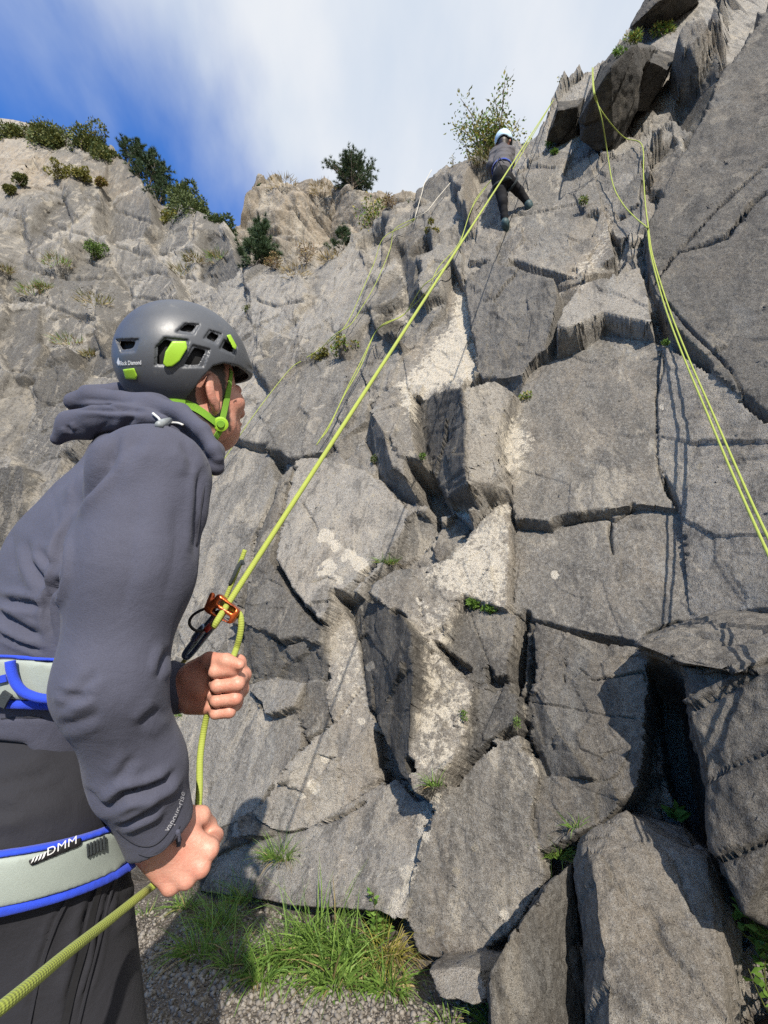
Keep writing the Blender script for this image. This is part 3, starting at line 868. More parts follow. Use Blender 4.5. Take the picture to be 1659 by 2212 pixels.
# sheer steps weather back to steep slopes, gentler far off
Bg = BASE.reshape(ROWS, COLS, 3); Hg = H.reshape(ROWS, COLS); H0g = Hg.copy()
slope = (2.2 + 11 * sstep(6.5, 4.0, DEPTH)).reshape(ROWS, COLS)
lc = np.linalg.norm(Bg[:, 1:] - Bg[:, :-1], axis=2) * slope[:, 1:]; lr = np.linalg.norm(Bg[1:] - Bg[:-1], axis=2) * slope[1:]
for _ in range(16):
    Hg[:, 1:] = np.minimum(Hg[:, 1:], Hg[:, :-1] + lc); Hg[:, :-1] = np.minimum(Hg[:, :-1], Hg[:, 1:] + lc)
    Hg[1:] = np.minimum(Hg[1:], Hg[:-1] + lr); Hg[:-1] = np.minimum(Hg[:-1], Hg[1:] + lr)
cut = (H0g - Hg) > .004
cut[1:] |= cut[:-1]; cut[:, 1:] |= cut[:, :-1]
for _ in range(2):                                    # even out the slopes, leaving the faces alone
    q_ = np.pad(Hg, 1, mode='edge')
    q_ = (q_[:-2] + 2 * q_[1:-1] + q_[2:]) / 4
    q_ = (q_[:, :-2] + 2 * q_[:, 1:-1] + q_[:, 2:]) / 4
    Hg = np.where(cut, q_, Hg)
farc = cut & (DEPTH.reshape(ROWS, COLS) > 6.0)
for _ in range(2):
    q_ = np.pad(Hg, 1, mode='edge')
    q_ = (q_[:-2] + q_[1:-1] + q_[2:]) / 3
    q_ = (q_[:, :-2] + q_[:, 1:-1] + q_[:, 2:]) / 3
    Hg = np.where(farc, q_, Hg)
CUT = cut.ravel() * 1.0
H = Hg.ravel() + CUT * (0.5 * h3 + 0.6 * h2)

fx, fy, _ = project(BASE)
TAN = TAN - .75 * sstep(640, 520, fx) * sstep(390, 470, fy)          # the left cliff is bare grey rock below its earthy top

# broken rock grain everywhere
stretched = np.stack([qa * 1.0, qz * 0.45, 0 * qa], 1)
H += np.maximum(SOFT, .9 * CUT) * (0.010 * noise3(BASE, 3.0, 20.0) + 0.012 * (ridged(stretched, 9.0, 2) - 0.8))
H += 0.005 * noise3(BASE, 12.0, 28.0) * (1 + 1.5 * SOFT) + (0.0035 + far * .014) * fbm(BASE, 26.0 - 0 * 1.0, 2, off=33.0)
H = np.where(z_f < 0.0, np.maximum(H, 0.08), H)
SOIL = sstep(0.22, -0.02, z_f + H * .29 + 0.10 * fbm(BASE, 3.0, 3))
PTS = BASE + NRM * H[:, None]

# folded-back top: a rim running into the hill behind
grid = PTS.reshape(ROWS, COLS, 3)
H2 = H.reshape(ROWS, COLS)
backs = []
th = np.interp(COL_A, A_TAB, TH_TAB)
inn = np.stack([np.sin(th), np.cos(th), 0 * th], -1)
top = grid[-1]
for k in range(1, BACK + 1):
    s = 0.10 * k * (1 + 0.35 * k)
    p = top + inn * s + np.array([0, 0, 1.0]) * (0.05 + 0.02 * s)
    p[:, 2] += 0.10 * fbm(p, 1.4, 3, off=5.0) - 0.05 * k * (k > 8)
    backs.append(p)
grid = np.concatenate([grid, np.array(backs)], 0)
RT = ROWS + BACK
VERTS = grid.reshape(-1, 3)


def pad(a):
    return np.concatenate([a, np.tile(a[-COLS:], BACK)])


DARK, TAN, LICH, SOIL, FID, TONE = map(pad, (DARK, TAN, LICH, SOIL, FID, TONE))
ii = np.arange(RT * COLS).reshape(RT, COLS)
QUADS = np.stack([ii[:-1, :-1], ii[:-1, 1:], ii[1:, 1:], ii[1:, :-1]], -1).reshape(-1, 4)
QF = FID[QUADS[:, 0]]


def sub_mesh(name, sel, parent=None, mat=M_ROCK):
    q = QUADS[sel]
    u, inv = np.unique(q, return_inverse=True)
    return mesh_obj(name, VERTS[u], inv.reshape(-1, 4), mat, parent, smooth=False,
                    attrs=dict(tone=TONE[u], dark=DARK[u], tan=TAN[u], lich=LICH[u], soil=SOIL[u]))


big_ids = {k: n for k, n in FACET_NAMES.items() if (QF == k).sum() > 400}
rest = ~np.isin(QF, list(big_ids))
cliff = sub_mesh('cliff', rest)
tag(cliff, 'tall grey fractured quarry cliff rising above the belayer', None, None, 'structure')
for k, n in big_ids.items():
    sub_mesh({'slab': 'rock_slab', 'block': 'rock_block', 'flake': 'rock_flake', 'boulder': 'boulder'}[n], QF == k, cliff)

# quick lookup of the finished surface: picture position -> world point on the cliff
SURF = VERTS
_sx, _sy, _sd = project(SURF)


def on_cliff(fx_, fy_, out=0.0):
    d2 = (_sx - fx_) ** 2 + (_sy - fy_) ** 2
    c = np.argsort(d2)[:24]
    k = c[np.argmin(_sd[c])]
    p = Vector(SURF[k])
    if out: p = p + Vector(NRM[min(k, len(NRM) - 1)]) * out
    return p


# ------------------------------------------------------------------ loose blocks: hulls of broken rock
def hull_rock(name, pts, parent=None, back=0.0, cuts=4, amp=.02, sc=2.2, dark=0.0, tan=0.0, tone=0.0):
    """angular block through the given places (picture x, y, depth); back adds the same outline that much deeper"""
    P = [at(*p) for p in pts]
    if back: P += [at(x, y, d + back) for x, y, d in pts]
    bm = bmesh.new()
    for p in P: bm.verts.new(p)
    r = bmesh.ops.convex_hull(bm, input=bm.verts)
    bmesh.ops.delete(bm, geom=[g for g in r['geom_interior'] if isinstance(g, bmesh.types.BMVert)], context='VERTS')
    bmesh.ops.triangulate(bm, faces=bm.faces)
    for _ in range(cuts):
        bmesh.ops.subdivide_edges(bm, edges=[e for e in bm.edges if e.calc_length() > .02], cuts=1, use_grid_fill=True)
        bmesh.ops.triangulate(bm, faces=[f for f in bm.faces if len(f.verts) > 3])
    bm.normal_update()
    V = np.array([tuple(v.co) for v in bm.verts]); Nn = np.array([tuple(v.normal) for v in bm.verts])
    rv, d, e = cells(V[:, [0, 2]] * sc * 1.6 + V[:, 1:2] * sc, 9)
    h = amp * (rv[:, 0] * .5 + rv[:, 1] * d[:, 0] + rv[:, 2] * d[:, 1]) + amp * .5 * fbm(V, sc * 2, 3) - amp * .8 * np.exp(-(e / .05) ** 2) + amp * .25 * fbm(V, sc * 9, 2)
    V = V + Nn * h[:, None]
    F = np.array([[l.vert.index for l in f.loops] for f in bm.faces]); bm.verts.index_update()
    F = np.array([[v.index for v in f.verts] for f in bm.faces])
    bm.free()
    n = len(V)
    return mesh_obj(name, V, F, M_ROCK, parent, False, dict(dark=np.full(n, dark), tan=np.full(n, tan), tone=tone + .25 * rv[:, 3], lich=np.full(n, .1), soil=sstep(.2, 0, V[:, 2])))


def wall_depth(fx_, fy_):
    k = np.argmin((_sx - fx_) ** 2 + (_sy - fy_) ** 2)
    return float(_sd[k])


dO = wall_depth(1320, 345)
TOPS = []  # overhang blocks: the shade of their undersides is put into the rock colour
TOPS.append(hull_rock('rock_block', [(1252, 262, dO), (1274, 220, dO - .3), (1319, 146, dO - .55), (1364, 102, dO - .5), (1379, 166, dO - .32), (1374, 240, dO - .05), (1326, 342, dO + .12), (1258, 298, dO + .1), (1300, 140, dO + .5), (1350, 90, dO + .7), (1414, 106, dO + .6)], cliff, .9, 5, .03, 1.2, .85, .0, -.8))
TOPS.append(hull_rock('rock_block', [(1378, 168, dO - .15), (1400, 132, dO - .3), (1444, 150, dO - .15), (1426, 196, dO + .1), (1394, 244, dO + .2), (1374, 240, dO + .15), (1420, 108, dO + .6), (1460, 122, dO + .6)], cliff, .7, 5, .03, 1.2, .8, .0, -.7))
dO1 = wall_depth(1215, 318)
TOPS.append(hull_rock('rock_block', [(1182, 302, dO1), (1204, 238, dO1 - .3), (1246, 231, dO1 - .3), (1256, 262, dO1 - .1), (1245, 318, dO1 + .1), (1206, 220, dO1 + .5), (1262, 212, dO1 + .5)], cliff, .6, 5, .03, 1.3, .8, .0, -.7))
dO3 = wall_depth(1440, 60)
TOPS.append(hull_rock('rock_block', [(1364, 58, dO3), (1420, 4, dO3 - .4), (1502, -34, dO3 - .4), (1512, 6, dO3 - .1), (1446, 60, dO3 + .1), (1400, -12, dO3 + .5), (1500, -64, dO3 + .5)], cliff, .7, 5, .03, 1.3, .8, .0, -.7))
BK = .79
bp_ = [(1320, 2280, 1.66), (1585, 2280, 1.60), (1282, 1868, 2.10), (1400, 1852, 2.10), (1525, 1856, 2.08), (1560, 1950, 1.99), (1258, 1816, 2.30), (1326, 1763, 2.38), (1352, 1746, 2.4), (1480, 1784, 2.4), (1534, 1842, 2.25), (1582, 1938, 2.18), (1597, 2023, 2.08), (1594, 2280, 1.82),
       (1240, 1862, 2.32), (1258, 1930, 2.22), (1276, 2083, 2.00), (1302, 2280, 1.82), (1300, 2620, 1.55), (1600, 2620, 1.5)]
boulder = hull_rock('boulder', [(x, y, d * BK) for x, y, d in bp_], None, .45, 6, .018, 3.0, .20, .3, 0.0)
tag(boulder, 'big flat-faced grey boulder at the foot of the cliff, bottom right', 'boulder')
bp_ = [(1094, 2036, 1.98), (1172, 1930, 2.16), (1234, 1864, 2.34), (1246, 1940, 2.34), (1252, 2031, 2.28), (1276, 2108, 2.2), (1306, 2280, 2.05), (1098, 2280, 1.78), (1060, 2112, 1.9), (1150, 2100, 1.98), (1180, 2280, 1.82), (1080, 2620, 1.6), (1300, 2620, 1.8)]
boulder2 = hull_rock('boulder', [(x, y, d * .80) for x, y, d in bp_], None, .4, 6, .018, 3.0, .5, .1, -.4)
tag(boulder2, 'dark wedge-shaped boulder between the long slab and the big flat-faced one', 'boulder')
wp = lambda pts, o: [(x, y, wall_depth(x + 30, y) - o) for x, y in pts]
TOPS.append(hull_rock('rock_block', wp([(1474, 1440), (1500, 1545), (1524, 1660), (1556, 1850), (1610, 1975), (1790, 2040), (1790, 1440), (1600, 1700)], .07), cliff, .35, 6, .03, 2.4, .5, .12, -.3))
TOPS.append(hull_rock('rock_block', wp([(1384, 1394), (1412, 1424), (1478, 1432), (1600, 1452), (1790, 1470), (1790, 1330), (1560, 1324), (1470, 1352)], .12), cliff, .4, 6, .025, 2.6, .35, .2, 0.0))
_bv = np.concatenate([np.array([tuple(v.co) for v in o.data.vertices]) for o in [boulder, boulder2] + TOPS])
SURF = np.concatenate([VERTS, _bv])
_sx, _sy, _sd = project(SURF)
# ------------------------------------------------------------------ the crag behind the ledge
CRAG_SKY = np.array([(380, 560), (470, 520), (500, 482), (520, 462), (540, 430), (560, 404), (600, 381), (640, 386), (690, 402), (740, 398), (800, 410), (850, 432), (900, 425), (960, 400), (1100, 380)], float)
cn, cr_ = 330, 260
cxs = np.linspace(-6.6, 2.4, cn)
CY0, CLEAN = 9.6, 0.16


def crag_base(x, z):
    return np.stack([x, CY0 + CLEAN * (z - 8) - 0.10 * (x + 2), z], -1)


zz = np.linspace(6.0, 26.0, 900); ctop = np.zeros(cn)
for i_, x_ in enumerate(cxs):
    p_ = crag_base(np.full_like(zz, x_), zz)
    fx_, fy_, _ = project(p_)
    f_ = fy_ - np.interp(fx_, CRAG_SKY[:, 0], CRAG_SKY[:, 1])
    k_ = np.argmax(f_ < 0)
    ctop[i_] = zz[k_] if f_[k_] < 0 else 6.2
ctop += 0.18 * fbm(np.stack([cxs, 0 * cxs, 0 * cxs], 1), 1.8, 4, off=2.2)
tt_ = np.linspace(0, 1, cr_)[:, None]
cz = 6.0 + (ctop[None] - 6.0) * tt_
cxg = np.broadcast_to(cxs[None], cz.shape)
cb = crag_base(cxg.ravel(), cz.ravel())
_qa, _qz = qa, qz
qa = cb[:, 0] + 0.10 * fbm(cb, 1.0, 3); qz = cb[:, 2] + 0.4 * cb[:, 0] + 0.10 * fbm(cb, 1.0, 3, off=9)
b1, r1 = blocks(1.9, 1.5, 0.20, 0.30, 1.2, 11, 0.10, 0.04)
b2, r2 = cell_planes(0.8, 0.55, 0.06, 0.16, 51, 0.05, 0.03)
b3, r3 = cell_planes(0.28, 0.22, 0.02, 0.06, 61)
qa, qz = _qa, _qz
ch_ = b1 + b2 + b3 + 0.25 * fbm(cb, 0.45, 3, off=14) + 0.05 * fbm(cb, 3.0, 3, off=19)
cp = cb + np.stack([0 * ch_, -ch_, 0.15 * ch_], 1)
cgrid = cp.reshape(cr_, cn, 3)
rows_ = [cgrid]
for k in range(1, 7):
    p = cgrid[-1] + np.array([0, .25 * k * k * .5, .04 * k])
    rows_.append(p[None])
cgrid = np.concatenate(rows_, 0)
nr = cgrid.shape[0]
ci_ = np.arange(nr * cn).reshape(nr, cn)
cq = np.stack([ci_[:-1, :-1], ci_[:-1, 1:], ci_[1:, 1:], ci_[1:, :-1]], -1).reshape(-1, 4)
npad = (nr - cr_) * cn
padz = lambda a: np.concatenate([a, np.tile(a[-cn:], nr - cr_)])
hgt = (cz / ctop[None]).ravel()
CRAG_V = cgrid.reshape(-1, 3)
crag = mesh_obj('crag', CRAG_V, cq, M_FAR_ROCK, None, True, dict(dark=padz(np.clip(.3 * r2[:, 4], 0, 1)), tan=padz(sstep(.6, 1.0, hgt) * .8), lich=padz(.2 + 0 * hgt), soil=np.zeros(nr * cn)))
tag(crag, 'pale brown rocky crag with dry grass rising behind the cliff ledge', None, None, 'structure')
_kx, _ky, _kd = project(CRAG_V)


def on_crag(fx_, fy_):
    d2 = (_kx - fx_) ** 2 + (_ky - fy_) ** 2
    c = np.argsort(d2)[:8]
    return Vector(CRAG_V[c[np.argmin(_kd[c])]])
# ------------------------------------------------------------------ ground
m, nt, b = new_mat('quarry_floor')
tc = N(nt, 'ShaderNodeTexCoord')
g1 = noise_node(nt, 2.2, 6, 0.6, tc.outputs['Object'])
vo = N(nt, 'ShaderNodeTexVoronoi', Scale=75.0)
nt.links.new(tc.outputs['Object'], vo.inputs['Vector'])
g2 = noise_node(nt, 90, 4, 0.7, tc.outputs['Object'])
c = mixc(nt, ramp(nt, g1, 0.4, 0.6), (0.11, 0.09, 0.068), (0.06, 0.047, 0.035))
c = mixc(nt, mth(nt, 'MULTIPLY', ramp(nt, vo.outputs['Distance'], 0.6, 0.2), 0.6), c, (0.19, 0.165, 0.14))
c = mixc(nt, mth(nt, 'MULTIPLY', ramp(nt, g2, 0.55, 0.7), 0.5), c, (0.33, 0.30, 0.26))
nt.links.new(c, b.inputs['Base Color']); b.inputs['Roughness'].default_value = 0.95
add_bump(nt, b, [(vo.outputs['Distance'], 0.6, 0.02), (g2, 0.5, 0.01)])
M_GROUND = m
gx = np.concatenate([[-400, -120, -50], np.linspace(-20, -3, 30), np.linspace(-2.8, 3.2, 260), np.linspace(3.5, 20, 30), [50, 120, 400]])
gy = np.concatenate([[-400, -120, -40], np.linspace(-12, -1, 20), np.linspace(-0.8, 5.0, 250), np.linspace(5.3, 30, 30), [60, 120, 400]])
GXX, GYY = np.meshgrid(gx, gy)
gp = np.stack([GXX.ravel(), GYY.ravel(), 0 * GXX.ravel()], 1)


def ground_z(P):
    P = np.asarray(P, float).reshape(-1, 3)
    q = P.copy(); q[:, 2] = 0
    near = np.exp(-((q[:, 0] / 8) ** 2 + ((q[:, 1] - 2) / 8) ** 2))
    return near * (0.05 * fbm(q, 0.8, 3, off=2.0) + 0.010 * fbm(q, 7.0, 3, off=6.0))


gp[:, 2] = ground_z(gp)
jj = np.arange(len(gx) * len(gy)).reshape(len(gy), len(gx))
gq = np.stack([jj[:-1, :-1], jj[:-1, 1:], jj[1:, 1:], jj[1:, :-1]], -1).reshape(-1, 4)
ground = mesh_obj('ground', gp, gq, M_GROUND)
tag(ground, 'brown earth and gravel quarry floor at the foot of the cliff', None, None, 'structure')

# gravel: loose angular stones pressed into the floor
ico = [(0, 0, 1), (.894, 0, .447), (.276, .851, .447), (-.724, .526, .447), (-.724, -.526, .447), (.276, -.851, .447),
       (.724, .526, -.447), (-.276, .851, -.447), (-.894, 0, -.447), (-.276, -.851, -.447), (.724, -.526, -.447), (0, 0, -1)]
icof = [(0, 1, 2), (0, 2, 3), (0, 3, 4), (0, 4, 5), (0, 5, 1), (1, 6, 2), (2, 7, 3), (3, 8, 4), (4, 9, 5), (5, 10, 1),
        (6, 7, 2), (7, 8, 3), (8, 9, 4), (9, 10, 5), (10, 6, 1), (11, 7, 6), (11, 8, 7), (11, 9, 8), (11, 10, 9), (11, 6, 10)]
ico = np.array(ico); icof = np.array(icof)


def scatter_stones(n, xr, yr, smin, smax, keep):
    x = rng.uniform(*xr, n); y = rng.uniform(*yr, n)
    P = np.stack([x, y, 0 * x], 1)
    k = keep(P); P = P[k]; n = len(P)
    P[:, 2] = ground_z(P)
    s = smin * (smax / smin) ** (rng.uniform(0, 1, n) ** 2.2)
    sc = s[:, None] * rng.uniform(0.6, 1.25, (n, 3)) * (1, 1, .75)
    an = rng.uniform(0, 6.28, n)
    v = ico[None] * (1 + rng.uniform(-.28, .28, (n, 12, 1))) * sc[:, None]
    tl = rng.uniform(-.5, .5, (n, 1))
    vz = v[..., 2] + tl * v[..., 0]
    vx = v[..., 0] * np.cos(an)[:, None] - v[..., 1] * np.sin(an)[:, None]
    vy = v[..., 0] * np.sin(an)[:, None] + v[..., 1] * np.cos(an)[:, None]
    v = np.stack([vx, vy, vz], -1) + P[:, None] + np.array([0, 0, 1])[None, None] * (s * .25)[:, None, None]
    f = icof[None] + (np.arange(n) * 12)[:, None, None]
    shade = np.repeat(rng.uniform(0, 1, n), 12)
    return v.reshape(-1, 3), f.reshape(-1, 3), shade


m, nt, b = new_mat('gravel_stone')
sh = attr_node(nt, 'shade')
tc = N(nt, 'ShaderNodeTexCoord')
f = noise_node(nt, 120, 4, 0.6, tc.outputs['Object'])
c = mixc(nt, sh, (0.09, 0.078, 0.065), (0.24, 0.215, 0.18))
c = mixc(nt, mth(nt, 'MULTIPLY', ramp(nt, f, 0.4, 0.65), 0.4), c, (0.24, 0.215, 0.185))
nt.links.new(c, b.inputs['Base Color']); b.inputs['Roughness'].default_value = 0.9
M_GRAVEL = m


def gravel_keep(P):
    patch = fbm(np.c_[P[:, :2], 0 * P[:, 0]], 1.1, 3, off=55.0)
    edge = 0.47 * P[:, 0] + 0.88 * P[:, 1]              # distance towards the rock
    dens = np.clip(1.15 - sstep(1.75, 2.15, edge) * 0.95 + 0.5 * patch, 0.03, 1)
    return rng.uniform(0, 1, len(P)) < dens


v, f, shd = scatter_stones(34000, (-1.9, 0.7), (1.75, 3.2), 0.0035, 0.015, gravel_keep)
gravel = mesh_obj('gravel', v, f, M_GRAVEL, None, smooth=False, attrs=dict(shade=shd))
tag(gravel, 'pale loose gravel on the ground below the cliff', None, None, 'stuff')
# ------------------------------------------------------------------ implicit-surface modelling (clothes, bodies, helmet)
def V3(p):
    return np.array(tuple(p), float)


def cone(P, a, b, ra, rb):
    a = V3(a); b = V3(b); ab = b - a
    t = np.clip(((P - a) @ ab) / (ab @ ab + 1e-12), 0, 1)
    return np.linalg.norm(P - a - t[:, None] * ab, axis=1) - (ra + (rb - ra) * t)


def chain(P, pts, rad, k=0.0):
    d = None
    for i in range(len(pts) - 1):
        c = cone(P, pts[i], pts[i + 1], rad[i], rad[i + 1])
        d = c if d is None else (smin(d, c, k) if k else np.minimum(d, c))
    return d


def ball(P, c, r):
    return np.linalg.norm(P - V3(c), axis=1) - r


def smin(a, b, k):
    h = np.clip(0.5 + 0.5 * (b - a) / k, 0, 1)
    return b * (1 - h) + a * h - k * h * (1 - h)


def smax(a, b, k):
    return -smin(-a, -b, k)


def frame_coords(P, c, ax):
    """coordinates of points in a local frame: ax = three unit vectors"""
    q = P - V3(c)
    return np.stack([q @ V3(a) for a in ax], 1)


def ellip(q, r):
    r = np.array(r, float)
    k0 = np.linalg.norm(q / r, axis=1); k1 = np.linalg.norm(q / (r * r), axis=1) + 1e-9
    return k0 * (k0 - 1) / k1


def surf(sdf, lo, hi, res):
    lo = np.array(lo, float); hi = np.array(hi, float)
    s = res * 8
    n = np.ceil((hi - lo) / s).astype(int) + 1
    c = np.stack(np.meshgrid(*[np.arange(k) for k in n], indexing='ij'), -1).reshape(-1, 3)
    d = sdf(lo + (c + .5) * s); c = c[np.abs(d) < s * 1.05]
    sub = np.stack(np.meshgrid(*[np.arange(4)] * 3, indexing='ij'), -1).reshape(-1, 3)
    c = (c[:, None] * 4 + sub[None]).reshape(-1, 3); s = res * 2
    d = sdf(lo + (c + .5) * s); c = c[np.abs(d) < s * 1.25]
    sub = np.stack(np.meshgrid(*[np.arange(2)] * 3, indexing='ij'), -1).reshape(-1, 3)
    c = (c[:, None] * 2 + sub[None]).reshape(-1, 3)
    M = n * 8 + 4
    key = lambda q: (q[..., 0].astype(np.int64) * M[1] + q[..., 1]) * M[2] + q[..., 2]
    off = np.array([(x, y, z) for x in (0, 1) for y in (0, 1) for z in (0, 1)])
    ck = key(c[:, None] + off[None])
    uk, inv = np.unique(ck, return_inverse=True)
    inv = inv.reshape(ck.shape)
    ux = np.stack([uk // (M[1] * M[2]), (uk // M[2]) % M[1], uk % M[2]], 1)
    val = sdf(lo + ux * res)
    cv = val[inv]
    act = (cv.min(1) < 0) & (cv.max(1) >= 0)
    c = c[act]; cv = cv[act]
    edges = [(i, j) for i in range(8) for j in range(i + 1, 8) if np.abs(off[i] - off[j]).sum() == 1]
    acc = np.zeros((len(c), 3)); cnt = np.zeros(len(c))
    for i, j in edges:
        m = (cv[:, i] < 0) != (cv[:, j] < 0)
        t = cv[:, i] / np.where(m, cv[:, i] - cv[:, j], 1)
        p = off[i] + (off[j] - off[i]) * t[:, None]
        acc[m] += p[m]; cnt[m] += 1
    verts = lo + (c + acc / cnt[:, None]) * res
    kc = key(c); order = np.argsort(kc); ks = kc[order]

    def find(q):
        k = key(q); p = np.searchsorted(ks, k); p = np.clip(p, 0, len(ks) - 1)
        return np.where(ks[p] == k, order[p], -1)
    faces = []
    for ax in range(3):
        e = np.zeros(3, int); e[ax] = 1
        j = int(np.nonzero((off == e).all(1))[0][0])
        m = (cv[:, 0] < 0) != (cv[:, j] < 0)
        q = c[m]; neg = cv[m, 0] < 0
        o1 = np.zeros(3, int); o1[(ax + 1) % 3] = 1
        o2 = np.zeros(3, int); o2[(ax + 2) % 3] = 1
        f = np.stack([find(q), find(q - o1), find(q - o1 - o2), find(q - o2)], 1)
        ok = (f >= 0).all(1)
        f = f[ok]; ng = neg[ok]
        f[~ng] = f[~ng][:, ::-1]
        faces.append(f)
    return verts, np.concatenate(faces)


def smooth_mesh(v, f, n=2, lam=0.5):
    for _ in range(n):
        src = np.concatenate([f[:, k] for k in (0, 1, 2, 3, 1, 2, 3, 0)]); dst = np.concatenate([f[:, k] for k in (1, 2, 3, 0, 0, 1, 2, 3)])
        cnt = np.bincount(src, minlength=len(v)).astype(float)
        acc = np.stack([np.bincount(src, v[dst, k], len(v)) for k in range(3)], 1)
        v = v + lam * (acc / np.maximum(cnt, 1)[:, None] - v)
    return v


def vnormals(v, f):
    n = np.zeros_like(v)
    fn = np.cross(v[f[:, 2]] - v[f[:, 0]], v[f[:, 3]] - v[f[:, 1]])
    src = f.T.ravel()
    n = np.stack([np.bincount(src, np.tile(fn[:, k], 4), len(v)) for k in range(3)], 1)
    return n / (np.linalg.norm(n, axis=1)[:, None] + 1e-12)


def hit(sdf, fx, fy, start=0.2, stop=3.0):
    """first point of an implicit surface in the direction fx, fy"""
    o = V3((0, 0, CAM_H)); d = V3(at(fx, fy, 1.0)) - o
    L = np.linalg.norm(d); d = d / L
    t = start
    for _ in range(140):
        v = float(sdf((o + d * t)[None])[0])
        if v < 4e-4: break
        t += max(v * 0.8, 4e-4)
        if t > stop: return None
    return o + d * t


def hits(sdf, fxy, start=0.2, lift=0.0):
    fxy = np.asarray(fxy, float)
    o = V3((0, 0, CAM_H))
    u = (fxy[:, 0] - CX) / FPX; v = (CY - fxy[:, 1]) / FPX
    d = np.stack([u, CP - v * SP, SP + v * CP], 1)
    d /= np.linalg.norm(d, axis=1)[:, None]
    t = np.full(len(d), start)
    best = np.full(len(d), 1e9); tb = t.copy()
    for _ in range(120):
        s = sdf(o + d * t[:, None])
        m = s < best
        best = np.where(m, s, best); tb = np.where(m, t, tb)
        t = np.minimum(t + np.maximum(s * 0.85, 0) * (s > 3e-4), 4.0)
    t = tb
    return o + d * (t - lift)[:, None]


def tube(name, pts, rad, mat, parent=None, seg=8, closed=False, smooth=True):
    """a tube along a polyline; rad a number or a list"""
    pts = [Vector(p) for p in pts]
    n = len(pts)
    rad = [rad] * n if isinstance(rad, (int, float)) else rad
    verts, faces = [], []
    prev = None
    for i, p in enumerate(pts):
        t = (pts[min(i + 1, n - 1)] - pts[max(i - 1, 0)])
        if closed: t = pts[(i + 1) % n] - pts[i - 1]
        t.normalize()
        if prev is None:
            prev = t.orthogonal().normalized()
        x = (prev - t * prev.dot(t)).normalized(); y = t.cross(x); prev = x
        for k in range(seg):
            a = 2 * math.pi * k / seg
            verts.append(p + (x * math.cos(a) + y * math.sin(a)) * rad[i])
    rings = n if closed else n - 1
    for i in range(rings):
        for k in range(seg):
            a = i * seg + k; b = i * seg + (k + 1) % seg; j = ((i + 1) % n) * seg
            faces.append((a, b, j + (k + 1) % seg, j + k))
    if not closed:
        faces.append(tuple(range(seg - 1, -1, -1))); faces.append(tuple(range((n - 1) * seg, n * seg)))
    return mesh_obj(name, [tuple(v) for v in verts], faces, mat, parent, smooth)


def spline(pts, per=8, closed=False):
    """Catmull-Rom through points"""
    P = [Vector(p) for p in pts]
    n = len(P); out = []
    for i in range(n if closed else n - 1):
        if closed: p0, p1, p2, p3 = P[i - 1], P[i], P[(i + 1) % n], P[(i + 2) % n]
        else: p0, p1, p2, p3 = P[max(i - 1, 0)], P[i], P[i + 1], P[min(i + 2, n - 1)]
        for k in range(per):
            t = k / per
            out.append(0.5 * ((2 * p1) + (p2 - p0) * t + (2 * p0 - 5 * p1 + 4 * p2 - p3) * t * t + (3 * p1 - p0 - 3 * p2 + p3) * t ** 3))
    if not closed: out.append(P[-1])
    return out


def text_points(body, size=1.0, shear=0.0, space=1.0):
    """flat triangulated lettering: points (n x 2) and faces"""
    cu = bpy.data.curves.new('lettering', 'FONT')
    cu.body = body; cu.size = size; cu.resolution_u = 3; cu.space_character = space
    cu.shear = shear
    cu.offset = (0.012 if len(body) > 4 else 0.0) * size
    o = bpy.data.objects.new('lettering', cu)
    COL.objects.link(o)
    dg = bpy.context.evaluated_depsgraph_get()
    me = bpy.data.meshes.new_from_object(o.evaluated_get(dg))
    pts = np.array([tuple(v.co)[:2] for v in me.vertices]); fs = [tuple(p.vertices) for p in me.polygons]
    bpy.data.objects.remove(o); bpy.data.curves.remove(cu); bpy.data.meshes.remove(me)
    return pts, fs
# ------------------------------------------------------------------ materials for people
def fabric_mat(name, col, weave=900.0, rough=0.85, bump=0.25, var=0.1, fold=0.0, sheen=0.25):
    m, nt, b = new_mat(name)
    tc = N(nt, 'ShaderNodeTexCoord')
    f = noise_node(nt, 9, 5, 0.6, tc.outputs['Object'])
    w = noise_node(nt, weave, 2, 0.6, tc.outputs['Object'])
    c = mixc(nt, ramp(nt, f, 0.3, 0.7), tuple(x * (1 - var) for x in col), tuple(x * (1 + var) for x in col))
    c = mixc(nt, mth(nt, 'MULTIPLY', ramp(nt, w, 0.4, 0.6), 0.25), c, tuple(x * 1.5 for x in col))
    nt.links.new(c, b.inputs['Base Color'])
    b.inputs['Roughness'].default_value = rough
    b.inputs['Sheen Weight'].default_value = sheen
    b.inputs['Sheen Roughness'].default_value = 0.5
    b.inputs['Specular IOR Level'].default_value = 0.3
    hs = [(w, bump, 0.003)]
    if fold:
        fo = noise_node(nt, 22, 5, 0.55, tc.outputs['Object'], 1.2)
        hs.insert(0, (fo, fold, 0.03))
    add_bump(nt, b, hs)
    return m


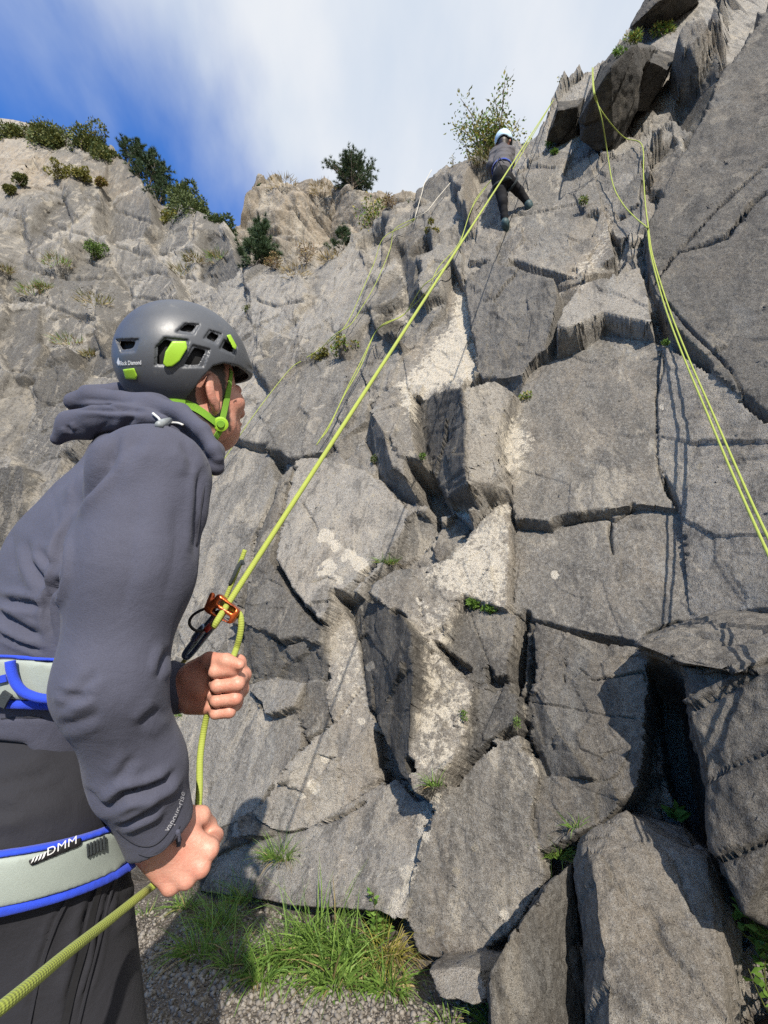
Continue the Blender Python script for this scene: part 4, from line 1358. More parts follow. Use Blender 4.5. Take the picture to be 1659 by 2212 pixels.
def skin_mat(name, col=(0.50, 0.255, 0.19)):
    m, nt, b = new_mat(name)
    tc = N(nt, 'ShaderNodeTexCoord')
    f = noise_node(nt, 26, 5, 0.65, tc.outputs['Object'])
    g = noise_node(nt, 240, 3, 0.6, tc.outputs['Object'])
    c = mixc(nt, ramp(nt, f, 0.3, 0.7), (col[0], col[1] * 0.82, col[2] * 0.78), (col[0] * 1.08, col[1] * 1.12, col[2] * 1.1))
    c = mixc(nt, mth(nt, 'MULTIPLY', ramp(nt, g, 0.4, 0.6), 0.2), c, (col[0] * 0.75, col[1] * 0.62, col[2] * 0.6))
    hr = attr_node(nt, 'hair')
    c = mixc(nt, hr, c, (0.035, 0.025, 0.018))
    nt.links.new(c, b.inputs['Base Color'])
    b.inputs['Roughness'].default_value = 0.5
    b.inputs['Subsurface Weight'].default_value = 0.12
    b.inputs['Subsurface Radius'].default_value = (0.012, 0.005, 0.003)
    b.inputs['Subsurface Scale'].default_value = 0.5
    add_bump(nt, b, [(f, 0.25, 0.006), (g, 0.25, 0.002)])
    return m


M_JACKET = fabric_mat('grey_softshell', (0.058, 0.060, 0.086), weave=700, fold=0.10, sheen=0.06)
M_TROUSER = fabric_mat('charcoal_stretch_cloth', (0.020, 0.020, 0.025), weave=900, fold=0.12, sheen=0.03)
M_SKIN = skin_mat('skin')
m, nt, b = new_mat('grey_helmet_shell')
tc = N(nt, 'ShaderNodeTexCoord')
sm = noise_node(nt, 14, 5, 0.6, tc.outputs['Object']); sp = noise_node(nt, 210, 3, 0.6, tc.outputs['Object']); du = noise_node(nt, 45, 5, 0.7, tc.outputs['Object'])
c = mixc(nt, ramp(nt, sm, 0.3, 0.7), (0.064, 0.069, 0.080), (0.078, 0.083, 0.094))
c = mixc(nt, mth(nt, 'MULTIPLY', ramp(nt, sp, 0.68, 0.73), ramp(nt, sm, 0.45, 0.6)), c, (0.012, 0.012, 0.012))
c = mixc(nt, mth(nt, 'MULTIPLY', ramp(nt, du, 0.58, 0.75), 0.35), c, (0.16, 0.155, 0.145))
nt.links.new(c, b.inputs['Base Color'])
rr_ = N(nt, 'ShaderNodeMapRange'); rr_.inputs['To Min'].default_value = 0.32; rr_.inputs['To Max'].default_value = 0.55
nt.links.new(du, rr_.inputs['Value']); nt.links.new(rr_.outputs['Result'], b.inputs['Roughness'])
add_bump(nt, b, [(sp, 0.05, 0.002)])
M_HELMET = m
M_GREEN = plain_mat('lime_plastic', (0.29, 0.50, 0.03), rough=0.4, var=0.05)
M_STRAP = fabric_mat('lime_webbing', (0.15, 0.31, 0.025), weave=1200, sheen=0.1)
M_BLACK = plain_mat('black_plastic', (0.012, 0.012, 0.014), rough=0.6, var=0.2)
M_HGREY = fabric_mat('pale_grey_webbing', (0.27, 0.305, 0.275), weave=900, bump=0.2, sheen=0.1)
M_BLUE = fabric_mat('blue_webbing', (0.02, 0.055, 0.5), weave=900, bump=0.35, sheen=0.1)
M_DARKWEB = fabric_mat('dark_webbing', (0.025, 0.032, 0.036), weave=500, bump=0.5, sheen=0.1)
M_WHITE = plain_mat('white_print', (0.78, 0.78, 0.78), rough=0.6, var=0.03)
M_CORD = plain_mat('pale_cord', (0.55, 0.55, 0.53), rough=0.7)
M_FOAM = plain_mat('black_foam', (0.010, 0.010, 0.011), rough=0.9)

# ------------------------------------------------------------------ the belayer: skeleton
CR = V3((1, 0, 0)); CU = V3((0, -SP, CP)); CF = V3((0, CP, SP))


def unit(v):
    v = V3(v)
    return v / np.linalg.norm(v)


B_FWD = unit((0.74, 0.67, 0)); B_LEFT = unit((-0.67, 0.74, 0)); UPV = V3((0, 0, 1))
RS = V3(at(330, 1035, 0.70)); RE = V3(at(240, 1475, 0.61)); RW = V3(at(342, 1790, 0.68))
LS = RS + 0.37 * B_LEFT; LE = LS + V3((-0.03, -0.03, -0.29)); LW = V3(at(392, 1487, 0.865))
NECK = 0.5 * (RS + LS) + V3((0.0, 0.0, 0.07)) - 0.01 * B_FWD
PELV = V3((-0.575, 0.85, 0.96))
RH = PELV - 0.10 * B_LEFT; LH = PELV + 0.10 * B_LEFT
RK = V3((-0.43, 0.96, 0.50)); RA = V3((-0.50, 0.88, 0.07)); LK = V3((-0.62, 1.08, 0.50)); LA = V3((-0.74, 1.06, 0.07))
HC = V3(at(411, 836, 0.97))
ha = math.radians(36); hp = math.radians(25)
H_F = unit((math.sin(ha) * math.cos(hp), math.cos(ha) * math.cos(hp), math.sin(hp)))
H_R = unit(np.cross(H_F, UPV)); H_U = np.cross(H_R, H_F)
roll = math.radians(-12)
H_R, H_U = unit(H_R * math.cos(roll) + H_U * math.sin(roll)), unit(H_U * math.cos(roll) - H_R * math.sin(roll))
HAX = (H_F, H_R, H_U)


def hp_(f, r, u):
    return HC + H_F * f + H_R * r + H_U * u


def hand_sdf(P, W, D, T, Nn, k=1.0, curl=(1, 1, 1, 1), thumb='over'):
    """a closed hand: palm, four unequal bent fingers and a thumb. D = wrist to knuckles, T = thumb side, Nn = back of the hand"""
    D = unit(D); T = unit(T - D * (T @ D)); Nn = unit(Nn - D * (Nn @ D) - T * (Nn @ T))
    L = lambda d, t, n: W + k * (D * d + T * t + Nn * n)
    kn = [(.088, .031, .004), (.093, .009, .009), (.088, -.013, .006), (.078, -.033, -.001)]
    pl = [.046, .050, .046, .036]; ml = [.027, .031, .029, .022]; dl = [.021, .023, .022, .019]
    rr = [.0108, .0112, .0104, .0092]
    palm = cone(P, L(-.03, 0, -.002), L(.03, .004, -.005), .027 * k, .031 * k)
    for q in range(4):
        palm = smin(palm, cone(P, L(.012, kn[q][1] * .55, -.004), L(*kn[q]), .018 * k, .0135 * k), .012 * k)
    palm = smin(palm, cone(P, L(.02, .022, -.016), L(.05, .03, -.018), .018 * k, .015 * k), .014 * k)      # ball of the thumb
    palm = smin(palm, cone(P, L(.01, -.024, -.014), L(.055, -.032, -.012), .015 * k, .012 * k), .014 * k)
    for q in range(4):
        palm = smin(palm, ball(P, L(kn[q][0] + .002, kn[q][1], kn[q][2] + .003), .0118 * k), .006 * k)
    d = palm
    for q in range(4):
        c = curl[q]
        a0 = math.radians(78 * c); a1 = math.radians(172 * c); a2 = math.radians(232 * c)
        p0 = V3(kn[q])
        p1 = p0 + pl[q] * V3((math.cos(a0), -.02 * (q - 1.5), -math.sin(a0)))
        p2 = p1 + ml[q] * V3((math.cos(a1), 0, -math.sin(a1)))
        p3 = p2 + dl[q] * V3((math.cos(a2), .04, -math.sin(a2)))
        r = rr[q]
        fg = cone(P, L(*p0), L(*p1), r * 1.12 * k, r * 1.0 * k)
        fg = smin(fg, cone(P, L(*p1), L(*p2), r * 1.03 * k, r * .92 * k), .003 * k)
        fg = smin(fg, cone(P, L(*p2), L(*p3), r * .92 * k, r * .78 * k), .003 * k)
        d = smin(d, fg, .0035 * k)
    if thumb == 'over':
        tp = [(.022, .030, -.012), (.055, .046, -.026), (.088, .046, -.040), (.112, .040, -.047)]
    else:
        tp = [(.022, .030, -.012), (.056, .044, -.030), (.080, .034, -.050), (.090, .014, -.058)]
    tr = [.016, .0135, .0118, .0082]
    th = chain(P, [L(*p) for p in tp], [x * k for x in tr], .004 * k)
    d = smin(d, th, .005 * k)
    return d


R_D = unit(0.70 * CR - 0.68 * CU + 0.12 * CF); R_T = unit(0.42 * CR + 0.80 * CU + 0.25 * CF); R_N = unit(-CF + 0.25 * CU)
L_D = unit(0.97 * CR + 0.10 * CU - 0.05 * CF); L_T = unit(-0.12 * CR + 0.95 * CU + 0.05 * CF); L_N = unit(CF + 0.12 * CR)
RWH = V3(at(316, 1792, 0.69)); LWH = V3(at(402, 1484, 0.86))
HS_R, HS_L = 1.03, 1.10


HEAD_S = 1.07


def head_sdf(P):
    P = HC + (P - HC) / HEAD_S
    q = frame_coords(P, HC, HAX)
    d = ellip(q - (-.008, 0, .018), (.098, .076, .105))
    d = smin(d, ellip(q - (.035, 0, -.055), (.060, .058, .070)), .03)                       # face
    d = smin(d, ellip(q - (.050, 0, -.092), (.036, .040, .030)), .025)                      # jaw and chin
    for s in (-1, 1):
        d = smin(d, ellip(q - (.058, .040 * s, -.032), (.030, .026, .024)), .018)           # cheekbones
        d = smin(d, ellip(q - (.0, .056 * s, -.078), (.045, .014, .030)), .022)             # jaw corners
        d = smax(d, -ellip(q - (.098, .031 * s, -.004), (.016, .016, .011)), .010)          # eye sockets
        d = np.minimum(d, ellip(q - (.082, .031 * s, -.005), (.013, .013, .012)))           # eyes
        e = frame_coords(P, hp_(-.012, .078 * s, -.022), (unit(H_F * .93 - H_R * .35 * s + H_U * .05), unit(H_R * s * .93 + H_F * .35), H_U))
        ear = ellip(e - (-.002, .002, .002), (.019, .0075, .031))
        ear = smax(ear, -ellip(e - (.005, .010, .005), (.0105, .0075, .019)), .003)
        ear = smin(ear, ellip(e - (.002, .0, -.027), (.008, .006, .010)), .005)
        d = smin(d, ear, .006)
    d = smin(d, cone(P, hp_(.094, 0, -.004), hp_(.112, 0, -.046), .008, .013), .014)         # nose
    d = smin(d, ellip(q - (.096, 0, -.072), (.008, .024, .006)), .008)                       # lips
    d = smin(d, ellip(q - (.094, 0, -.083), (.008, .020, .006)), .006)
    d = smax(d, -ellip(q - (.106, 0, -.0775), (.010, .020, .0018)), .003)
    neck = cone(P, hp_(-.022, 0, -.06), NECK - V3((0, 0, .02)), .058, .066)
    d = smin(d, neck, .025)
    return d * HEAD_S


def body_sdf(P):
    far_ = np.linalg.norm(P - HC, axis=1)
    d = np.minimum(far_ - .15, cone(P, hp_(-.022, 0, -.06), NECK - V3((0, 0, .02)), .058, .066))
    nr_ = np.nonzero(far_ < .26)[0]
    if len(nr_): d[nr_] = head_sdf(P[nr_])
    t = cone(P, NECK - V3((0, 0, .10)), PELV + V3((0, 0, .08)), .045, .04)
    t = smin(t, cone(P, RS + .05 * B_LEFT, LS - .05 * B_LEFT, .04, .04), .03)
    t = smin(t, cone(P, RH, LH, .04, .04), .03)
    d = smin(d, t, .03)
    for S, E, W in ((RS, RE, RWH), (LS, LE, LWH)):
        d = smin(d, chain(P, [S, E, W], [.045, .038, .027], .02), .03)
    for h, k, a in ((RH, RK, RA), (LH, LK, LA)):
        d = smin(d, chain(P, [h, k, a], [.035, .03, .025], .02), .02)
    for W_, D_, args in ((RWH, R_D, (R_T, R_N, HS_R, (1, 1, 1, .92), 'under')), (LWH, L_D, (L_T, L_N, HS_L, (1, 1, 1, 1), 'over'))):
        hc_ = W_ + .05 * D_
        far_ = np.linalg.norm(P - hc_, axis=1)
        hd = far_ - .13
        nr_ = np.nonzero(far_ < .19)[0]
        if len(nr_): hd[nr_] = hand_sdf(P[nr_], W_, D_, *args)
        d = smin(d, hd, .012)
    return d


def torso_sdf(P):
    c = 0.5 * (RS + LS)
    d = cone(P, RS + .06 * B_LEFT - V3((0, 0, .02)), LS - .06 * B_LEFT - V3((0, 0, .02)), .083, .083)
    d = smin(d, cone(P, c - .015 * B_FWD - V3((0, 0, .10)), PELV + V3((0, 0, .10)), .128, .130), .06)
    d = smin(d, cone(P, RS + .09 * B_LEFT - V3((0, 0, .12)), RH + .03 * B_LEFT + V3((0, 0, .10)), .108, .120), .06)
    d = smin(d, cone(P, LS - .09 * B_LEFT - V3((0, 0, .12)), LH - .03 * B_LEFT + V3((0, 0, .10)), .108, .120), .06)
    d = smin(d, cone(P, c + V3((0, 0, .02)), NECK + .01 * B_FWD + V3((0, 0, .02)), .085, .070), .05)
    return d


ARM_DIR = unit(RW - RE)
CUFF_N = unit(ARM_DIR + 0.35 * CR - 0.15 * CF)


def sleeve_r(P):
    d = chain(P, [RS, RS + .5 * (RE - RS) - .004 * CF, RE, RE + .55 * (RW - RE), RW + .01 * ARM_DIR], [.083, .077, .061, .057, .049], .03)
    return d


def sleeve_l(P):
    return chain(P, [LS, LE, LW - .008 * unit(LW - LE)], [.080, .070, .046], .03)


def jacket_sdf(P):
    d = torso_sdf(P)
    d = smin(d, sleeve_r(P), .009)
    d = smin(d, sleeve_l(P), .03)
    # cuffs: cut square and hollow
    cr = (P - (RW + .012 * ARM_DIR)) @ CUFF_N
    near = ball(P, RW, .16)
    d = np.where(near < 0, smax(d, cr, .006), d)
    hol = np.maximum(cone(P, RE, RW + .06 * ARM_DIR, .045, .040), -(cr + .05))
    d = np.where(near < 0, smax(d, -hol, .004), d)
    # hem
    hem = (P - V3((0, 0, 1.062))) @ unit((0.10, 0.05, 1))
    nl = ball(P, LW, .12)
    low = (cone(P, RE, RW, .12, .12) > 0) & (cone(P, LE, LW, .1, .1) > 0)
    d = np.where(low, smax(d, -hem, .008), d)
    return d


def trouser_sdf(P):
    d = cone(P, PELV + V3((0, 0, .13)), PELV - V3((0, 0, .0)), .128, .130)
    d = smin(d, cone(P, RH + V3((0, 0, .05)), LH + V3((0, 0, .05)), .118, .118), .05)
    d = smin(d, cone(P, RH - .04 * B_FWD - V3((0, 0, .02)), LH - .04 * B_FWD - V3((0, 0, .02)), .105, .105), .05)
    d = smin(d, chain(P, [RH + V3((0, 0, .02)), RK, RA], [.118, .092, .065], .03), .035)
    d = smin(d, chain(P, [LH + V3((0, 0, .02)), LK, LA], [.108, .080, .062], .03), .035)
    return d


BEL_LO = np.minimum.reduce([HC, RS, RE, PELV, LA, RA]) - .28
BEL_HI = np.maximum.reduce([HC, LS, LW, LWH, PELV, LA]) + .28
BEL_LO[2] = 0.0

belayer = empty('person', (PELV[0], PELV[1], 0.0))
tag(belayer, 'belayer in grey softshell jacket and grey helmet holding a lime rope, seen from behind', 'person')


def main_island(v, f):
    """drop loose crumbs: keep the largest connected piece"""
    lab = np.arange(len(v))
    for _ in range(400):
        m = lab[f].min(1)
        new = lab.copy()
        for k in range(4): np.minimum.at(new, f[:, k], m)
        new = new[new]
        if (new == lab).all(): break
        lab = new
    big = np.bincount(lab).argmax()
    keep = lab == big
    idx = np.cumsum(keep) - 1
    return v[keep], idx[f[keep[f[:, 0]]]]


def hi_lo_mesh(name, sdf, lo, hi, res, mat, parent, smooth_n=1, disp=None, attr=None, single=False):
    v, f = surf(sdf, lo, hi, res)
    if single: v, f = main_island(v, f)
    if smooth_n: v = smooth_mesh(v, f, smooth_n)
    if disp is not None:
        v = disp(v, vnormals(v, f))
    return mesh_obj(name, v, f, mat, parent, True, attr(v) if attr else None)


# ---- body
def skin_attr(v):
    q = frame_coords(v, HC, HAX)
    hair = sstep(-.098, -.080, q[:, 2] + .25 * q[:, 0] + .012 * noise3(v, 60)) * sstep(.038, .026, q[:, 0] + .006 * noise3(v, 90)) * sstep(-.13, -.10, q[:, 2])
    ear = ((q[:, 0] + .012) / .030) ** 2 + ((q[:, 2] + .024) / .042) ** 2 < 1
    hair = np.where(ear & (np.abs(q[:, 1]) > .066), 0, hair)
    far_ = np.linalg.norm(q, axis=1) > .2
    return dict(hair=np.where(far_, 0, hair))


body = hi_lo_mesh('body', body_sdf, BEL_LO, BEL_HI, 0.0026, M_SKIN, belayer, 1, None, skin_attr)

# ---- jacket with folds
FOLDS = [  # polyline in the picture frame, half width, depth in m
    # seams
    ([(217, 921), (200, 955), (186, 995), (172, 1045), (152, 1108)], 2.2, .0030), ([(108, 985), (113, 1060), (120, 1120), (134, 1165)], 2.0, .0025), ([(-30, 1552), (40, 1549), (125, 1553)], 2.4, .003),
    # armpit and shoulder
    ([(268, 930), (240, 980), (206, 1034), (170, 1088), (146, 1116)], 9, .012), ([(330, 935), (285, 960), (250, 1000), (225, 1050)], 12, .005), ([(438, 995), (430, 1060), (424, 1150), (418, 1220)], 6, .006),
    ([(385, 950), (410, 985), (420, 1030)], 8, .004),
    ([(156, 1100), (136, 1161), (129, 1244), (108, 1304), (105, 1344), (112, 1400)], 5, .012),
    # back
    ([(60, 1160), (70, 1215), (88, 1250), (112, 1282)], 8, .008), ([(84, 1180), (100, 1205), (122, 1230)], 7, .005), ([(-20, 1290), (25, 1297), (65, 1306), (108, 1318)], 6, .009), ([(-20, 1310), (20, 1340), (60, 1362), (95, 1375)], 7, .009),
    ([(-20, 1364), (40, 1388), (104, 1412)], 4, .006), ([(20, 1130), (30, 1190), (35, 1250)], 12, .004),
    # elbow
    ([(112, 1486), (140, 1500), (175, 1506), (215, 1496)], 6, .004), ([(214, 1440), (185, 1480), (155, 1512), (122, 1536)], 8, .004), ([(118, 1570), (160, 1562), (225, 1536)], 8, .003),
    ([(368, 1395), (352, 1432), (342, 1470)], 7, .006), ([(356, 1530), (330, 1548), (300, 1580)], 8, .004),
    # forearm and bunched cuff
    ([(290, 1628), (272, 1660), (252, 1690)], 8, .004), ([(392, 1655), (360, 1688), (320, 1704), (270, 1716), (215, 1756)], 7, .011), ([(352, 1728), (320, 1752), (290, 1770), (250, 1795)], 6, .008),
    ([(180, 1700), (215, 1735), (250, 1752)], 8, .004),
    # long soft drape of the sleeve
    ([(300, 1000), (292, 1120), (275, 1260), (262, 1380)], 30, .004), ([(382, 1050), (378, 1200), (348, 1340)], 26, .004),
]


def folds_disp(folds, amp_noise=0.0018):
    def fn(v, n):
        fx, fy, dep = project(v)
        view = v - V3((0, 0, CAM_H))
        facing = sstep(0.05, -0.25, (n * view).sum(1) / np.linalg.norm(view, axis=1))
        wob = 7 * noise3(v, 18.0)
        h = np.zeros(len(v))
        for line, w, dp in folds:
            d, pos = line_d(fx + wob, fy + wob * .6, line)
            end = sstep(0.0, 0.3, np.minimum(pos, 1 - pos))
            h += (-dp * np.exp(-d / w) + (0.7 * dp * np.exp(-((d - 2.6 * w) / (1.6 * w)) ** 2) if w > 3 else 0)) * end
        h *= facing
        st = v * np.array([1, 1, .55])
        h += amp_noise * (0.8 * fbm(st, 9.0, 2, off=4.0) + 0.7 * ridged(st, 5.0, 2, off=1.0) - 0.7)
        return v + n * h[:, None]
    return fn


def jacket_box():
    return BEL_LO + V3((0, 0, .75)), BEL_HI


jl, jh = jacket_box()
jacket = hi_lo_mesh('jacket', jacket_sdf, jl, jh, 0.0046, M_JACKET, belayer, 2, folds_disp(FOLDS), None, True)
HEM_FOLDS = [([(-40, 1700), (60, 1680), (140, 1655)], 14, .006), ([(-40, 1742), (80, 1712), (160, 1690)], 16, .005), ([(-30, 1760), (60, 1750)], 10, .004),
             ([(250, 1870), (235, 1930), (215, 2010), (190, 2120), (170, 2212)], 5, .004), ([(215, 1880), (200, 1960), (165, 2090), (140, 2212)], 7, .006), ([(150, 1930), (110, 2010), (80, 2110), (60, 2212)], 4, .004),
             ([(280, 1880), (250, 1920)], 10, .008), ([(275, 1960), (230, 2000)], 8, .006)]
trousers = hi_lo_mesh('trousers', trouser_sdf, BEL_LO, BEL_HI, 0.006, M_TROUSER, belayer, 2, folds_disp(HEM_FOLDS, .0022))
for A_, K_ in ((RA, RK), (LA, LK)):
    sd_ = lambda P, A_=A_: np.maximum(smin(cone(P, A_ - V3((0, 0, .02)) - .04 * B_FWD, A_ - V3((0, 0, .03)) + .17 * B_FWD, .046, .040), cone(P, A_, A_ + V3((0, 0, .05)), .048, .046), .03), -(P[:, 2] - .002))
    hi_lo_mesh('shoe', sd_, A_ - .3, A_ + .3, 0.006, M_BLACK, belayer, 1)


# ---- hood and collar
def hood_sdf(P):
    A = [(160, 868, .85), (200, 858, .85), (262, 868, .845), (330, 876, .84), (390, 892, .82), (436, 930, .80), (462, 972, .79), (470, 990, .79)]
    d = chain(P, [at(*p) for p in A], [.017, .020, .018, .017, .016, .014, .011, .009], .008)
    A2 = [(190, 852, .90), (260, 850, .93), (330, 858, .95), (400, 880, .95)]
    d = smin(d, chain(P, [at(*p) for p in A2], [.018, .02, .02, .018], .01), .01)
    Bf = [(150, 912, .82), (205, 908, .815), (262, 902, .81), (320, 903, .80), (352, 908, .79)]
    d = smin(d, chain(P, [at(*p) for p in Bf], [.021, .024, .022, .017, .010], .006), .003)
    d = smin(d, chain(P, [at(124, 948, .82), at(146, 926, .82), at(190, 925, .82)], [.012, .020, .022], .006), .006)
    d = smin(d, chain(P, [at(230, 900, .87), at(330, 905, .86), at(400, 940, .84)], [.042, .040, .030], .03), .008)
    # stand-up collar at the throat
    d = smin(d, chain(P, [at(430, 935, .82), at(462, 975, .81), at(466, 1010, .80)], [.016, .016, .014], .01), .008)
    return d


HOOD_FOLDS = [([(150, 885), (200, 884), (260, 884), (330, 893)], 4, .006), ([(205, 870), (260, 880), (330, 888)], 3, .004), ([(232, 905), (215, 930), (205, 950)], 3, .003),
              ([(300, 893), (270, 912), (250, 940)], 6, .005), ([(180, 862), (240, 866), (300, 872)], 3, .003), ([(140, 915), (150, 935)], 4, .004)]
hood_lo = np.minimum.reduce([V3(at(120, 950, .78)), V3(at(160, 850, .92))]) - .12
hood_hi = np.maximum.reduce([V3(at(470, 900, .98)), V3(at(400, 850, .98))]) + .12
hood = hi_lo_mesh('hood', hood_sdf, hood_lo, hood_hi, 0.0030, M_JACKET, jacket, 1, folds_disp(HOOD_FOLDS, .0012))
# drawcord with toggle
cord = [(330, 893), (342, 903), (350, 912), (366, 913), (384, 914), (395, 918)]
cp_ = hits(lambda P: np.minimum(hood_sdf(P), jacket_sdf(P)), cord, .5, .004)
tube('drawcord', spline([Vector(p) for p in cp_], 5), .0022, M_CORD, jacket, 6)
tg = hits(lambda P: np.minimum(hood_sdf(P), jacket_sdf(P)), [(343, 918), (366, 908)], .5, .008)
tube('toggle', [Vector(tg[0]), Vector(tg[0] * .6 + tg[1] * .4), Vector(tg[1])], [.0055, .0065, .005], plain_mat('grey_toggle', (.22, .24, .25), .5), jacket, 10)

# ---- lettering on the cuff
def drop_on(o, q, lift):
    """picture-frame points laid on a finished mesh"""
    from mathutils.bvhtree import BVHTree
    me = o.data
    t = BVHTree.FromPolygons([v.co for v in me.vertices], [tuple(p.vertices) for p in me.polygons])
    org = Vector((0, 0, CAM_H)); out = []; last = 0.7
    for x, y in q:
        d = (at(x, y, 1.0) - org).normalized()
        h = t.ray_cast(org, d)
        if h[0] is not None: last = (h[0] - org).length
        out.append(tuple(org + d * (last - lift)))
    return np.array(out)


def flat_print(name, body, p0, p1, height, sdf, mat, parent, lift=.0025, shear=0.0, space=1.0, curve=0.0, spread=1.0):
    """lettering laid along the line p0-p1 (picture frame) on the surface sdf"""
    pts, fs = text_points(body, 1.0, shear, space)
    w = pts[:, 0].max() - pts[:, 0].min()
    p0 = np.array(p0, float); p1 = np.array(p1, float); L = np.linalg.norm(p1 - p0)
    ex = (p1 - p0) / L; ey = np.array([ex[1], -ex[0]])
    t = (pts[:, 0] - pts[:, 0].min()) / w
    q = p0 + ex * (t * L)[:, None] + ey * (pts[:, 1] * height / 0.7)[:, None] + ey * (curve * 4 * t * (1 - t))[:, None]
    v = hits(sdf, q, .3, lift) if callable(sdf) else drop_on(sdf, q, lift)
    return mesh_obj(name, v, fs, mat, parent, False)


flat_print('cuff_print', 'vapour-rise', (363, 1797), (400, 1712), 12, jacket, plain_mat('grey_print', (.5, .5, .54), .6), jacket, .0012, curve=-6)
# cuff tab
ct = hits(lambda P: np.minimum(jacket_sdf(P), body_sdf(P)), [(384, 1796), (386, 1812), (386, 1828)], .3, .006)
tube('cuff_tab', [Vector(p) for p in ct], [.003, .0042, .003], M_JACKET, jacket, 8)

# ------------------------------------------------------------------ helmet
HEL_R = (.137, .112, .120)
HEL_C = (-.004, 0, .046)


def helmet_outer(P):
    q = frame_coords(P, HC, HAX) - np.array(HEL_C)
    d = ellip(q, HEL_R)
    # a slight keel along the crown and a small peak over the brow
    d = smin(d, ellip(q - (.100, 0, -.012), (.036, .062, .014)), .03)
    return d


RIM_F = [-.16, -.10, -.080, -.062, -.044, -.024, .0, .04, .10, .16]
RIM_U = [-.060, -.068, -.062, -.036, .000, .022, .030, .030, .022, .014]


def vent_prism(P, poly):
    fx, fy, dep = project(P)
    d = -poly_sd(fx, fy, poly) * dep / FPX
    return d


VENTS = [  # opening, and the wider chamfer round it (picture frame)
    ([(256, 738), (294, 738), (286, 752), (266, 755)], [(250, 733), (301, 732), (291, 760), (262, 762)]),
    ([(343, 748), (357, 734), (372, 740), (352, 786), (340, 786)], [(336, 750), (355, 729), (408, 734), (404, 757), (384, 786), (360, 792), (334, 790)]),
    ([(398, 788), (420, 752), (444, 758), (428, 787)], [(390, 794), (416, 745), (454, 754), (440, 793)]),
    ([(388, 714), (402, 702), (424, 704), (412, 717)], [(380, 718), (399, 698), (432, 700), (418, 723)]),
    ([(446, 730), (456, 718), (472, 726), (462, 738)], [(439, 732), (452, 712), (480, 721), (468, 744)]),
    ([(480, 752), (487, 738), (503, 750), (499, 761)], [(473, 754), (484, 733), (512, 748), (505, 766)]),
]


def helmet_sdf(P):
    q = frame_coords(P, HC, HAX)
    o = helmet_outer(P)
    d = smax(o, -(o + .007), .002)
    rim = np.interp(q[:, 0], RIM_F, RIM_U)
    d = smax(d, rim - q[:, 2], .003)
    # mirrored openings on both sides
    Q = P - 2 * (q[:, 1:2]) * H_R[None]
    for op, ch in VENTS:
        for X in (P,):
            front = project(X)[2] < project(HC[None])[2] + .03
            pr = np.where(front, vent_prism(X, ch), 1.0)
            d = smax(d, -np.maximum(pr, -(o + .0035)), .002)
            pr = np.where(front, vent_prism(X, op), 1.0)
            d = smax(d, -pr, .001)
    return d


helmet = hi_lo_mesh('helmet', helmet_sdf, HC - .21, HC + .21, 0.0020, M_HELMET, belayer, 2)


def liner_sdf(P):
    q = frame_coords(P, HC, HAX)
    o = helmet_outer(P) + .013
    return smax(smax(o, -(o + .010), .003), np.interp(q[:, 0], RIM_F, RIM_U) + .012 - q[:, 2], .003)


hi_lo_mesh('helmet_liner', liner_sdf, HC - .21, HC + .21, 0.004, M_FOAM, helmet, 1)


def plate(name, poly, t0, t1, mat, parent, base=helmet_outer, res=.0016, pad_=.05, round_=.0015):
    """a raised plate following a surface: outline in the picture frame, from t0 to t1 above the surface"""
    c = np.mean(poly, axis=0)
    p = hit(base, c[0], c[1])
    hw = (np.max(poly, 0) - np.min(poly, 0)).max() * np.linalg.norm(p - V3((0, 0, CAM_H))) / FPX * .75 + pad_ * .3

    def s(P):
        b_ = base(P)
        d = smax(vent_prism(P, poly), np.abs(b_ - .5 * (t0 + t1)) - .5 * (t1 - t0), round_)
        return d
    return hi_lo_mesh(name, s, p - hw, p + hw, res, mat, parent, 1)


plate('headlamp_clip', [(352, 786), (357, 760), (372, 737), (402, 737), (405, 752), (388, 780), (372, 792), (358, 793)], .000, .0055, M_GREEN, helmet)
plate('headlamp_clip', [(489, 724), (498, 722), (512, 748), (509, 756), (503, 752)], .001, .006, M_GREEN, helmet)
plate('rear_clip', [(265, 798), (290, 795), (297, 812), (294, 820), (271, 819)], .000, .006, M_GREEN, helmet)
_hs = helmet_outer
flat_print('helmet_print', 'Black Diamond', (258, 789), (305, 787), 9, lambda P: helmet_outer(P), M_WHITE, helmet, .0012)
lv = hits(helmet_outer, [(252, 783), (255.5, 772), (259, 783), (255.5, 790)], .3, .0012)
mesh_obj('helmet_emblem', lv, [(0, 1, 2, 3)], M_WHITE, helmet, False)
lv = hits(helmet_outer, [(498, 785), (506, 784), (507, 793), (502, 789), (500, 792)], .3, .0012)
mesh_obj('helmet_emblem', lv, [(0, 1, 2, 3, 4)], M_BLACK, helmet, False)


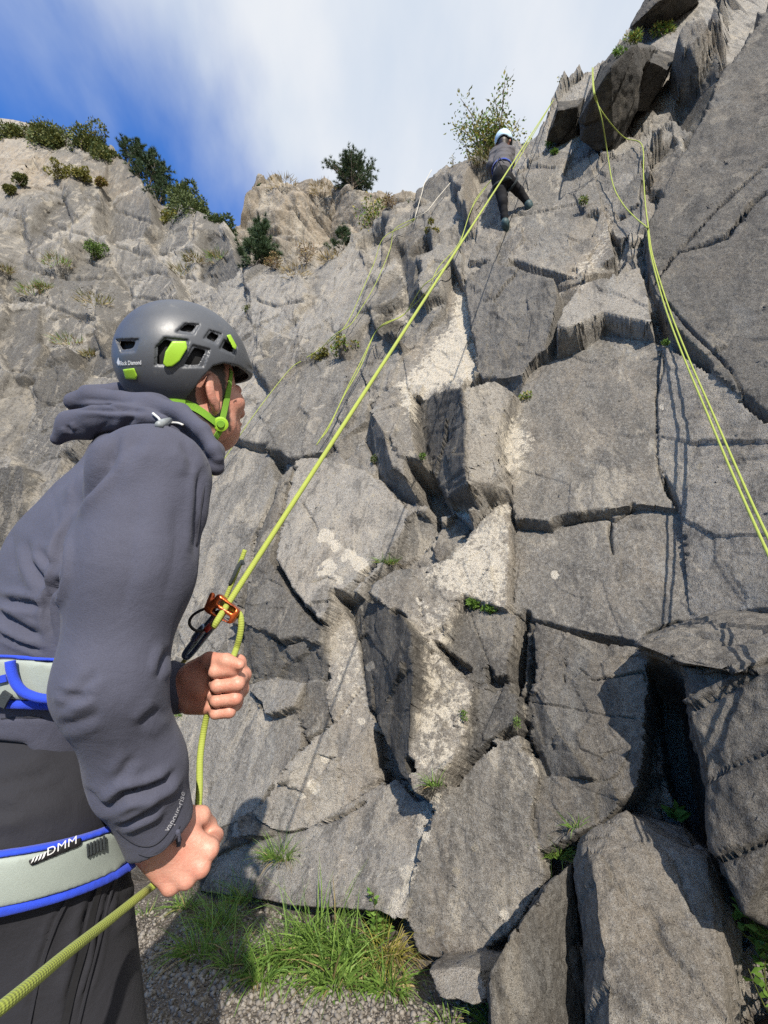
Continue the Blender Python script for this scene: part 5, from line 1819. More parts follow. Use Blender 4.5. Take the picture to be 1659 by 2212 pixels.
# ---- straps
def ribbon(name, fxys, width, sdf, mat, parent, lift=.002, thick=.0016, ends=None):
    """webbing lying on a surface along a picture-frame line"""
    P = hits(sdf, fxys, .4, lift)
    P = spline([Vector(p) for p in P], 5)
    n = len(P); verts = []; faces = []
    e = 1e-3
    for i, p in enumerate(P):
        t = (P[min(i + 1, n - 1)] - P[max(i - 1, 0)]).normalized()
        g = np.array([sdf((V3(p) + e * k)[None])[0] - sdf((V3(p) - e * k)[None])[0] for k in np.eye(3)])
        nn_ = Vector(g).normalized()
        s = t.cross(nn_).normalized()
        for a_, h in ((-1, 0), (1, 0), (1, 1), (-1, 1)):
            verts.append(p + s * (a_ * width / 2) + nn_ * (h * thick))
    for i in range(n - 1):
        for k in range(4):
            a = i * 4 + k; b = i * 4 + (k + 1) % 4
            faces.append((a, b, b + 4, a + 4))
    faces += [(3, 2, 1, 0), (n * 4 - 4, n * 4 - 3, n * 4 - 2, n * 4 - 1)]
    return mesh_obj(name, [tuple(v) for v in verts], faces, mat, parent, False)


skin_only = lambda P: np.minimum(head_sdf(P), 9)
ribbon('chin_strap', [(375, 868), (400, 872), (425, 883), (450, 900), (468, 914), (476, 920)], .015, skin_only, M_STRAP, helmet, .001)
ribbon('chin_strap', [(499, 800), (497, 822), (492, 850), (486, 880), (480, 905), (477, 916)], .013, skin_only, M_STRAP, helmet, .001)
ribbon('chin_strap', [(478, 918), (473, 932), (466, 944), (458, 952)], .014, skin_only, M_STRAP, helmet, .001)
ribbon('nape_band', [(300, 852), (330, 862), (370, 868), (400, 872)], .016, skin_only, M_STRAP, helmet, .004)
bp = hits(skin_only, [(477, 916)], .4, .006)[0]
bl = []
tv = unit(V3((0, 0, CAM_H)) - bp)
tube('strap_buckle', [Vector(bp - tv * .004), Vector(bp - tv * .001), Vector(bp + tv * .004), Vector(bp + tv * .005)], [.013, .0145, .0145, .011], M_GREEN, helmet, 18, smooth=False)
tube('strap_buckle', [Vector(bp + tv * .004), Vector(bp + tv * .008)], [.009, .007], M_STRAP, helmet, 14, smooth=False)

# ------------------------------------------------------------------ harness
wear = lambda P: smin(np.minimum(torso_sdf(P), 9), trouser_sdf(P), .02)
BELT_N = unit((0.06, 0.02, 1)); BELT_C = V3((-.6, .82, 1.158))


def band(sdf, c, n, h0, h1, off, th):
    def s(P):
        x = (P - c) @ n
        d = np.maximum(np.abs(sdf(P) - off) - th, np.abs(x - .5 * (h0 + h1)) - .5 * (h1 - h0))
        return d
    return s


hb_lo = PELV + V3((-.25, -.25, .05)); hb_hi = PELV + V3((.25, .25, .35))
harness = hi_lo_mesh('harness', band(torso_sdf, BELT_C, BELT_N, -.024, .024, .008, .005), hb_lo, hb_hi, .0045, M_HGREY, belayer, 1)
hi_lo_mesh('harness_edge', band(torso_sdf, BELT_C, BELT_N, -.035, -.024, .008, .0055), hb_lo, hb_hi, .0042, M_BLUE, harness, 1)
hi_lo_mesh('harness_edge', band(torso_sdf, BELT_C, BELT_N, .024, .029, .008, .0055), hb_lo, hb_hi, .0042, M_BLUE, harness, 1)
bl_s = lambda P: torso_sdf(P) - .016
gl = hits(bl_s, [(22, 1428), (24, 1446), (32, 1472), (50, 1494), (78, 1506), (104, 1510), (125, 1510)], .3, .009)
tube('gear_loop', spline([Vector(p) for p in gl], 6), .0058, M_BLUE, harness, 12)
ribbon('harness_web', [(4, 1524), (12, 1508), (20, 1496)], .012, bl_s, M_DARKWEB, harness, .001, .004)
ribbon('harness_web', [(-8, 1470), (2, 1467), (14, 1464)], .009, bl_s, M_BLUE, harness, .001, .001)

# leg loops: padded bands round the thighs, rising to the front
th_ax = unit(RH - RK)


def leg_sdf(P):
    return trouser_sdf(P)


a0 = hit(trouser_sdf, 20, 1888); a1 = hit(trouser_sdf, 225, 1830)
e_ = unit(a1 - a0); LL_N = unit(th_ax - e_ * (th_ax @ e_)); LL_C = .5 * (a0 + a1)
side = lambda P: np.where((P - PELV) @ B_LEFT < .015, 0.0, 1.0)


def loop_band(h0, h1, off, th):
    f = band(trouser_sdf, LL_C, LL_N, h0, h1, off, th)
    return lambda P: np.maximum(f(P), ((P - PELV) @ B_LEFT) - .01)


ll_lo = LL_C - .30; ll_hi = LL_C + .30
hi_lo_mesh('leg_loop', loop_band(-.030, .024, .010, .007), ll_lo, ll_hi, .0045, M_HGREY, harness, 1)
hi_lo_mesh('leg_loop_edge', loop_band(-.042, -.030, .010, .0078), ll_lo, ll_hi, .0042, M_BLUE, harness, 1)
hi_lo_mesh('leg_loop_edge', loop_band(.024, .030, .010, .0075), ll_lo, ll_hi, .0042, M_BLUE, harness, 1)
ll_s = lambda P: trouser_sdf(P) - .017
plate('maker_patch', [(60, 1858), (175, 1808), (178, 1822), (174, 1828), (66, 1873)], .000, .003, M_BLACK, harness, ll_s, .002)
flat_print('maker_print', 'DMM', (102, 1849), (172, 1819), 16, lambda P: ll_s(P) - .003, M_WHITE, harness, .001, .35, 1.05)
for k_ in range(4):
    sx = 66 + k_ * 8
    lv = hits(lambda P: ll_s(P) - .003, [(sx, 1866 - k_ * 3), (sx + 5, 1854 - k_ * 4), (sx + 10, 1849 - k_ * 3), (sx + 6, 1860 - k_ * 3)], .3, .001)
    mesh_obj('maker_emblem', lv, [(0, 1, 2, 3)], M_WHITE, harness, False)
for k_ in range(6):
    x_ = 186 + k_ * 7.0
    pl_ = [(x_, 1823 - k_ * 3.4), (x_ + 6.6, 1820 - k_ * 3.4), (x_ + 8.6, 1852 - k_ * 3.2), (x_ + 2, 1855 - k_ * 3.2)]
    plate('adjuster_web', pl_, .000, .006, M_DARKWEB, harness, ll_s, .0022)
hi_lo_mesh('belay_loop', lambda P: np.abs(chain(P, [PELV + .14 * B_FWD + V3((0, 0, .18)), PELV + .17 * B_FWD + V3((0, 0, .06))], [.012, .012])) - .006, PELV - .05, PELV + .35, .005, M_BLUE, harness, 1)

# trouser seams and zip
for ln_, w_, m_ in (([(222, 1885), (206, 1945), (186, 2030), (160, 2120), (138, 2215)], .009, M_BLACK), ([(252, 1880), (236, 1940), (214, 2030), (188, 2130), (168, 2215)], .003, M_TROUSER), ([(150, 1932), (118, 2000), (88, 2090), (62, 2212)], .004, M_TROUSER)):
    ribbon('trouser_seam', ln_, w_, trouser_sdf, m_, belayer, .002, .002)

# stitched seams on the jacket
M_SEAM = plain_mat('dark_thread', (0.022, 0.023, 0.034), 0.8)
for ln_ in ([(250, 1790), (272, 1810), (300, 1826), (330, 1826), (356, 1806), (378, 1772), (392, 1738)],
            [(2, 1552), (30, 1550), (60, 1549), (90, 1550)], [(448, 1000), (440, 1060), (432, 1120), (424, 1180)], [(300, 1844), (320, 1850), (345, 1842), (368, 1820), (388, 1784)]):
    sp_ = [Vector(p) for p in drop_on(jacket, ln_, .0006)]
    tube('seam', spline(sp_, 4), .0011, M_SEAM, jacket, 5)
# ------------------------------------------------------------------ ropes
def rope_mat(name, c0, c1, c2):
    m, nt, b = new_mat(name)
    ru = attr_node(nt, 'around'); rl = attr_node(nt, 'along')
    p = mth(nt, 'SINE', mth(nt, 'MULTIPLY', mth(nt, 'ADD', mth(nt, 'MULTIPLY', ru, 8.0), mth(nt, 'MULTIPLY', rl, 120.0)), 6.28318))
    q = mth(nt, 'SINE', mth(nt, 'MULTIPLY', mth(nt, 'SUBTRACT', mth(nt, 'MULTIPLY', ru, 8.0), mth(nt, 'MULTIPLY', rl, 120.0)), 6.28318))
    pq = mth(nt, 'MULTIPLY', p, q)
    tc = N(nt, 'ShaderNodeTexCoord')
    f = noise_node(nt, 25, 4, 0.6, tc.outputs['Object'])
    c = mixc(nt, ramp(nt, pq, -0.8, 0.8), c0, c1)
    c = mixc(nt, mth(nt, 'MULTIPLY', ramp(nt, f, 0.45, 0.7), 0.5), c, c2)
    nt.links.new(c, b.inputs['Base Color'])
    b.inputs['Roughness'].default_value = 0.75
    b.inputs['Sheen Weight'].default_value = 0.05
    add_bump(nt, b, [(pq, 0.4, 0.0010)])
    return m


M_ROPE = rope_mat('lime_rope', (0.25, 0.30, 0.038), (0.33, 0.385, 0.068), (0.25, 0.295, 0.055))
M_SLING = rope_mat('pale_rope', (0.50, 0.46, 0.38), (0.62, 0.58, 0.48), (0.5, 0.47, 0.40))


def rope(name, pts, r, mat=M_ROPE, parent=None, seg=12, per=6):
    P = spline(pts, per) if per else [Vector(p) for p in pts]
    n = len(P); V = []; A_ = []; L_ = []; F_ = []
    prev = None; ln = 0.0
    for i, p in enumerate(P):
        t = (P[min(i + 1, n - 1)] - P[max(i - 1, 0)]).normalized()
        if prev is None: prev = t.orthogonal().normalized()
        x = (prev - t * prev.dot(t)).normalized(); y = t.cross(x); prev = x
        if i: ln += (p - P[i - 1]).length
        for k in range(seg + 1):
            a = 2 * math.pi * k / seg
            V.append(tuple(p + (x * math.cos(a) + y * math.sin(a)) * r)); A_.append(k / seg); L_.append(ln)
    w = seg + 1
    for i in range(n - 1):
        for k in range(seg):
            F_.append((i * w + k, i * w + k + 1, (i + 1) * w + k + 1, (i + 1) * w + k))
    F_.append(tuple(range(seg - 1, -1, -1))); F_.append(tuple(range((n - 1) * w, (n - 1) * w + seg)))
    return mesh_obj(name, V, F_, mat, parent, True, dict(around=A_, along=L_))


def sub(a, b, n):
    a, b = Vector(a), Vector(b)
    return [a.lerp(b, k / n) for k in range(n + 1)]


def hl(P_, D, T, Nn, k, d, t, n):
    D = unit(D); T = unit(T - D * (T @ D)); Nn = unit(Nn - D * (Nn @ D) - T * (Nn @ T))
    return Vector(P_ + k * (D * d + T * t + Nn * n))


ANCHOR = on_cliff(1195, 232, 0.10)
DEV = at(490, 1319, .85)
grip_l = [at(501, 1424, .828), at(480, 1468, .825), at(457, 1516, .832)]
grip_r = [at(422, 1778, .742), at(402, 1830, .732), at(362, 1886, .716), at(322, 1920, .70)]
ROPE_R = 0.0056
main_path = sub(ANCHOR, at(494, 1302, .85), 14) + [at(492, 1312, .855), at(505, 1318, .86), at(518, 1328, .855), at(521, 1350, .85), at(517, 1378, .848), at(510, 1402, .85)] \
    + grip_l + [at(447, 1545, .838), at(438, 1590, .832), at(432, 1640, .81), at(431, 1700, .78), at(428, 1745, .76)] + grip_r \
    + [at(306, 1932, .66), at(240, 1985, .58), at(150, 2055, .49), at(60, 2130, .42), at(-40, 2210, .37), at(-200, 2330, .33), at(-420, 2480, .30)]
belay_rope = rope('climbing_rope', main_path, ROPE_R, M_ROPE, None, 14, 7)
tag(belay_rope, 'lime green rope running from the cliff top through the belay device and both hands', 'rope', 'climbing ropes')

# the tail of the old rope beside the live strand
tail = rope('rope_tail', [at(480, 1312, .87), at(485, 1298, .88), at(500, 1262, .89), at(515, 1226, .90), at(529, 1188, .91)], .0045, M_ROPE, None, 10, 6)
tag(tail, 'short lime strand beside the belay rope just above the orange device', 'rope')
rope('rope_whipping', [at(496, 1262, .885), at(504, 1246, .885), at(512, 1228, .89), at(522, 1212, .90), at(526, 1220, .90)], .0035, M_DARKWEB, tail, 8, 5)

# ------------------------------------------------------------------ belay device and its carabiner
m, nt, b = new_mat('orange_anodised_metal')
tc = N(nt, 'ShaderNodeTexCoord')
f = noise_node(nt, 60, 4, 0.6, tc.outputs['Object'])
nt.links.new(mixc(nt, ramp(nt, f, 0.35, 0.65), (0.62, 0.13, 0.03), (0.42, 0.10, 0.045)), b.inputs['Base Color'])
b.inputs['Metallic'].default_value = 0.8; b.inputs['Roughness'].default_value = 0.32
M_ORANGE = m
M_STEEL = plain_mat('blue_grey_metal', (0.20, 0.26, 0.36), rough=0.3, metallic=0.9, var=0.1)

DVC = V3(at(486, 1318, .85)); dx_ = unit(0.80 * CR - 0.52 * CU); dn_ = unit(-CF + 0.30 * CU); dy_ = unit(np.cross(dn_, dx_)); dn_ = unit(np.cross(dx_, dy_))


def device_sdf(P):
    q = frame_coords(P, DVC, (dx_, dy_, dn_))
    w = np.interp(q[:, 0], [-.03, .0, .03], [.021, .017, .014])
    box = np.maximum.reduce([np.abs(q[:, 0]) - .026, np.abs(q[:, 1]) - w, np.abs(q[:, 2]) - .017])
    r = smax(smax(np.abs(q[:, 0]) - .026, np.abs(q[:, 1]) - w, .008), np.abs(q[:, 2]) - .017, .006)
    for s in (-1, 1):                                             # two rope slots right through
        slot = smax(np.abs(q[:, 0] - .001) - .017, np.abs(q[:, 1] - .0085 * s) - .0052, .004)
        r = smax(r, -np.maximum(slot, -.03 + 0 * slot), .0015)
    r = smax(r, -(smax(np.abs(q[:, 1]) - .030, np.abs(q[:, 2] + .006) - .007, .003) + 0 * r) + 0.0 * r, .002) if False else r
    lip = cone(P, DVC - dx_ * .026 + dn_ * .010 - dy_ * .012, DVC - dx_ * .034 + dn_ * .004 + dy_ * .010, .006, .005)
    return smin(r, lip, .004)


device = hi_lo_mesh('belay_device', device_sdf, DVC - .06, DVC + .06, .0013, M_ORANGE, None, 1)
tag(device, 'orange metal belay device on the rope in front of the belayer', 'belay device')
tube('keeper_loop', spline([at(469, 1309, .84), at(442, 1315, .84), at(417, 1329, .84), at(409, 1346, .84), at(419, 1360, .84), at(434, 1363, .845), at(447, 1358, .85)], 7), .0026, M_BLACK, device, 8)
tube('keeper_sleeve', [at(444, 1362, .848), at(450, 1356, .848), at(456, 1350, .848)], .0052, plain_mat('red_plastic', (.35, .03, .02), .5), device, 10)
crab_pts = [at(478, 1326, .86), at(469, 1324, .865), at(450, 1345, .87), at(428, 1372, .88), at(408, 1398, .89), at(398, 1415, .895), at(404, 1420, .90), at(414, 1412, .90), at(440, 1380, .885), at(462, 1352, .87), at(476, 1336, .862)]
crab = tube('carabiner', spline(crab_pts, 6, True), .0052, M_STEEL, None, 10, True)
tag(crab, 'blue-grey screwgate carabiner between belay device and harness', 'carabiner')
tube('gate_barrel', [at(443, 1353, .865), at(436, 1361, .868), at(424, 1377, .872), at(418, 1384, .874)], [.0068, .0085, .0085, .0068], M_STEEL, crab, 12)
sl = tube('sling', spline([at(472, 1330, .875), at(452, 1355, .885), at(430, 1385, .90), at(410, 1412, .92), at(380, 1450, .95)], 5), .0042, M_ROPE, None, 8)
sl.data.materials.clear(); sl.data.materials.append(plain_mat('yellow_black_sling', (.32, .30, .04), .7, .35, 120))
tag(sl, 'thin yellow sling from the belay device down to the harness', 'sling')
# ------------------------------------------------------------------ the climber being lowered
CF0 = on_cliff(1095, 495, 0.02)
cd0 = float(project(np.array([tuple(CF0)]))[2][0])


def cj(fx, fy, k=0.0):
    return V3(at(fx, fy, cd0 + (494 - fy) * 0.0024 + k))


C_HEAD = cj(1088, 308, -.02); C_NECK = cj(1087, 322, -.02)
C_LS = cj(1070, 332, .06); C_RS = cj(1101, 330, -.10); C_LE = cj(1060, 358, .05); C_RE = cj(1103, 352, -.06); C_LH = cj(1066, 382, .22); C_RH_ = cj(1100, 362, .22)
C_P = cj(1084, 378, -.24); C_LHIP = cj(1077, 388, -.20); C_RHIP = cj(1094, 386, -.26)
C_LK = cj(1086, 436, -.12); C_LA = cj(1091, 479, .0); C_LT = V3(CF0) + .0
C_RK = cj(1120, 412, -.12); C_RA = cj(1142, 440, -.02); C_RT = cj(1150, 452, .05)
climber = empty('person', tuple(CF0))
tag(climber, 'climber in dark grey top, black leggings and pale blue helmet hanging high on the cliff', 'person')
clo = np.minimum.reduce([C_HEAD, C_LH, C_LT, C_RT, C_P]) - .35; chi = np.maximum.reduce([C_HEAD, C_RH_, C_RT, C_P]) + .35
c_up = unit(C_HEAD - C_P); c_face = unit((0.45, 0.9, 0.1)); c_r = unit(np.cross(c_face, c_up)); c_face = unit(np.cross(c_up, c_r))


def climber_body(P):
    q = frame_coords(P, C_HEAD, (c_face, c_r, c_up))
    d = ellip(q, (.095, .078, .115))
    d = smin(d, ellip(q - (.05, 0, -.06), (.05, .05, .06)), .02)
    for s in (-1, 1):
        d = smin(d, ellip(q - (-.005, .082 * s, -.02), (.02, .012, .032)), .006)
    d = smin(d, cone(P, C_HEAD - .08 * c_up, C_NECK - .05 * c_up, .05, .055), .02)
    d = smin(d, cone(P, C_NECK - .08 * c_up, C_P, .07, .085), .03)
    d = smin(d, cone(P, C_LS, C_RS, .05, .05), .03)
    for a in ((C_LS, C_LE, C_LH), (C_RS, C_RE, C_RH_)):
        d = smin(d, chain(P, a, [.045, .036, .028], .02), .02)
        d = smin(d, cone(P, a[2], a[2] + .08 * unit(a[2] - a[1]), .038, .030), .01)
    for a in ((C_LHIP, C_LK, C_LA), (C_RHIP, C_RK, C_RA)):
        d = smin(d, chain(P, a, [.07, .045, .035], .02), .02)
    return d


def climber_top(P):
    d = chain(P, [C_NECK - .03 * c_up, .55 * C_NECK + .45 * C_P, C_P + .07 * c_up], [.08, .108, .112], .05)
    d = smin(d, cone(P, C_LS - .02 * c_up, C_RS - .02 * c_up, .075, .075), .05)
    d = smin(d, chain(P, [C_LS, C_LE, C_LH], [.068, .058, .042], .02), .03)
    d = smin(d, chain(P, [C_RS, C_RE, C_RH_], [.068, .058, .042], .02), .03)
    return d


def climber_legs(P):
    d = cone(P, C_P + .06 * c_up, C_P - .03 * c_up, .100, .104)
    d = smin(d, chain(P, [C_LHIP, C_LK, C_LA], [.088, .058, .044], .03), .03)
    d = smin(d, chain(P, [C_RHIP, C_RK, C_RA], [.088, .058, .044], .03), .03)
    return d


hi_lo_mesh('body', climber_body, clo, chi, .012, M_SKIN, climber, 1, None, lambda v: dict(hair=sstep(.03, -.02, frame_coords(v, C_HEAD, (c_face, c_r, c_up))[:, 0]) * (np.linalg.norm(v - C_HEAD, axis=1) < .16) * (np.abs(frame_coords(v, C_HEAD, (c_face, c_r, c_up))[:, 1]) < .077)))


def rumple(amp, sc):
    def fn(v, n):
        return v + n * (amp * (ridged(v * np.array([.6, .6, 1.6]), sc, 2) - 1))[:, None]
    return fn


M_CTOP = fabric_mat('dark_grey_fleece', (0.075, 0.070, 0.075), weave=200, sheen=0.1)
M_CLEG = fabric_mat('black_leggings', (0.006, 0.006, 0.008), weave=300, sheen=0.0)
hi_lo_mesh('top', climber_top, clo, chi, .012, M_CTOP, climber, 1, rumple(.012, 6))
hi_lo_mesh('leggings', climber_legs, clo, chi, .012, M_CLEG, climber, 1, rumple(.006, 7))


def climber_helmet(P):
    q = frame_coords(P, C_HEAD + .03 * c_up, (c_face, c_r, c_up))
    o = ellip(q, (.138, .115, .120))
    d = smax(o, -(o + .012), .004)
    d = smax(d, np.interp(q[:, 0], [-.14, -.05, .0, .05, .14], [-.07, -.07, -.02, .0, .0]) - q[:, 2], .005)
    for f_ in (-.06, .02):
        for s in (-1, 0, 1):
            d = smax(d, -(np.maximum(np.abs(q[:, 0] - f_) - .028, np.abs(q[:, 1] - .045 * s) - .011) * 1.0), .003) if False else d
    for a_ in (-.05, 0, .05):
        d = np.maximum(d, -np.maximum.reduce([np.abs(q[:, 1] - a_) - .009, np.abs(q[:, 0] + .035) - .035, -q[:, 2] + .05]))
    return d


hi_lo_mesh('helmet', climber_helmet, C_HEAD - .22, C_HEAD + .22, .006, plain_mat('pale_blue_helmet', (.50, .66, .78), .35, .05), climber, 1)
hi_lo_mesh('helmet_liner', lambda P: ellip(frame_coords(P, C_HEAD + .03 * c_up, (c_face, c_r, c_up)), (.118, .095, .10)), C_HEAD - .2, C_HEAD + .2, .01, M_FOAM, climber, 1)
ch = hi_lo_mesh('harness', lambda P: np.maximum(np.abs(climber_top(P) - .008) - .008, np.abs((P - (C_P + .13 * c_up)) @ c_up) - .017), clo, chi, .009, fabric_mat('navy_webbing', (.03, .06, .28), 300), climber, 1)
for hip, kn in ((C_LHIP, C_LK), (C_RHIP, C_RK)):
    ax_ = unit(kn - hip); c_ = hip + .10 * (kn - hip) / np.linalg.norm(kn - hip)
    hi_lo_mesh('leg_loop', lambda P, ax_=ax_, c_=c_: np.maximum(np.maximum(np.abs(climber_legs(P) - .006) - .007, np.abs((P - c_) @ ax_) - .015), np.linalg.norm(P - c_, axis=1) - .16), c_ - .22, c_ + .22, .008, M_DARKWEB, ch, 1)
b_ = (C_P + .12 * c_up) - .145 * c_face
tube('riser_strap', [Vector(b_), Vector(C_P - .05 * c_up - .14 * c_face - .04 * c_r)], .006, M_BLACK, ch, 6)
tube('riser_strap', [Vector(b_), Vector(C_P - .05 * c_up - .14 * c_face + .06 * c_r)], .006, M_BLACK, ch, 6)
M_SHOE = plain_mat('teal_climbing_shoe', (.03, .06, .065), .6, .3)
for an, toe in ((C_LA, C_LT), (C_RA, C_RT)):
    tv_ = unit(V3((.35, .75, -.45)) if toe is C_LT else V3((.45, .55, -.65)))
    hi_lo_mesh('shoe', lambda P, an=an, tv_=tv_: smin(cone(P, an - .03 * tv_ - V3((0, 0, .05)), an + .15 * tv_ - V3((0, 0, .05)), .042, .032), cone(P, an, an - V3((0, 0, .05)), .045, .045), .03), an - .3, an + .3, .009, M_SHOE, climber, 1)

# rope from the top anchor down to the climber's tie-in, hanging beside the live strand
tie = C_P + .12 * c_up + .15 * c_face
crope = rope('climbing_rope', sub(ANCHOR, Vector(tie), 8) + [Vector(tie - V3((0, 0, .04)))], ROPE_R, M_ROPE, None, 10, 3)
tag(crope, 'lime rope strand from the top anchor down to the harness of the climber', 'rope', 'climbing ropes')

# ------------------------------------------------------------------ the other ropes on the face
def face_rope(name, pts, r, label, mat=M_ROPE, per=5, off=.11):
    P = [on_cliff(x, y, off + (o[0] if o else 0)) for x, y, *o in pts]
    o_ = rope(name, P, r, mat, None, 8, per)
    tag(o_, label, 'rope', 'climbing ropes')
    return o_


def air_rope(name, pts, r, label, per=6, mat=M_ROPE):
    o_ = rope(name, [at(*p) for p in pts], r, mat, None, 10, per)
    tag(o_, label, 'rope', 'climbing ropes')
    return o_


def dep(fx, fy, off=.1):
    return float(project(np.array([tuple(on_cliff(fx, fy, off))]))[2][0])


face_rope('climbing_rope', [(1062, 405), (1040, 440), (1022, 482), (992, 558), (960, 610), (930, 645), (880, 690), (840, 715), (815, 735), (790, 790), (760, 850), (725, 920), (690, 976)], .0052, 'lime rope bending over a ledge left of the main belay rope')
face_rope('climbing_rope', [(1050, 420), (1028, 470), (1000, 540), (964, 600), (925, 652), (874, 694), (834, 720), (812, 742), (786, 805), (752, 870), (720, 935), (702, 960)], .0048, 'second lime strand lying beside the bent rope on the ledge')
face_rope('climbing_rope', [(900, 484), (866, 512), (856, 545), (820, 625), (785, 680), (765, 712), (735, 735), (700, 765), (668, 782)], .0048, 'thin lime rope hanging from the pale sling at upper left')
face_rope('climbing_rope', [(902, 486), (880, 500), (838, 528), (815, 580), (790, 640), (768, 690), (748, 722), (716, 752)], .0048, 'left strand of the thin rope hanging from the pale sling')
face_rope('climbing_rope', [(655, 790), (640, 802), (615, 830), (585, 870), (545, 925), (510, 978), (468, 1038)], .0045, 'thin lime rope on the slab close to the belayer')
face_rope('anchor_sling', [(927, 378), (920, 410), (912, 440), (903, 482)], .005, 'pale rope sling running straight up to the cliff edge', M_SLING)
face_rope('anchor_sling', [(972, 412), (950, 440), (925, 468), (903, 482)], .005, 'pale rope sling curving right to a rock spike', M_SLING)
d_end = 1.55
r1 = [(1281, 146, dep(1281, 150)), (1283, 190, dep(1290, 200)), (1290, 220, dep(1300, 230, .35)), (1301, 262, dep(1300, 262, .5)), (1312, 330, dep(1312, 330, .35)), (1324, 398, dep(1324, 398, .2)), (1345, 440, dep(1345, 440, .2)), (1372, 470, dep(1372, 470, .2)), (1396, 490, dep(1396, 490, .2))]
r2 = [(1279, 146, dep(1281, 150)), (1281, 190, dep(1290, 200)), (1289, 222, dep(1300, 230, .35)), (1318, 265, dep(1318, 265, .4)), (1350, 298, dep(1350, 298, .35)), (1386, 312, dep(1386, 312, .2)), (1390, 380, dep(1390, 380, .15)), (1394, 440, dep(1394, 440, .15)), (1400, 488, dep(1400, 488, .2))]
dk = dep(1398, 492, .2)
low1 = [(1399, 498, dk), (1404, 540, dk * .965), (1418, 600, dk * .91), (1442, 680, dk * .84), (1480, 780, dk * .74), (1522, 880, dk * .65), (1572, 1000, dk * .55), (1620, 1110, dk * .47), (1668, 1216, dk * .405), (1740, 1370, dk * .33), (1830, 1560, dk * .27)]
low2 = [(1401, 496, dk), (1408, 545, dk * .965), (1424, 602, dk * .91), (1450, 680, dk * .84), (1490, 780, dk * .74), (1534, 880, dk * .65), (1586, 1000, dk * .55), (1634, 1108, dk * .47), (1684, 1212, dk * .405), (1760, 1370, dk * .33), (1850, 1560, dk * .27)]
air_rope('climbing_rope', r1 + low1, .0056, 'lime rope at right with its upper strand hanging straight below the overhang')
air_rope('climbing_rope', r2 + low2, .0056, 'lime rope at right whose upper strand kinks over the rock edge')
# ------------------------------------------------------------------ plants
def leaf_mat(name, c0, c1, rough=0.55, trans=0.25):
    m, nt, b = new_mat(name)
    sh = attr_node(nt, 'shade')
    tc = N(nt, 'ShaderNodeTexCoord')
    f = noise_node(nt, 40, 3, 0.6, tc.outputs['Object'])
    c = mixc(nt, sh, c0, c1)
    c = mixc(nt, mth(nt, 'MULTIPLY', ramp(nt, f, 0.4, 0.7), 0.3), c, tuple(x * 1.4 for x in c1))
    nt.links.new(c, b.inputs['Base Color'])
    b.inputs['Roughness'].default_value = rough
    b.inputs['Specular IOR Level'].default_value = 0.3
    tr = N(nt, 'ShaderNodeBsdfTranslucent'); nt.links.new(c, tr.inputs['Color'])
    mx = N(nt, 'ShaderNodeMixShader'); mx.inputs['Fac'].default_value = trans
    nt.links.new(b.outputs['BSDF'], mx.inputs[1]); nt.links.new(tr.outputs['BSDF'], mx.inputs[2])
    nt.links.new(mx.outputs['Shader'], nt.nodes['Material Output'].inputs['Surface'])
    return m


M_GRASS = leaf_mat('grass_blade', (0.075, 0.145, 0.024), (0.20, 0.31, 0.065), trans=0.3)
M_DRY = leaf_mat('dry_grass', (0.20, 0.15, 0.065), (0.36, 0.28, 0.13))
M_PINE = leaf_mat('pine_needles', (0.026, 0.050, 0.022), (0.075, 0.115, 0.05), trans=0.15)
M_SHRUB = leaf_mat('shrub_leaf', (0.040, 0.062, 0.018), (0.11, 0.14, 0.045), trans=0.2)
M_OLIVE = leaf_mat('olive_shrub_leaf', (0.075, 0.085, 0.02), (0.17, 0.17, 0.045), trans=0.2)
M_LEAF = leaf_mat('broad_leaf', (0.07, 0.14, 0.02), (0.15, 0.25, 0.045))
M_YELLOW = leaf_mat('yellow_leaf', (0.16, 0.17, 0.03), (0.32, 0.27, 0.06))
M_RUST = leaf_mat('rust_bracken', (0.13, 0.075, 0.035), (0.24, 0.15, 0.07))
M_BARK = plain_mat('bark', (0.13, 0.105, 0.08), 0.9, 0.3, 60, 0.4, 90)


def blades(base, direc, length, width, bend, rnd=rng, segs=3):
    """arching blades: arrays of base points, unit directions, lengths, widths, bends (downward)"""
    n = len(base)
    side = np.cross(direc, rnd.normal(size=(n, 3))); side /= np.linalg.norm(side, axis=1)[:, None] + 1e-9
    vs = []; 
    p = base.copy(); d = direc.copy()
    for s in range(segs + 1):
        w = width * (1 - (s / segs) ** 1.5) + 0.0004
        vs.append(p - side * w[:, None] / 2); vs.append(p + side * w[:, None] / 2)
        d = d + np.array([0, 0, -1.0]) * (bend / segs)[:, None]
        d /= np.linalg.norm(d, axis=1)[:, None]
        p = p + d * (length / segs)[:, None]
    V = np.stack(vs, 1)                     # n x 2(segs+1) x 3
    k = 2 * (segs + 1)
    f = np.array([(2 * s, 2 * s + 1, 2 * s + 3, 2 * s + 2) for s in range(segs)])
    F = f[None] + (np.arange(n) * k)[:, None, None]
    sh = np.repeat(rnd.uniform(0, 1, n), k)
    return V.reshape(-1, 3), F.reshape(-1, 4), sh


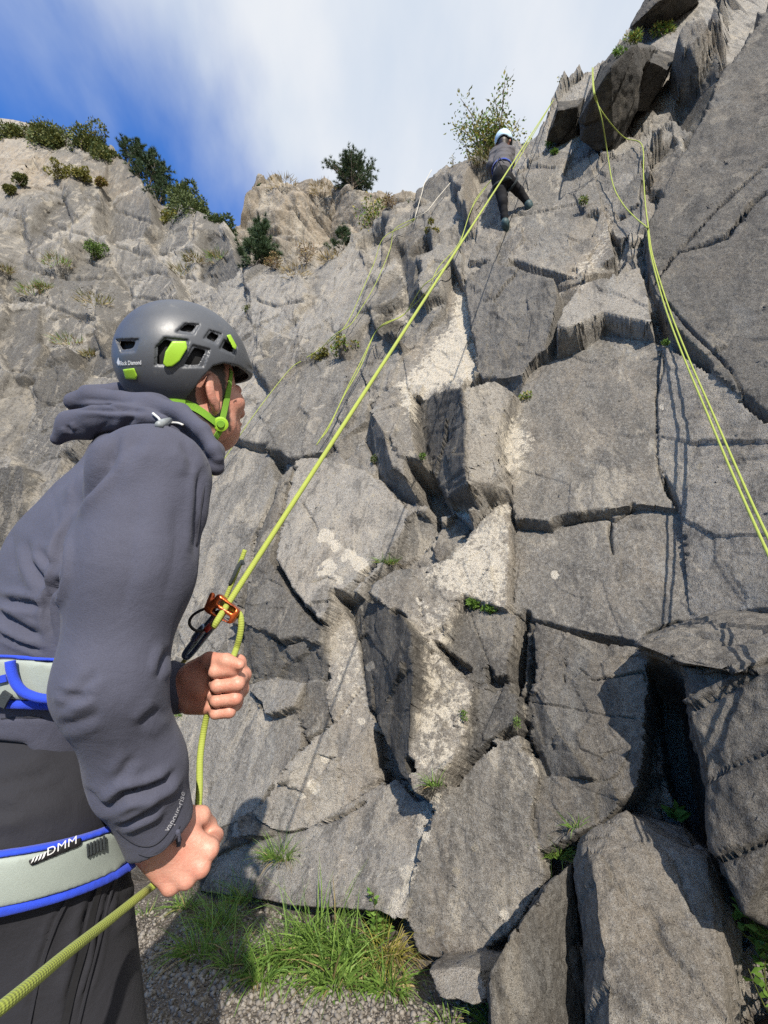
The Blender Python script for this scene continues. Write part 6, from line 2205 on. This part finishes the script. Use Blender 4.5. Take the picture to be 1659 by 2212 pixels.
def leaves(pos, direc, length, width, rnd=rng, fold=0.25):
    """leaf-shaped pairs of quads"""
    n = len(pos)
    direc = direc / (np.linalg.norm(direc, axis=1)[:, None] + 1e-9)
    side = np.cross(direc, rnd.normal(size=(n, 3))); side /= np.linalg.norm(side, axis=1)[:, None] + 1e-9
    nrm = np.cross(side, direc)
    L = length[:, None]; W = width[:, None]
    a = pos; m1 = pos + direc * L * .5 + nrm * L * .06; t = pos + direc * L - nrm * L * .08
    l = pos + direc * L * .42 + side * W * .5 + nrm * W * fold; r = pos + direc * L * .42 - side * W * .5 + nrm * W * fold
    V = np.stack([a, l, t, m1, r], 1)
    f = np.array([(0, 3, 2, 1), (0, 4, 2, 3)])
    F = f[None] + (np.arange(n) * 5)[:, None, None]
    return V.reshape(-1, 3), F.reshape(-1, 4), np.repeat(rnd.uniform(0, 1, n), 5)


def rand_dirs(n, up=0.3, spread=1.0, lean=(0, 0, 0)):
    d = rng.normal(size=(n, 3)) * (spread, spread, spread * .7) + np.array([0, 0, up]) + np.array(lean)
    return d / np.linalg.norm(d, axis=1)[:, None]


OUT = Vector((-0.45, -0.84, 0.29))


def grass_clump(name, p, radius, n, length, label, mat=None, droop=1.0, lean=(0, 0, 0), dry=0.25, width=.005, group='grass tufts on the rock', flat=0.35):
    p = np.array(tuple(p)); mat = mat or M_GRASS
    root = empty(name, tuple(p)); tag(root, label, 'grass', group)
    for part, k, m_ in (('blades', int(n * (1 - dry)), mat), ('dry_blades', int(n * dry), M_DRY)):
        if k < 3: continue
        a = rng.uniform(0, 6.283, k); r = radius * np.sqrt(rng.uniform(0, 1, k))
        b_ = p + np.stack([r * np.cos(a), r * np.sin(a) * .7, -.02 + 0 * r], 1)
        out = np.stack([np.cos(a), np.sin(a), 0 * a], 1) * (r / radius)[:, None] * 0.7
        d = out + np.array([0, 0, 1.0]) + rng.normal(size=(k, 3)) * .25 + np.array(lean)
        if part == 'dry_blades': d[:, 2] *= .35
        d /= np.linalg.norm(d, axis=1)[:, None]
        L = length * rng.uniform(.45, 1.15, k)
        V, F, S = blades(b_, d, L, width * rng.uniform(.5, 1.2, k), droop * rng.uniform(.4, 1.5, k))
        mesh_obj(part, V, F, m_, root, True, dict(shade=S))
    return root


def shrub(name, p, size, label, mats, n=900, leaf=.05, cat='shrub', group=None, lumps=9, squash=.8, stems=5, lean=(0, 0)):
    """bush: stems and leaf clumps on uneven lumps"""
    p = np.array(tuple(p)); sx, sz = size
    root = empty(name, tuple(p)); tag(root, label, cat, group)
    cs = []
    for k in range(lumps):
        a = rng.uniform(0, 6.283); r = rng.uniform(.1, .75) * sx * .5
        h = rng.uniform(.25, .85) * sz
        cs.append((p + np.array([r * math.cos(a) + lean[0] * h, r * math.sin(a) * squash + lean[1] * h, h]), rng.uniform(.16, .30) * min(sx, sz * 1.3)))
    for k in range(stems):
        c = cs[k % len(cs)]
        q = [Vector(p + rng.normal(size=3) * .02 * sx), Vector(p * .5 + c[0] * .5 + rng.normal(size=3) * .05 * sx), Vector(c[0])]
        tube('stem', spline(q, 3), [.022 * sz * (1 - .75 * i / 6) for i in range(7)], M_BARK, root, 5)
    per = n // len(mats)
    for mi, m_ in enumerate(mats):
        ids = rng.integers(0, len(cs), per)
        c = np.array([cs[i][0] for i in ids]); rr = np.array([cs[i][1] for i in ids])
        d = rand_dirs(per, .25)
        rad = rr * rng.uniform(.55, 1.08, per)
        pos = c + d * rad[:, None]
        V, F, S = leaves(pos, d + rng.normal(size=(per, 3)) * .6, leaf * rng.uniform(.6, 1.3, per), leaf * .5 * rng.uniform(.6, 1.2, per))
        mesh_obj('foliage', V, F, m_, root, False, dict(shade=S))
    return root


def pine(name, p, h, label, spread=.45, n=26, group='small pines on the ledges', lean=(0, 0), needles=26, nl=.075):
    p = np.array(tuple(p)); root = empty(name, tuple(p)); tag(root, label, 'tree', group)
    top = p + np.array([lean[0] * h, lean[1] * h, h])
    tube('trunk', spline([Vector(p - np.array([0, 0, .1])), Vector(p * .5 + top * .5 + np.array([.03 * h, 0, 0])), Vector(top)], 5), [.028 * h * (1 - .09 * i) for i in range(11)], M_BARK, root, 7)
    tips = []; segs_ = []
    for k in range(n):
        t = rng.uniform(.12, 1.0)
        a = rng.uniform(0, 6.283)
        L = spread * h * (1.05 - t * .8) * rng.uniform(.6, 1.1)
        b0 = p + (top - p) * t
        d = np.array([math.cos(a), math.sin(a), rng.uniform(.35, 1.0)]); d /= np.linalg.norm(d)
        e = b0 + d * L
        segs_.append((b0, e))
        for j in range(5): tips.append((b0 + (e - b0) * (.35 + .65 * j / 4) + rng.normal(size=3) * .03 * h, d))
        for j in range(2):
            d2 = d + rng.normal(size=3) * .5; d2 /= np.linalg.norm(d2)
            b1 = b0 + (e - b0) * rng.uniform(.4, .8); e2 = b1 + d2 * L * .5
            segs_.append((b1, e2))
            for i in range(3): tips.append((b1 + (e2 - b1) * (.4 + .3 * i), d2))
    V = []; F = []
    for b0, e in segs_:
        t = Vector(e - b0).normalized(); x = t.orthogonal().normalized(); y = t.cross(x); o = len(V)
        for q, r in ((b0, .006 * h), (e, .0025 * h)):
            for k in range(4):
                V.append(tuple(Vector(q) + (x * math.cos(k * 1.571) + y * math.sin(k * 1.571)) * r))
        F += [(o + k, o + (k + 1) % 4, o + 4 + (k + 1) % 4, o + 4 + k) for k in range(4)]
    mesh_obj('branches', V, F, M_BARK, root)
    c = np.repeat(np.array([t[0] for t in tips]), needles, 0); d0 = np.repeat(np.array([t[1] for t in tips]), needles, 0)
    d = d0 * .9 + rng.normal(size=c.shape) * .55 + np.array([0, 0, .25]); d /= np.linalg.norm(d, axis=1)[:, None]
    k = len(c)
    V, F, S = blades(c, d, nl * h * rng.uniform(.7, 1.3, k), .011 * h * rng.uniform(.6, 1.2, k), 0 * c[:, 0] + .1, segs=1)
    mesh_obj('crown', V, F, M_PINE, root, False, dict(shade=S))
    return root


def sapling(name, p, h, label, mats, n_br=16, leaf=.06, spread=.5, leaves_per=14, lean=(0, 0), cat='tree', group=None):
    p = np.array(tuple(p)); root = empty(name, tuple(p)); tag(root, label, cat, group)
    pos = []; dr = []
    for k in range(n_br):
        a = rng.uniform(0, 6.283); sp = rng.uniform(.1, spread)
        e = p + np.array([math.cos(a) * sp * h + lean[0] * h, math.sin(a) * sp * h * .7 + lean[1] * h, h * rng.uniform(.45, 1.0)])
        mid = p + (e - p) * .5 + np.array([0, 0, .08 * h]) + rng.normal(size=3) * .04 * h
        path = spline([Vector(p), Vector(mid), Vector(e)], 5)
        tube('branch', path, [.011 * h * (1 - .8 * i / 10) for i in range(11)], M_BARK, root, 5)
        for j in range(leaves_per):
            t = rng.uniform(.3, 1.0) * 9.99
            q = path[int(t)].lerp(path[int(t) + 1], t - int(t)) if int(t) + 1 < len(path) else path[-1]
            off = rng.normal(size=3) * .045 * h
            pos.append(np.array(tuple(q)) + off); dr.append(off / np.linalg.norm(off) + np.array([0, 0, .2]))
    pos = np.array(pos); dr = np.array(dr)
    sel = rng.integers(0, len(mats), len(pos))
    for mi, m_ in enumerate(mats):
        s = sel == mi; k = s.sum()
        V, F, S = leaves(pos[s], dr[s], leaf * rng.uniform(.6, 1.3, k), leaf * .55 * rng.uniform(.7, 1.2, k))
        mesh_obj('foliage', V, F, m_, root, False, dict(shade=S))
    return root


def size_at(p, f):
    """metres that cover f picture units at the place p"""
    return f * float(project(np.array([tuple(p)]))[2][0]) / FPX


# ---- hill-top vegetation on the left
HG = 'bushes along the left skyline'
for (x, y, w, h, mats, lab, nm) in [
        (10, 268, 60, 40, [M_SHRUB, M_OLIVE], 'dark bush at the left edge of the skyline', 'bush'),
        (62, 285, 62, 54, [M_OLIVE, M_SHRUB], 'pale olive bush on the skyline, second from the left edge', 'bush'),
        (112, 303, 72, 62, [M_OLIVE, M_SHRUB], 'grey-green bush on the left skyline next to the overhanging ledge', 'bush'),
        (165, 325, 78, 74, [M_SHRUB, M_OLIVE], 'largest rounded dark green bush on the left skyline', 'bush'),
        (212, 338, 50, 40, [M_OLIVE, M_SHRUB], 'low olive bush left of the spiky pines', 'bush'),
        (372, 452, 66, 86, [M_SHRUB], 'dark green bush on the slope below the spiky pines', 'bush'),
        (400, 465, 64, 60, [M_SHRUB], 'dark bush low on the sloping left skyline', 'bush'),
        (368, 466, 50, 40, [M_YELLOW, M_OLIVE], 'yellow-green bush at the foot of the dark skyline bushes', 'bush'),
        (460, 480, 46, 54, [M_SHRUB, M_PINE], 'small dark bush at the right end of the left skyline', 'bush')]:
    p = on_cliff(x, y + 4) + Vector((0, .4, -.1))
    shrub(nm, p, (size_at(p, w * 1.35), size_at(p, h * 1.2)), lab, mats, 5200, size_at(p, 6.5), 'bush', HG, 18)
for (x, y, h, lab) in [(258, 345, 80, 'spiky dark pine leaning on the left skyline'), (300, 390, 95, 'broad dark pine right of the spiky one on the skyline'), (335, 425, 70, 'dark pine lowest of the three on the left skyline')]:
    p = on_cliff(x, y + 4) + Vector((0, .4, -.1))
    pine('pine_tree', p, size_at(p, h * 1.2), lab, .55, 46, 'pines along the left skyline', (.05, 0), 30, .07)

# ---- on the left cliff
LG = 'shrubs on the left cliff'
for (x, y, w, h, mats, lab) in [
        (130, 382, 80, 24, [M_YELLOW, M_OLIVE], 'yellow-green shrub patch high on the pale left cliff'), (185, 395, 60, 26, [M_OLIVE, M_YELLOW], 'olive shrub patch just right of the yellow-green one on the cliff'),
        (46, 400, 26, 32, [M_SHRUB, M_OLIVE], 'small dark shrub near the left edge of the cliff'), (25, 420, 24, 24, [M_OLIVE], 'small olive shrub at the left edge below the dark one'),
        (202, 563, 54, 38, [M_SHRUB, M_LEAF], 'round green bush in the middle of the left cliff'), (216, 402, 26, 18, [M_RUST, M_YELLOW], 'small rust-coloured shrub beside the olive patch')]:
    p = on_cliff(x, y, .1)
    shrub('shrub', p, (size_at(p, w), size_at(p, h)), lab, mats, 1500, size_at(p, 4.5), 'shrub', LG, 10)
for i, (x, y, w, lab) in enumerate([(70, 632, 60, 'grass strip on the leftmost low ledge'), (205, 652, 70, 'grass ledge just above the grey helmet'), (150, 738, 70, 'mossy grass strip left of the grey helmet'), (20, 585, 40, 'grass patch at the left picture edge'),
                                     (130, 580, 60, 'thin grass along the slanting ledge on the left cliff'), (395, 590, 60, 'dry grass patch above the helmet right of the bush'), (470, 560, 50, 'dry grass left of the ledge pine'), (420, 560, 40, 'tawny grass on the ledge under the skyline bushes'), (95, 620, 30, 'grass wisps between two left ledges'), (190, 770, 40, 'small grass tuft by the block left of the helmet')]):
    p = on_cliff(x, y, .05)
    grass_clump('grass', p, size_at(p, w * .5), 190, size_at(p, 18), lab, [M_GRASS, M_OLIVE][i % 2], .6, (-.2, -.3, 0), .5, size_at(p, 1.5), 'grass on the left ledges')

# ---- ledge and crag
p = on_cliff(548, 580) + Vector((0, .15, 0))
pine('pine_tree', p, size_at(p, 145), 'young green pine standing on the ledge right of the helmet', .42, 44, lean=(-.02, 0), needles=30)
p = on_cliff(735, 548) + Vector((0, .1, 0))
pine('pine_tree', p, size_at(p, 90), 'small pine on the ledge below the brown crag', .42, 24, lean=(0, 0))
p = on_crag(757, 402) + Vector((0, .2, -.1))
pine('pine_tree', p, size_at(p, 88), 'wide dark pine crowning the brown crag', .85, 95, lean=(0, 0), needles=30, nl=.08)
p = on_crag(563, 408) + Vector((0, .1, 0))
shrub('shrub', p, (size_at(p, 18), size_at(p, 20)), 'tiny dark shrub at the left shoulder of the brown crag', [M_PINE], 300, size_at(p, 4), 'shrub')
p = on_cliff(889, 424) + Vector((0, .3, -.1))
shrub('bush', p, (size_at(p, 56), size_at(p, 42)), 'dark bush on the cliff edge right of the crag', [M_PINE, M_SHRUB], 1500, size_at(p, 5), 'bush')
p = on_cliff(800, 500) + Vector((0, .1, 0))
sapling('sapling', p, size_at(p, 125), 'twiggy yellow-green sapling in front of the brown crag', [M_YELLOW, M_OLIVE, M_LEAF], 16, size_at(p, 7), .32, 30, cat='tree')
for (x, y, w, h, lab) in [(670, 535, 60, 50, 'rust-brown dry plants between the two ledge pines'), (600, 560, 50, 40, 'bare brown twigs beside the young pine'), (845, 450, 40, 34, 'orange-brown shrub by the twiggy sapling')]:
    p = on_cliff(x, y, .05)
    shrub('dry_shrub', p, (size_at(p, w), size_at(p, h)), lab, [M_RUST, M_DRY], 420, size_at(p, 4.5), 'shrub', 'dry shrubs on the ledge', 9, stems=14)
for (x, y, w, lab) in [(640, 590, 60, 'tawny grass on the ledge below the young pine'), (700, 545, 50, 'tawny grass by the small ledge pine'), (610, 400, 60, 'dry grass along the top of the brown crag'), (700, 415, 60, 'dry grass right of the crag summit')]:
    p = on_crag(x, y) if y < 430 else on_cliff(x, y, .03)
    grass_clump('grass', p, size_at(p, w * .5), 160, size_at(p, 16), lab, M_DRY, .5, (-.1, -.2, 0), .4, size_at(p, 1.5), 'grass on the crag and ledge')

# ---- trees above the climber
p = on_cliff(1072, 338) + Vector((0, .15, -.1))
sapling('sapling', p, size_at(p, 200), 'leafy sapling on the skyline behind the climber', [M_YELLOW, M_OLIVE, M_LEAF], 34, size_at(p, 7.5), .55, 120, (.05, 0))
p = on_cliff(1130, 296) + Vector((0, .35, 0))
shrub('bush', p, (size_at(p, 36), size_at(p, 52)), 'dense green bush right of the leafy sapling on the skyline', [M_PINE, M_LEAF], 700, size_at(p, 5), 'bush')
p = on_cliff(1060, 342, .05)
grass_clump('grass', p, size_at(p, 26), 200, size_at(p, 24), 'olive grass at the foot of the skyline sapling', M_OLIVE, .5, (-.2, -.2, 0), .3, size_at(p, 1.6))
for (x, y, lab) in [(975, 362, 'thin twiggy plant on the skyline left of the sapling'), (1225, 192, 'tiny twig plant on the skyline above the main rope anchor'), (1008, 350, 'small leafy shoot on the skyline by the sapling')]:
    p = on_cliff(x, y)
    sapling('shoot', p, size_at(p, 42), lab, [M_YELLOW, M_OLIVE], 6, size_at(p, 4.5), .25, 7, cat='plant', group='shoots on the skyline')
# ---- small plants rooted in the face
PG = 'plants rooted in cracks of the face'
for (x, y, w, h, mats, leafpx, lab) in [
        (735, 770, 80, 44, [M_LEAF, M_YELLOW, M_OLIVE], 5.5, 'flowering green and yellow plant on the ledge right of the helmet'), (690, 775, 40, 20, [M_YELLOW, M_OLIVE], 4.5, 'small yellow plant left of the flowering one'),
        (1022, 1312, 30, 22, [M_LEAF], 5, 'small leafy weed at the left end of the crack under the pale slab'), (1055, 1318, 40, 14, [M_LEAF], 4.5, 'low green weed along the crack under the pale slab'),
        (1122, 1572, 20, 38, [M_SHRUB, M_LEAF], 4, 'dark cushion plant in the vertical crack of the lower face'), (1016, 1556, 18, 24, [M_LEAF, M_SHRUB], 4, 'small cushion plant right of the dark pillar'),
        (1135, 862, 24, 18, [M_LEAF, M_YELLOW], 4.5, 'tiny weed above the big middle block'), (915, 988, 16, 16, [M_LEAF], 4, 'tiny weed in the gap left of the big dark block'), (806, 1000, 14, 18, [M_SHRUB], 4, 'tiny weed in the groove left of the hanging block'),
        (1258, 448, 20, 26, [M_LEAF, M_OLIVE], 4.5, 'small weed on the face right of the climber'), (1185, 318, 18, 14, [M_LEAF], 4, 'tiny bright weed under the roof beside the anchor'), (1197, 332, 14, 12, [M_LEAF], 4, 'tiny bright weed just below the one under the roof'),
        (1372, 95, 34, 28, [M_LEAF, M_YELLOW], 5, 'ivy patch on the left of the top right boulders'), (1425, 82, 46, 34, [M_LEAF, M_YELLOW], 5, 'larger ivy patch among the top right boulders'), (1340, 120, 22, 20, [M_LEAF], 5, 'small ivy sprig low on the top right boulders'),
        (1436, 748, 12, 12, [M_LEAF], 4, 'tiny weed on the seam beside the right ropes'), (530, 680, 20, 26, [M_SHRUB, M_OLIVE], 4, 'small grey-green plant in the crack right of the helmet'), (925, 500, 50, 14, [M_YELLOW, M_OLIVE], 4, 'low yellow plant on the block under the pale slings')]:
    p = on_cliff(x, y, .02)
    sh_ = shrub('weed', p, (size_at(p, w), size_at(p, h)), lab, mats, 160 if w < 30 else 420, size_at(p, leafpx * 1.3), 'plant', PG, 6, stems=2)
# ---- grass and weeds at the foot
GG = 'grass at the foot of the cliff'
def foot(x, y, out=.02):
    return on_cliff(x, y, out)


def floor_at(fx, fy, z=0.0):
    d = at(fx, fy, 1.0) - Vector((0, 0, CAM_H))
    t = (z - CAM_H) / d.z
    return Vector((0, 0, CAM_H)) + d * t


big = [(615, 2060, .09, 220, .24), (695, 2045, .11, 300, .30), (770, 2072, .08, 210, .24), (835, 2118, .07, 130, .16), (560, 2100, .06, 110, .18), (722, 2110, .08, 150, .22)]
for i, (x, y, r, n, L) in enumerate(big):
    p = floor_at(x, y, .03)
    grass_clump('grass', p, r, n, L * 1.15, ['left part of the big sunlit grass clump at the foot', 'middle of the big sunlit grass clump at the foot', 'right part of the big sunlit grass clump at the foot', 'small tuft right of the big grass clump on the soil', 'tuft at the lower left edge of the big grass clump', 'tuft at the front of the big grass clump on the soil'][i], M_GRASS, 1.5, (-.05, -.3, 0), .16, .0085, GG)
for i, (x, y, r, n, L) in enumerate([(478, 1985, .08, 160, .24), (430, 2045, .08, 150, .22), (525, 1930, .07, 120, .18), (400, 1950, .06, 90, .16), (505, 2068, .06, 90, .2)]):
    p = foot(x, y) if y < 1940 else floor_at(x, y, .05)
    grass_clump('grass', p, r, n, L, ['shaded grass clump in the shadow of the belayer', 'shaded grass clump nearest the right hand of the belayer', 'shaded grass against the rock under the helmet shadow', 'grass tuft just below the right hand', 'dark grass at the right edge of the shadow'][i], M_GRASS, 1.2, (-.1, -.2, 0), .15, .005, GG)
for (x, y, r, n, L, lab) in [(605, 1838, .09, 260, .15, 'bright grass tuft on the rock right of the helmet shadow'), (855, 1212, .06, 160, .10, 'bright grass tuft in the crack above the pillar'), (955, 1690, .035, 60, .10, 'thin grass tuft at the foot of the pillar'),
                             (1215, 1848, .05, 130, .13, 'grass tuft on top of the lower right boulders'), (1085, 2200, .08, 160, .16, 'grass tuft at the bottom of the picture below the slab'), (1330, 2215, .06, 90, .14, 'sparse grass in front of the right boulder'),
                             (382, 1538, .05, 70, .09, 'small grass tuft behind the left wrist'), (1240, 1770, .03, 30, .08, 'few grass blades above the boulder'), (310, 1975, .05, 90, .10, 'short grass at the edge of the gravel by the rope hand'), (960, 2195, .05, 50, .14, 'few broad blades on the soil at the bottom')]:
    p = foot(x, y) if y < 1960 else floor_at(x, y, .02)
    grass_clump('grass', p, r, n, L, lab, M_GRASS, 1.0, (-.15, -.3, 0), .15, .004, GG)
# broad-leaved weed next to the clump
def weed_stalks(p, n, h, leafL, label, lean=(0, 0), per=16, mats=(M_LEAF,)):
    p = np.array(tuple(p)); root = empty('leafy_weed', tuple(p)); tag(root, label, 'plant', 'leafy weeds')
    pos = []; dr = []
    for k in range(n):
        e = p + np.array([rng.normal() * .22 * h + lean[0] * h, rng.normal() * .12 * h + lean[1] * h, h * rng.uniform(.6, 1.0)])
        mid = p * .5 + e * .5 + rng.normal(size=3) * .05 * h
        path = spline([Vector(p), Vector(mid), Vector(e)], 6)
        tube('stem', path, [.004 * (1 - .06 * i) for i in range(13)], M_LEAF if False else M_OLIVE, root, 5)
        for j in range(per):
            t = rng.uniform(.15, 1.0) * 11.9
            q = path[int(t)]
            a = rng.uniform(0, 6.283)
            pos.append(np.array(tuple(q))); dr.append(np.array([math.cos(a), math.sin(a), .35]))
    pos = np.array(pos); dr = np.array(dr); k = len(pos)
    V, F, S = leaves(pos, dr, leafL * rng.uniform(.5, 1.2, k), leafL * .5 * rng.uniform(.7, 1.2, k), fold=.12)
    mesh_obj('foliage', V, F, mats[0], root, False, dict(shade=S))
    return root


def set_shade(o): pass


p = floor_at(822, 2040, .04)
weed_stalks(p, 16, .22, .034, 'broad-leaved green weed beside the big grass clump', (-.05, -.1), 22)
p = foot(860, 2040, .12)
grass_clump('grass', p, .07, 160, .2, 'yellowing grass right of the broad-leaved weed', M_YELLOW, 1.5, (.1, -.4, 0), .4, .005, GG)
p = foot(1455, 1772, .05)
weed_stalks(p, 4, .07, .06, 'toothed-leaf weed on top of the right boulder', (.3, -.3), 5)
for (x, y, d_, h, n, lf, lab, ln) in [(1712, 1800, 1.75, .26, 5, .05, 'upper leafy nettle at the right picture edge', (-.25, 0)), (1700, 2110, 1.55, .22, 6, .05, 'lower leafy nettle at the right picture edge', (-.3, 0)), (1725, 2250, 1.5, .26, 6, .05, 'leafy weed in the bottom right corner', (-.2, .1)), (1760, 1980, 1.6, .5, 7, .08, 'tall leafy weed just beyond the right edge', (-.1, .1))]:
    p = at(x, y, d_)
    weed_stalks(p, n, h, lf, lab, ln, 12)

for i, (x, y, h, lab) in enumerate([(1.50, 1.35, .85, 'tall leafy weed beside the path, nearest of those right of the frame'), (1.55, 1.68, .95, 'tallest leafy weed right of the boulder'), (1.28, 1.55, .5, 'short leafy weed in front of the right boulder')]):
    weed_stalks(Vector((x, y, 0)), 7, h, .05, lab, (-.05, .05), 30)
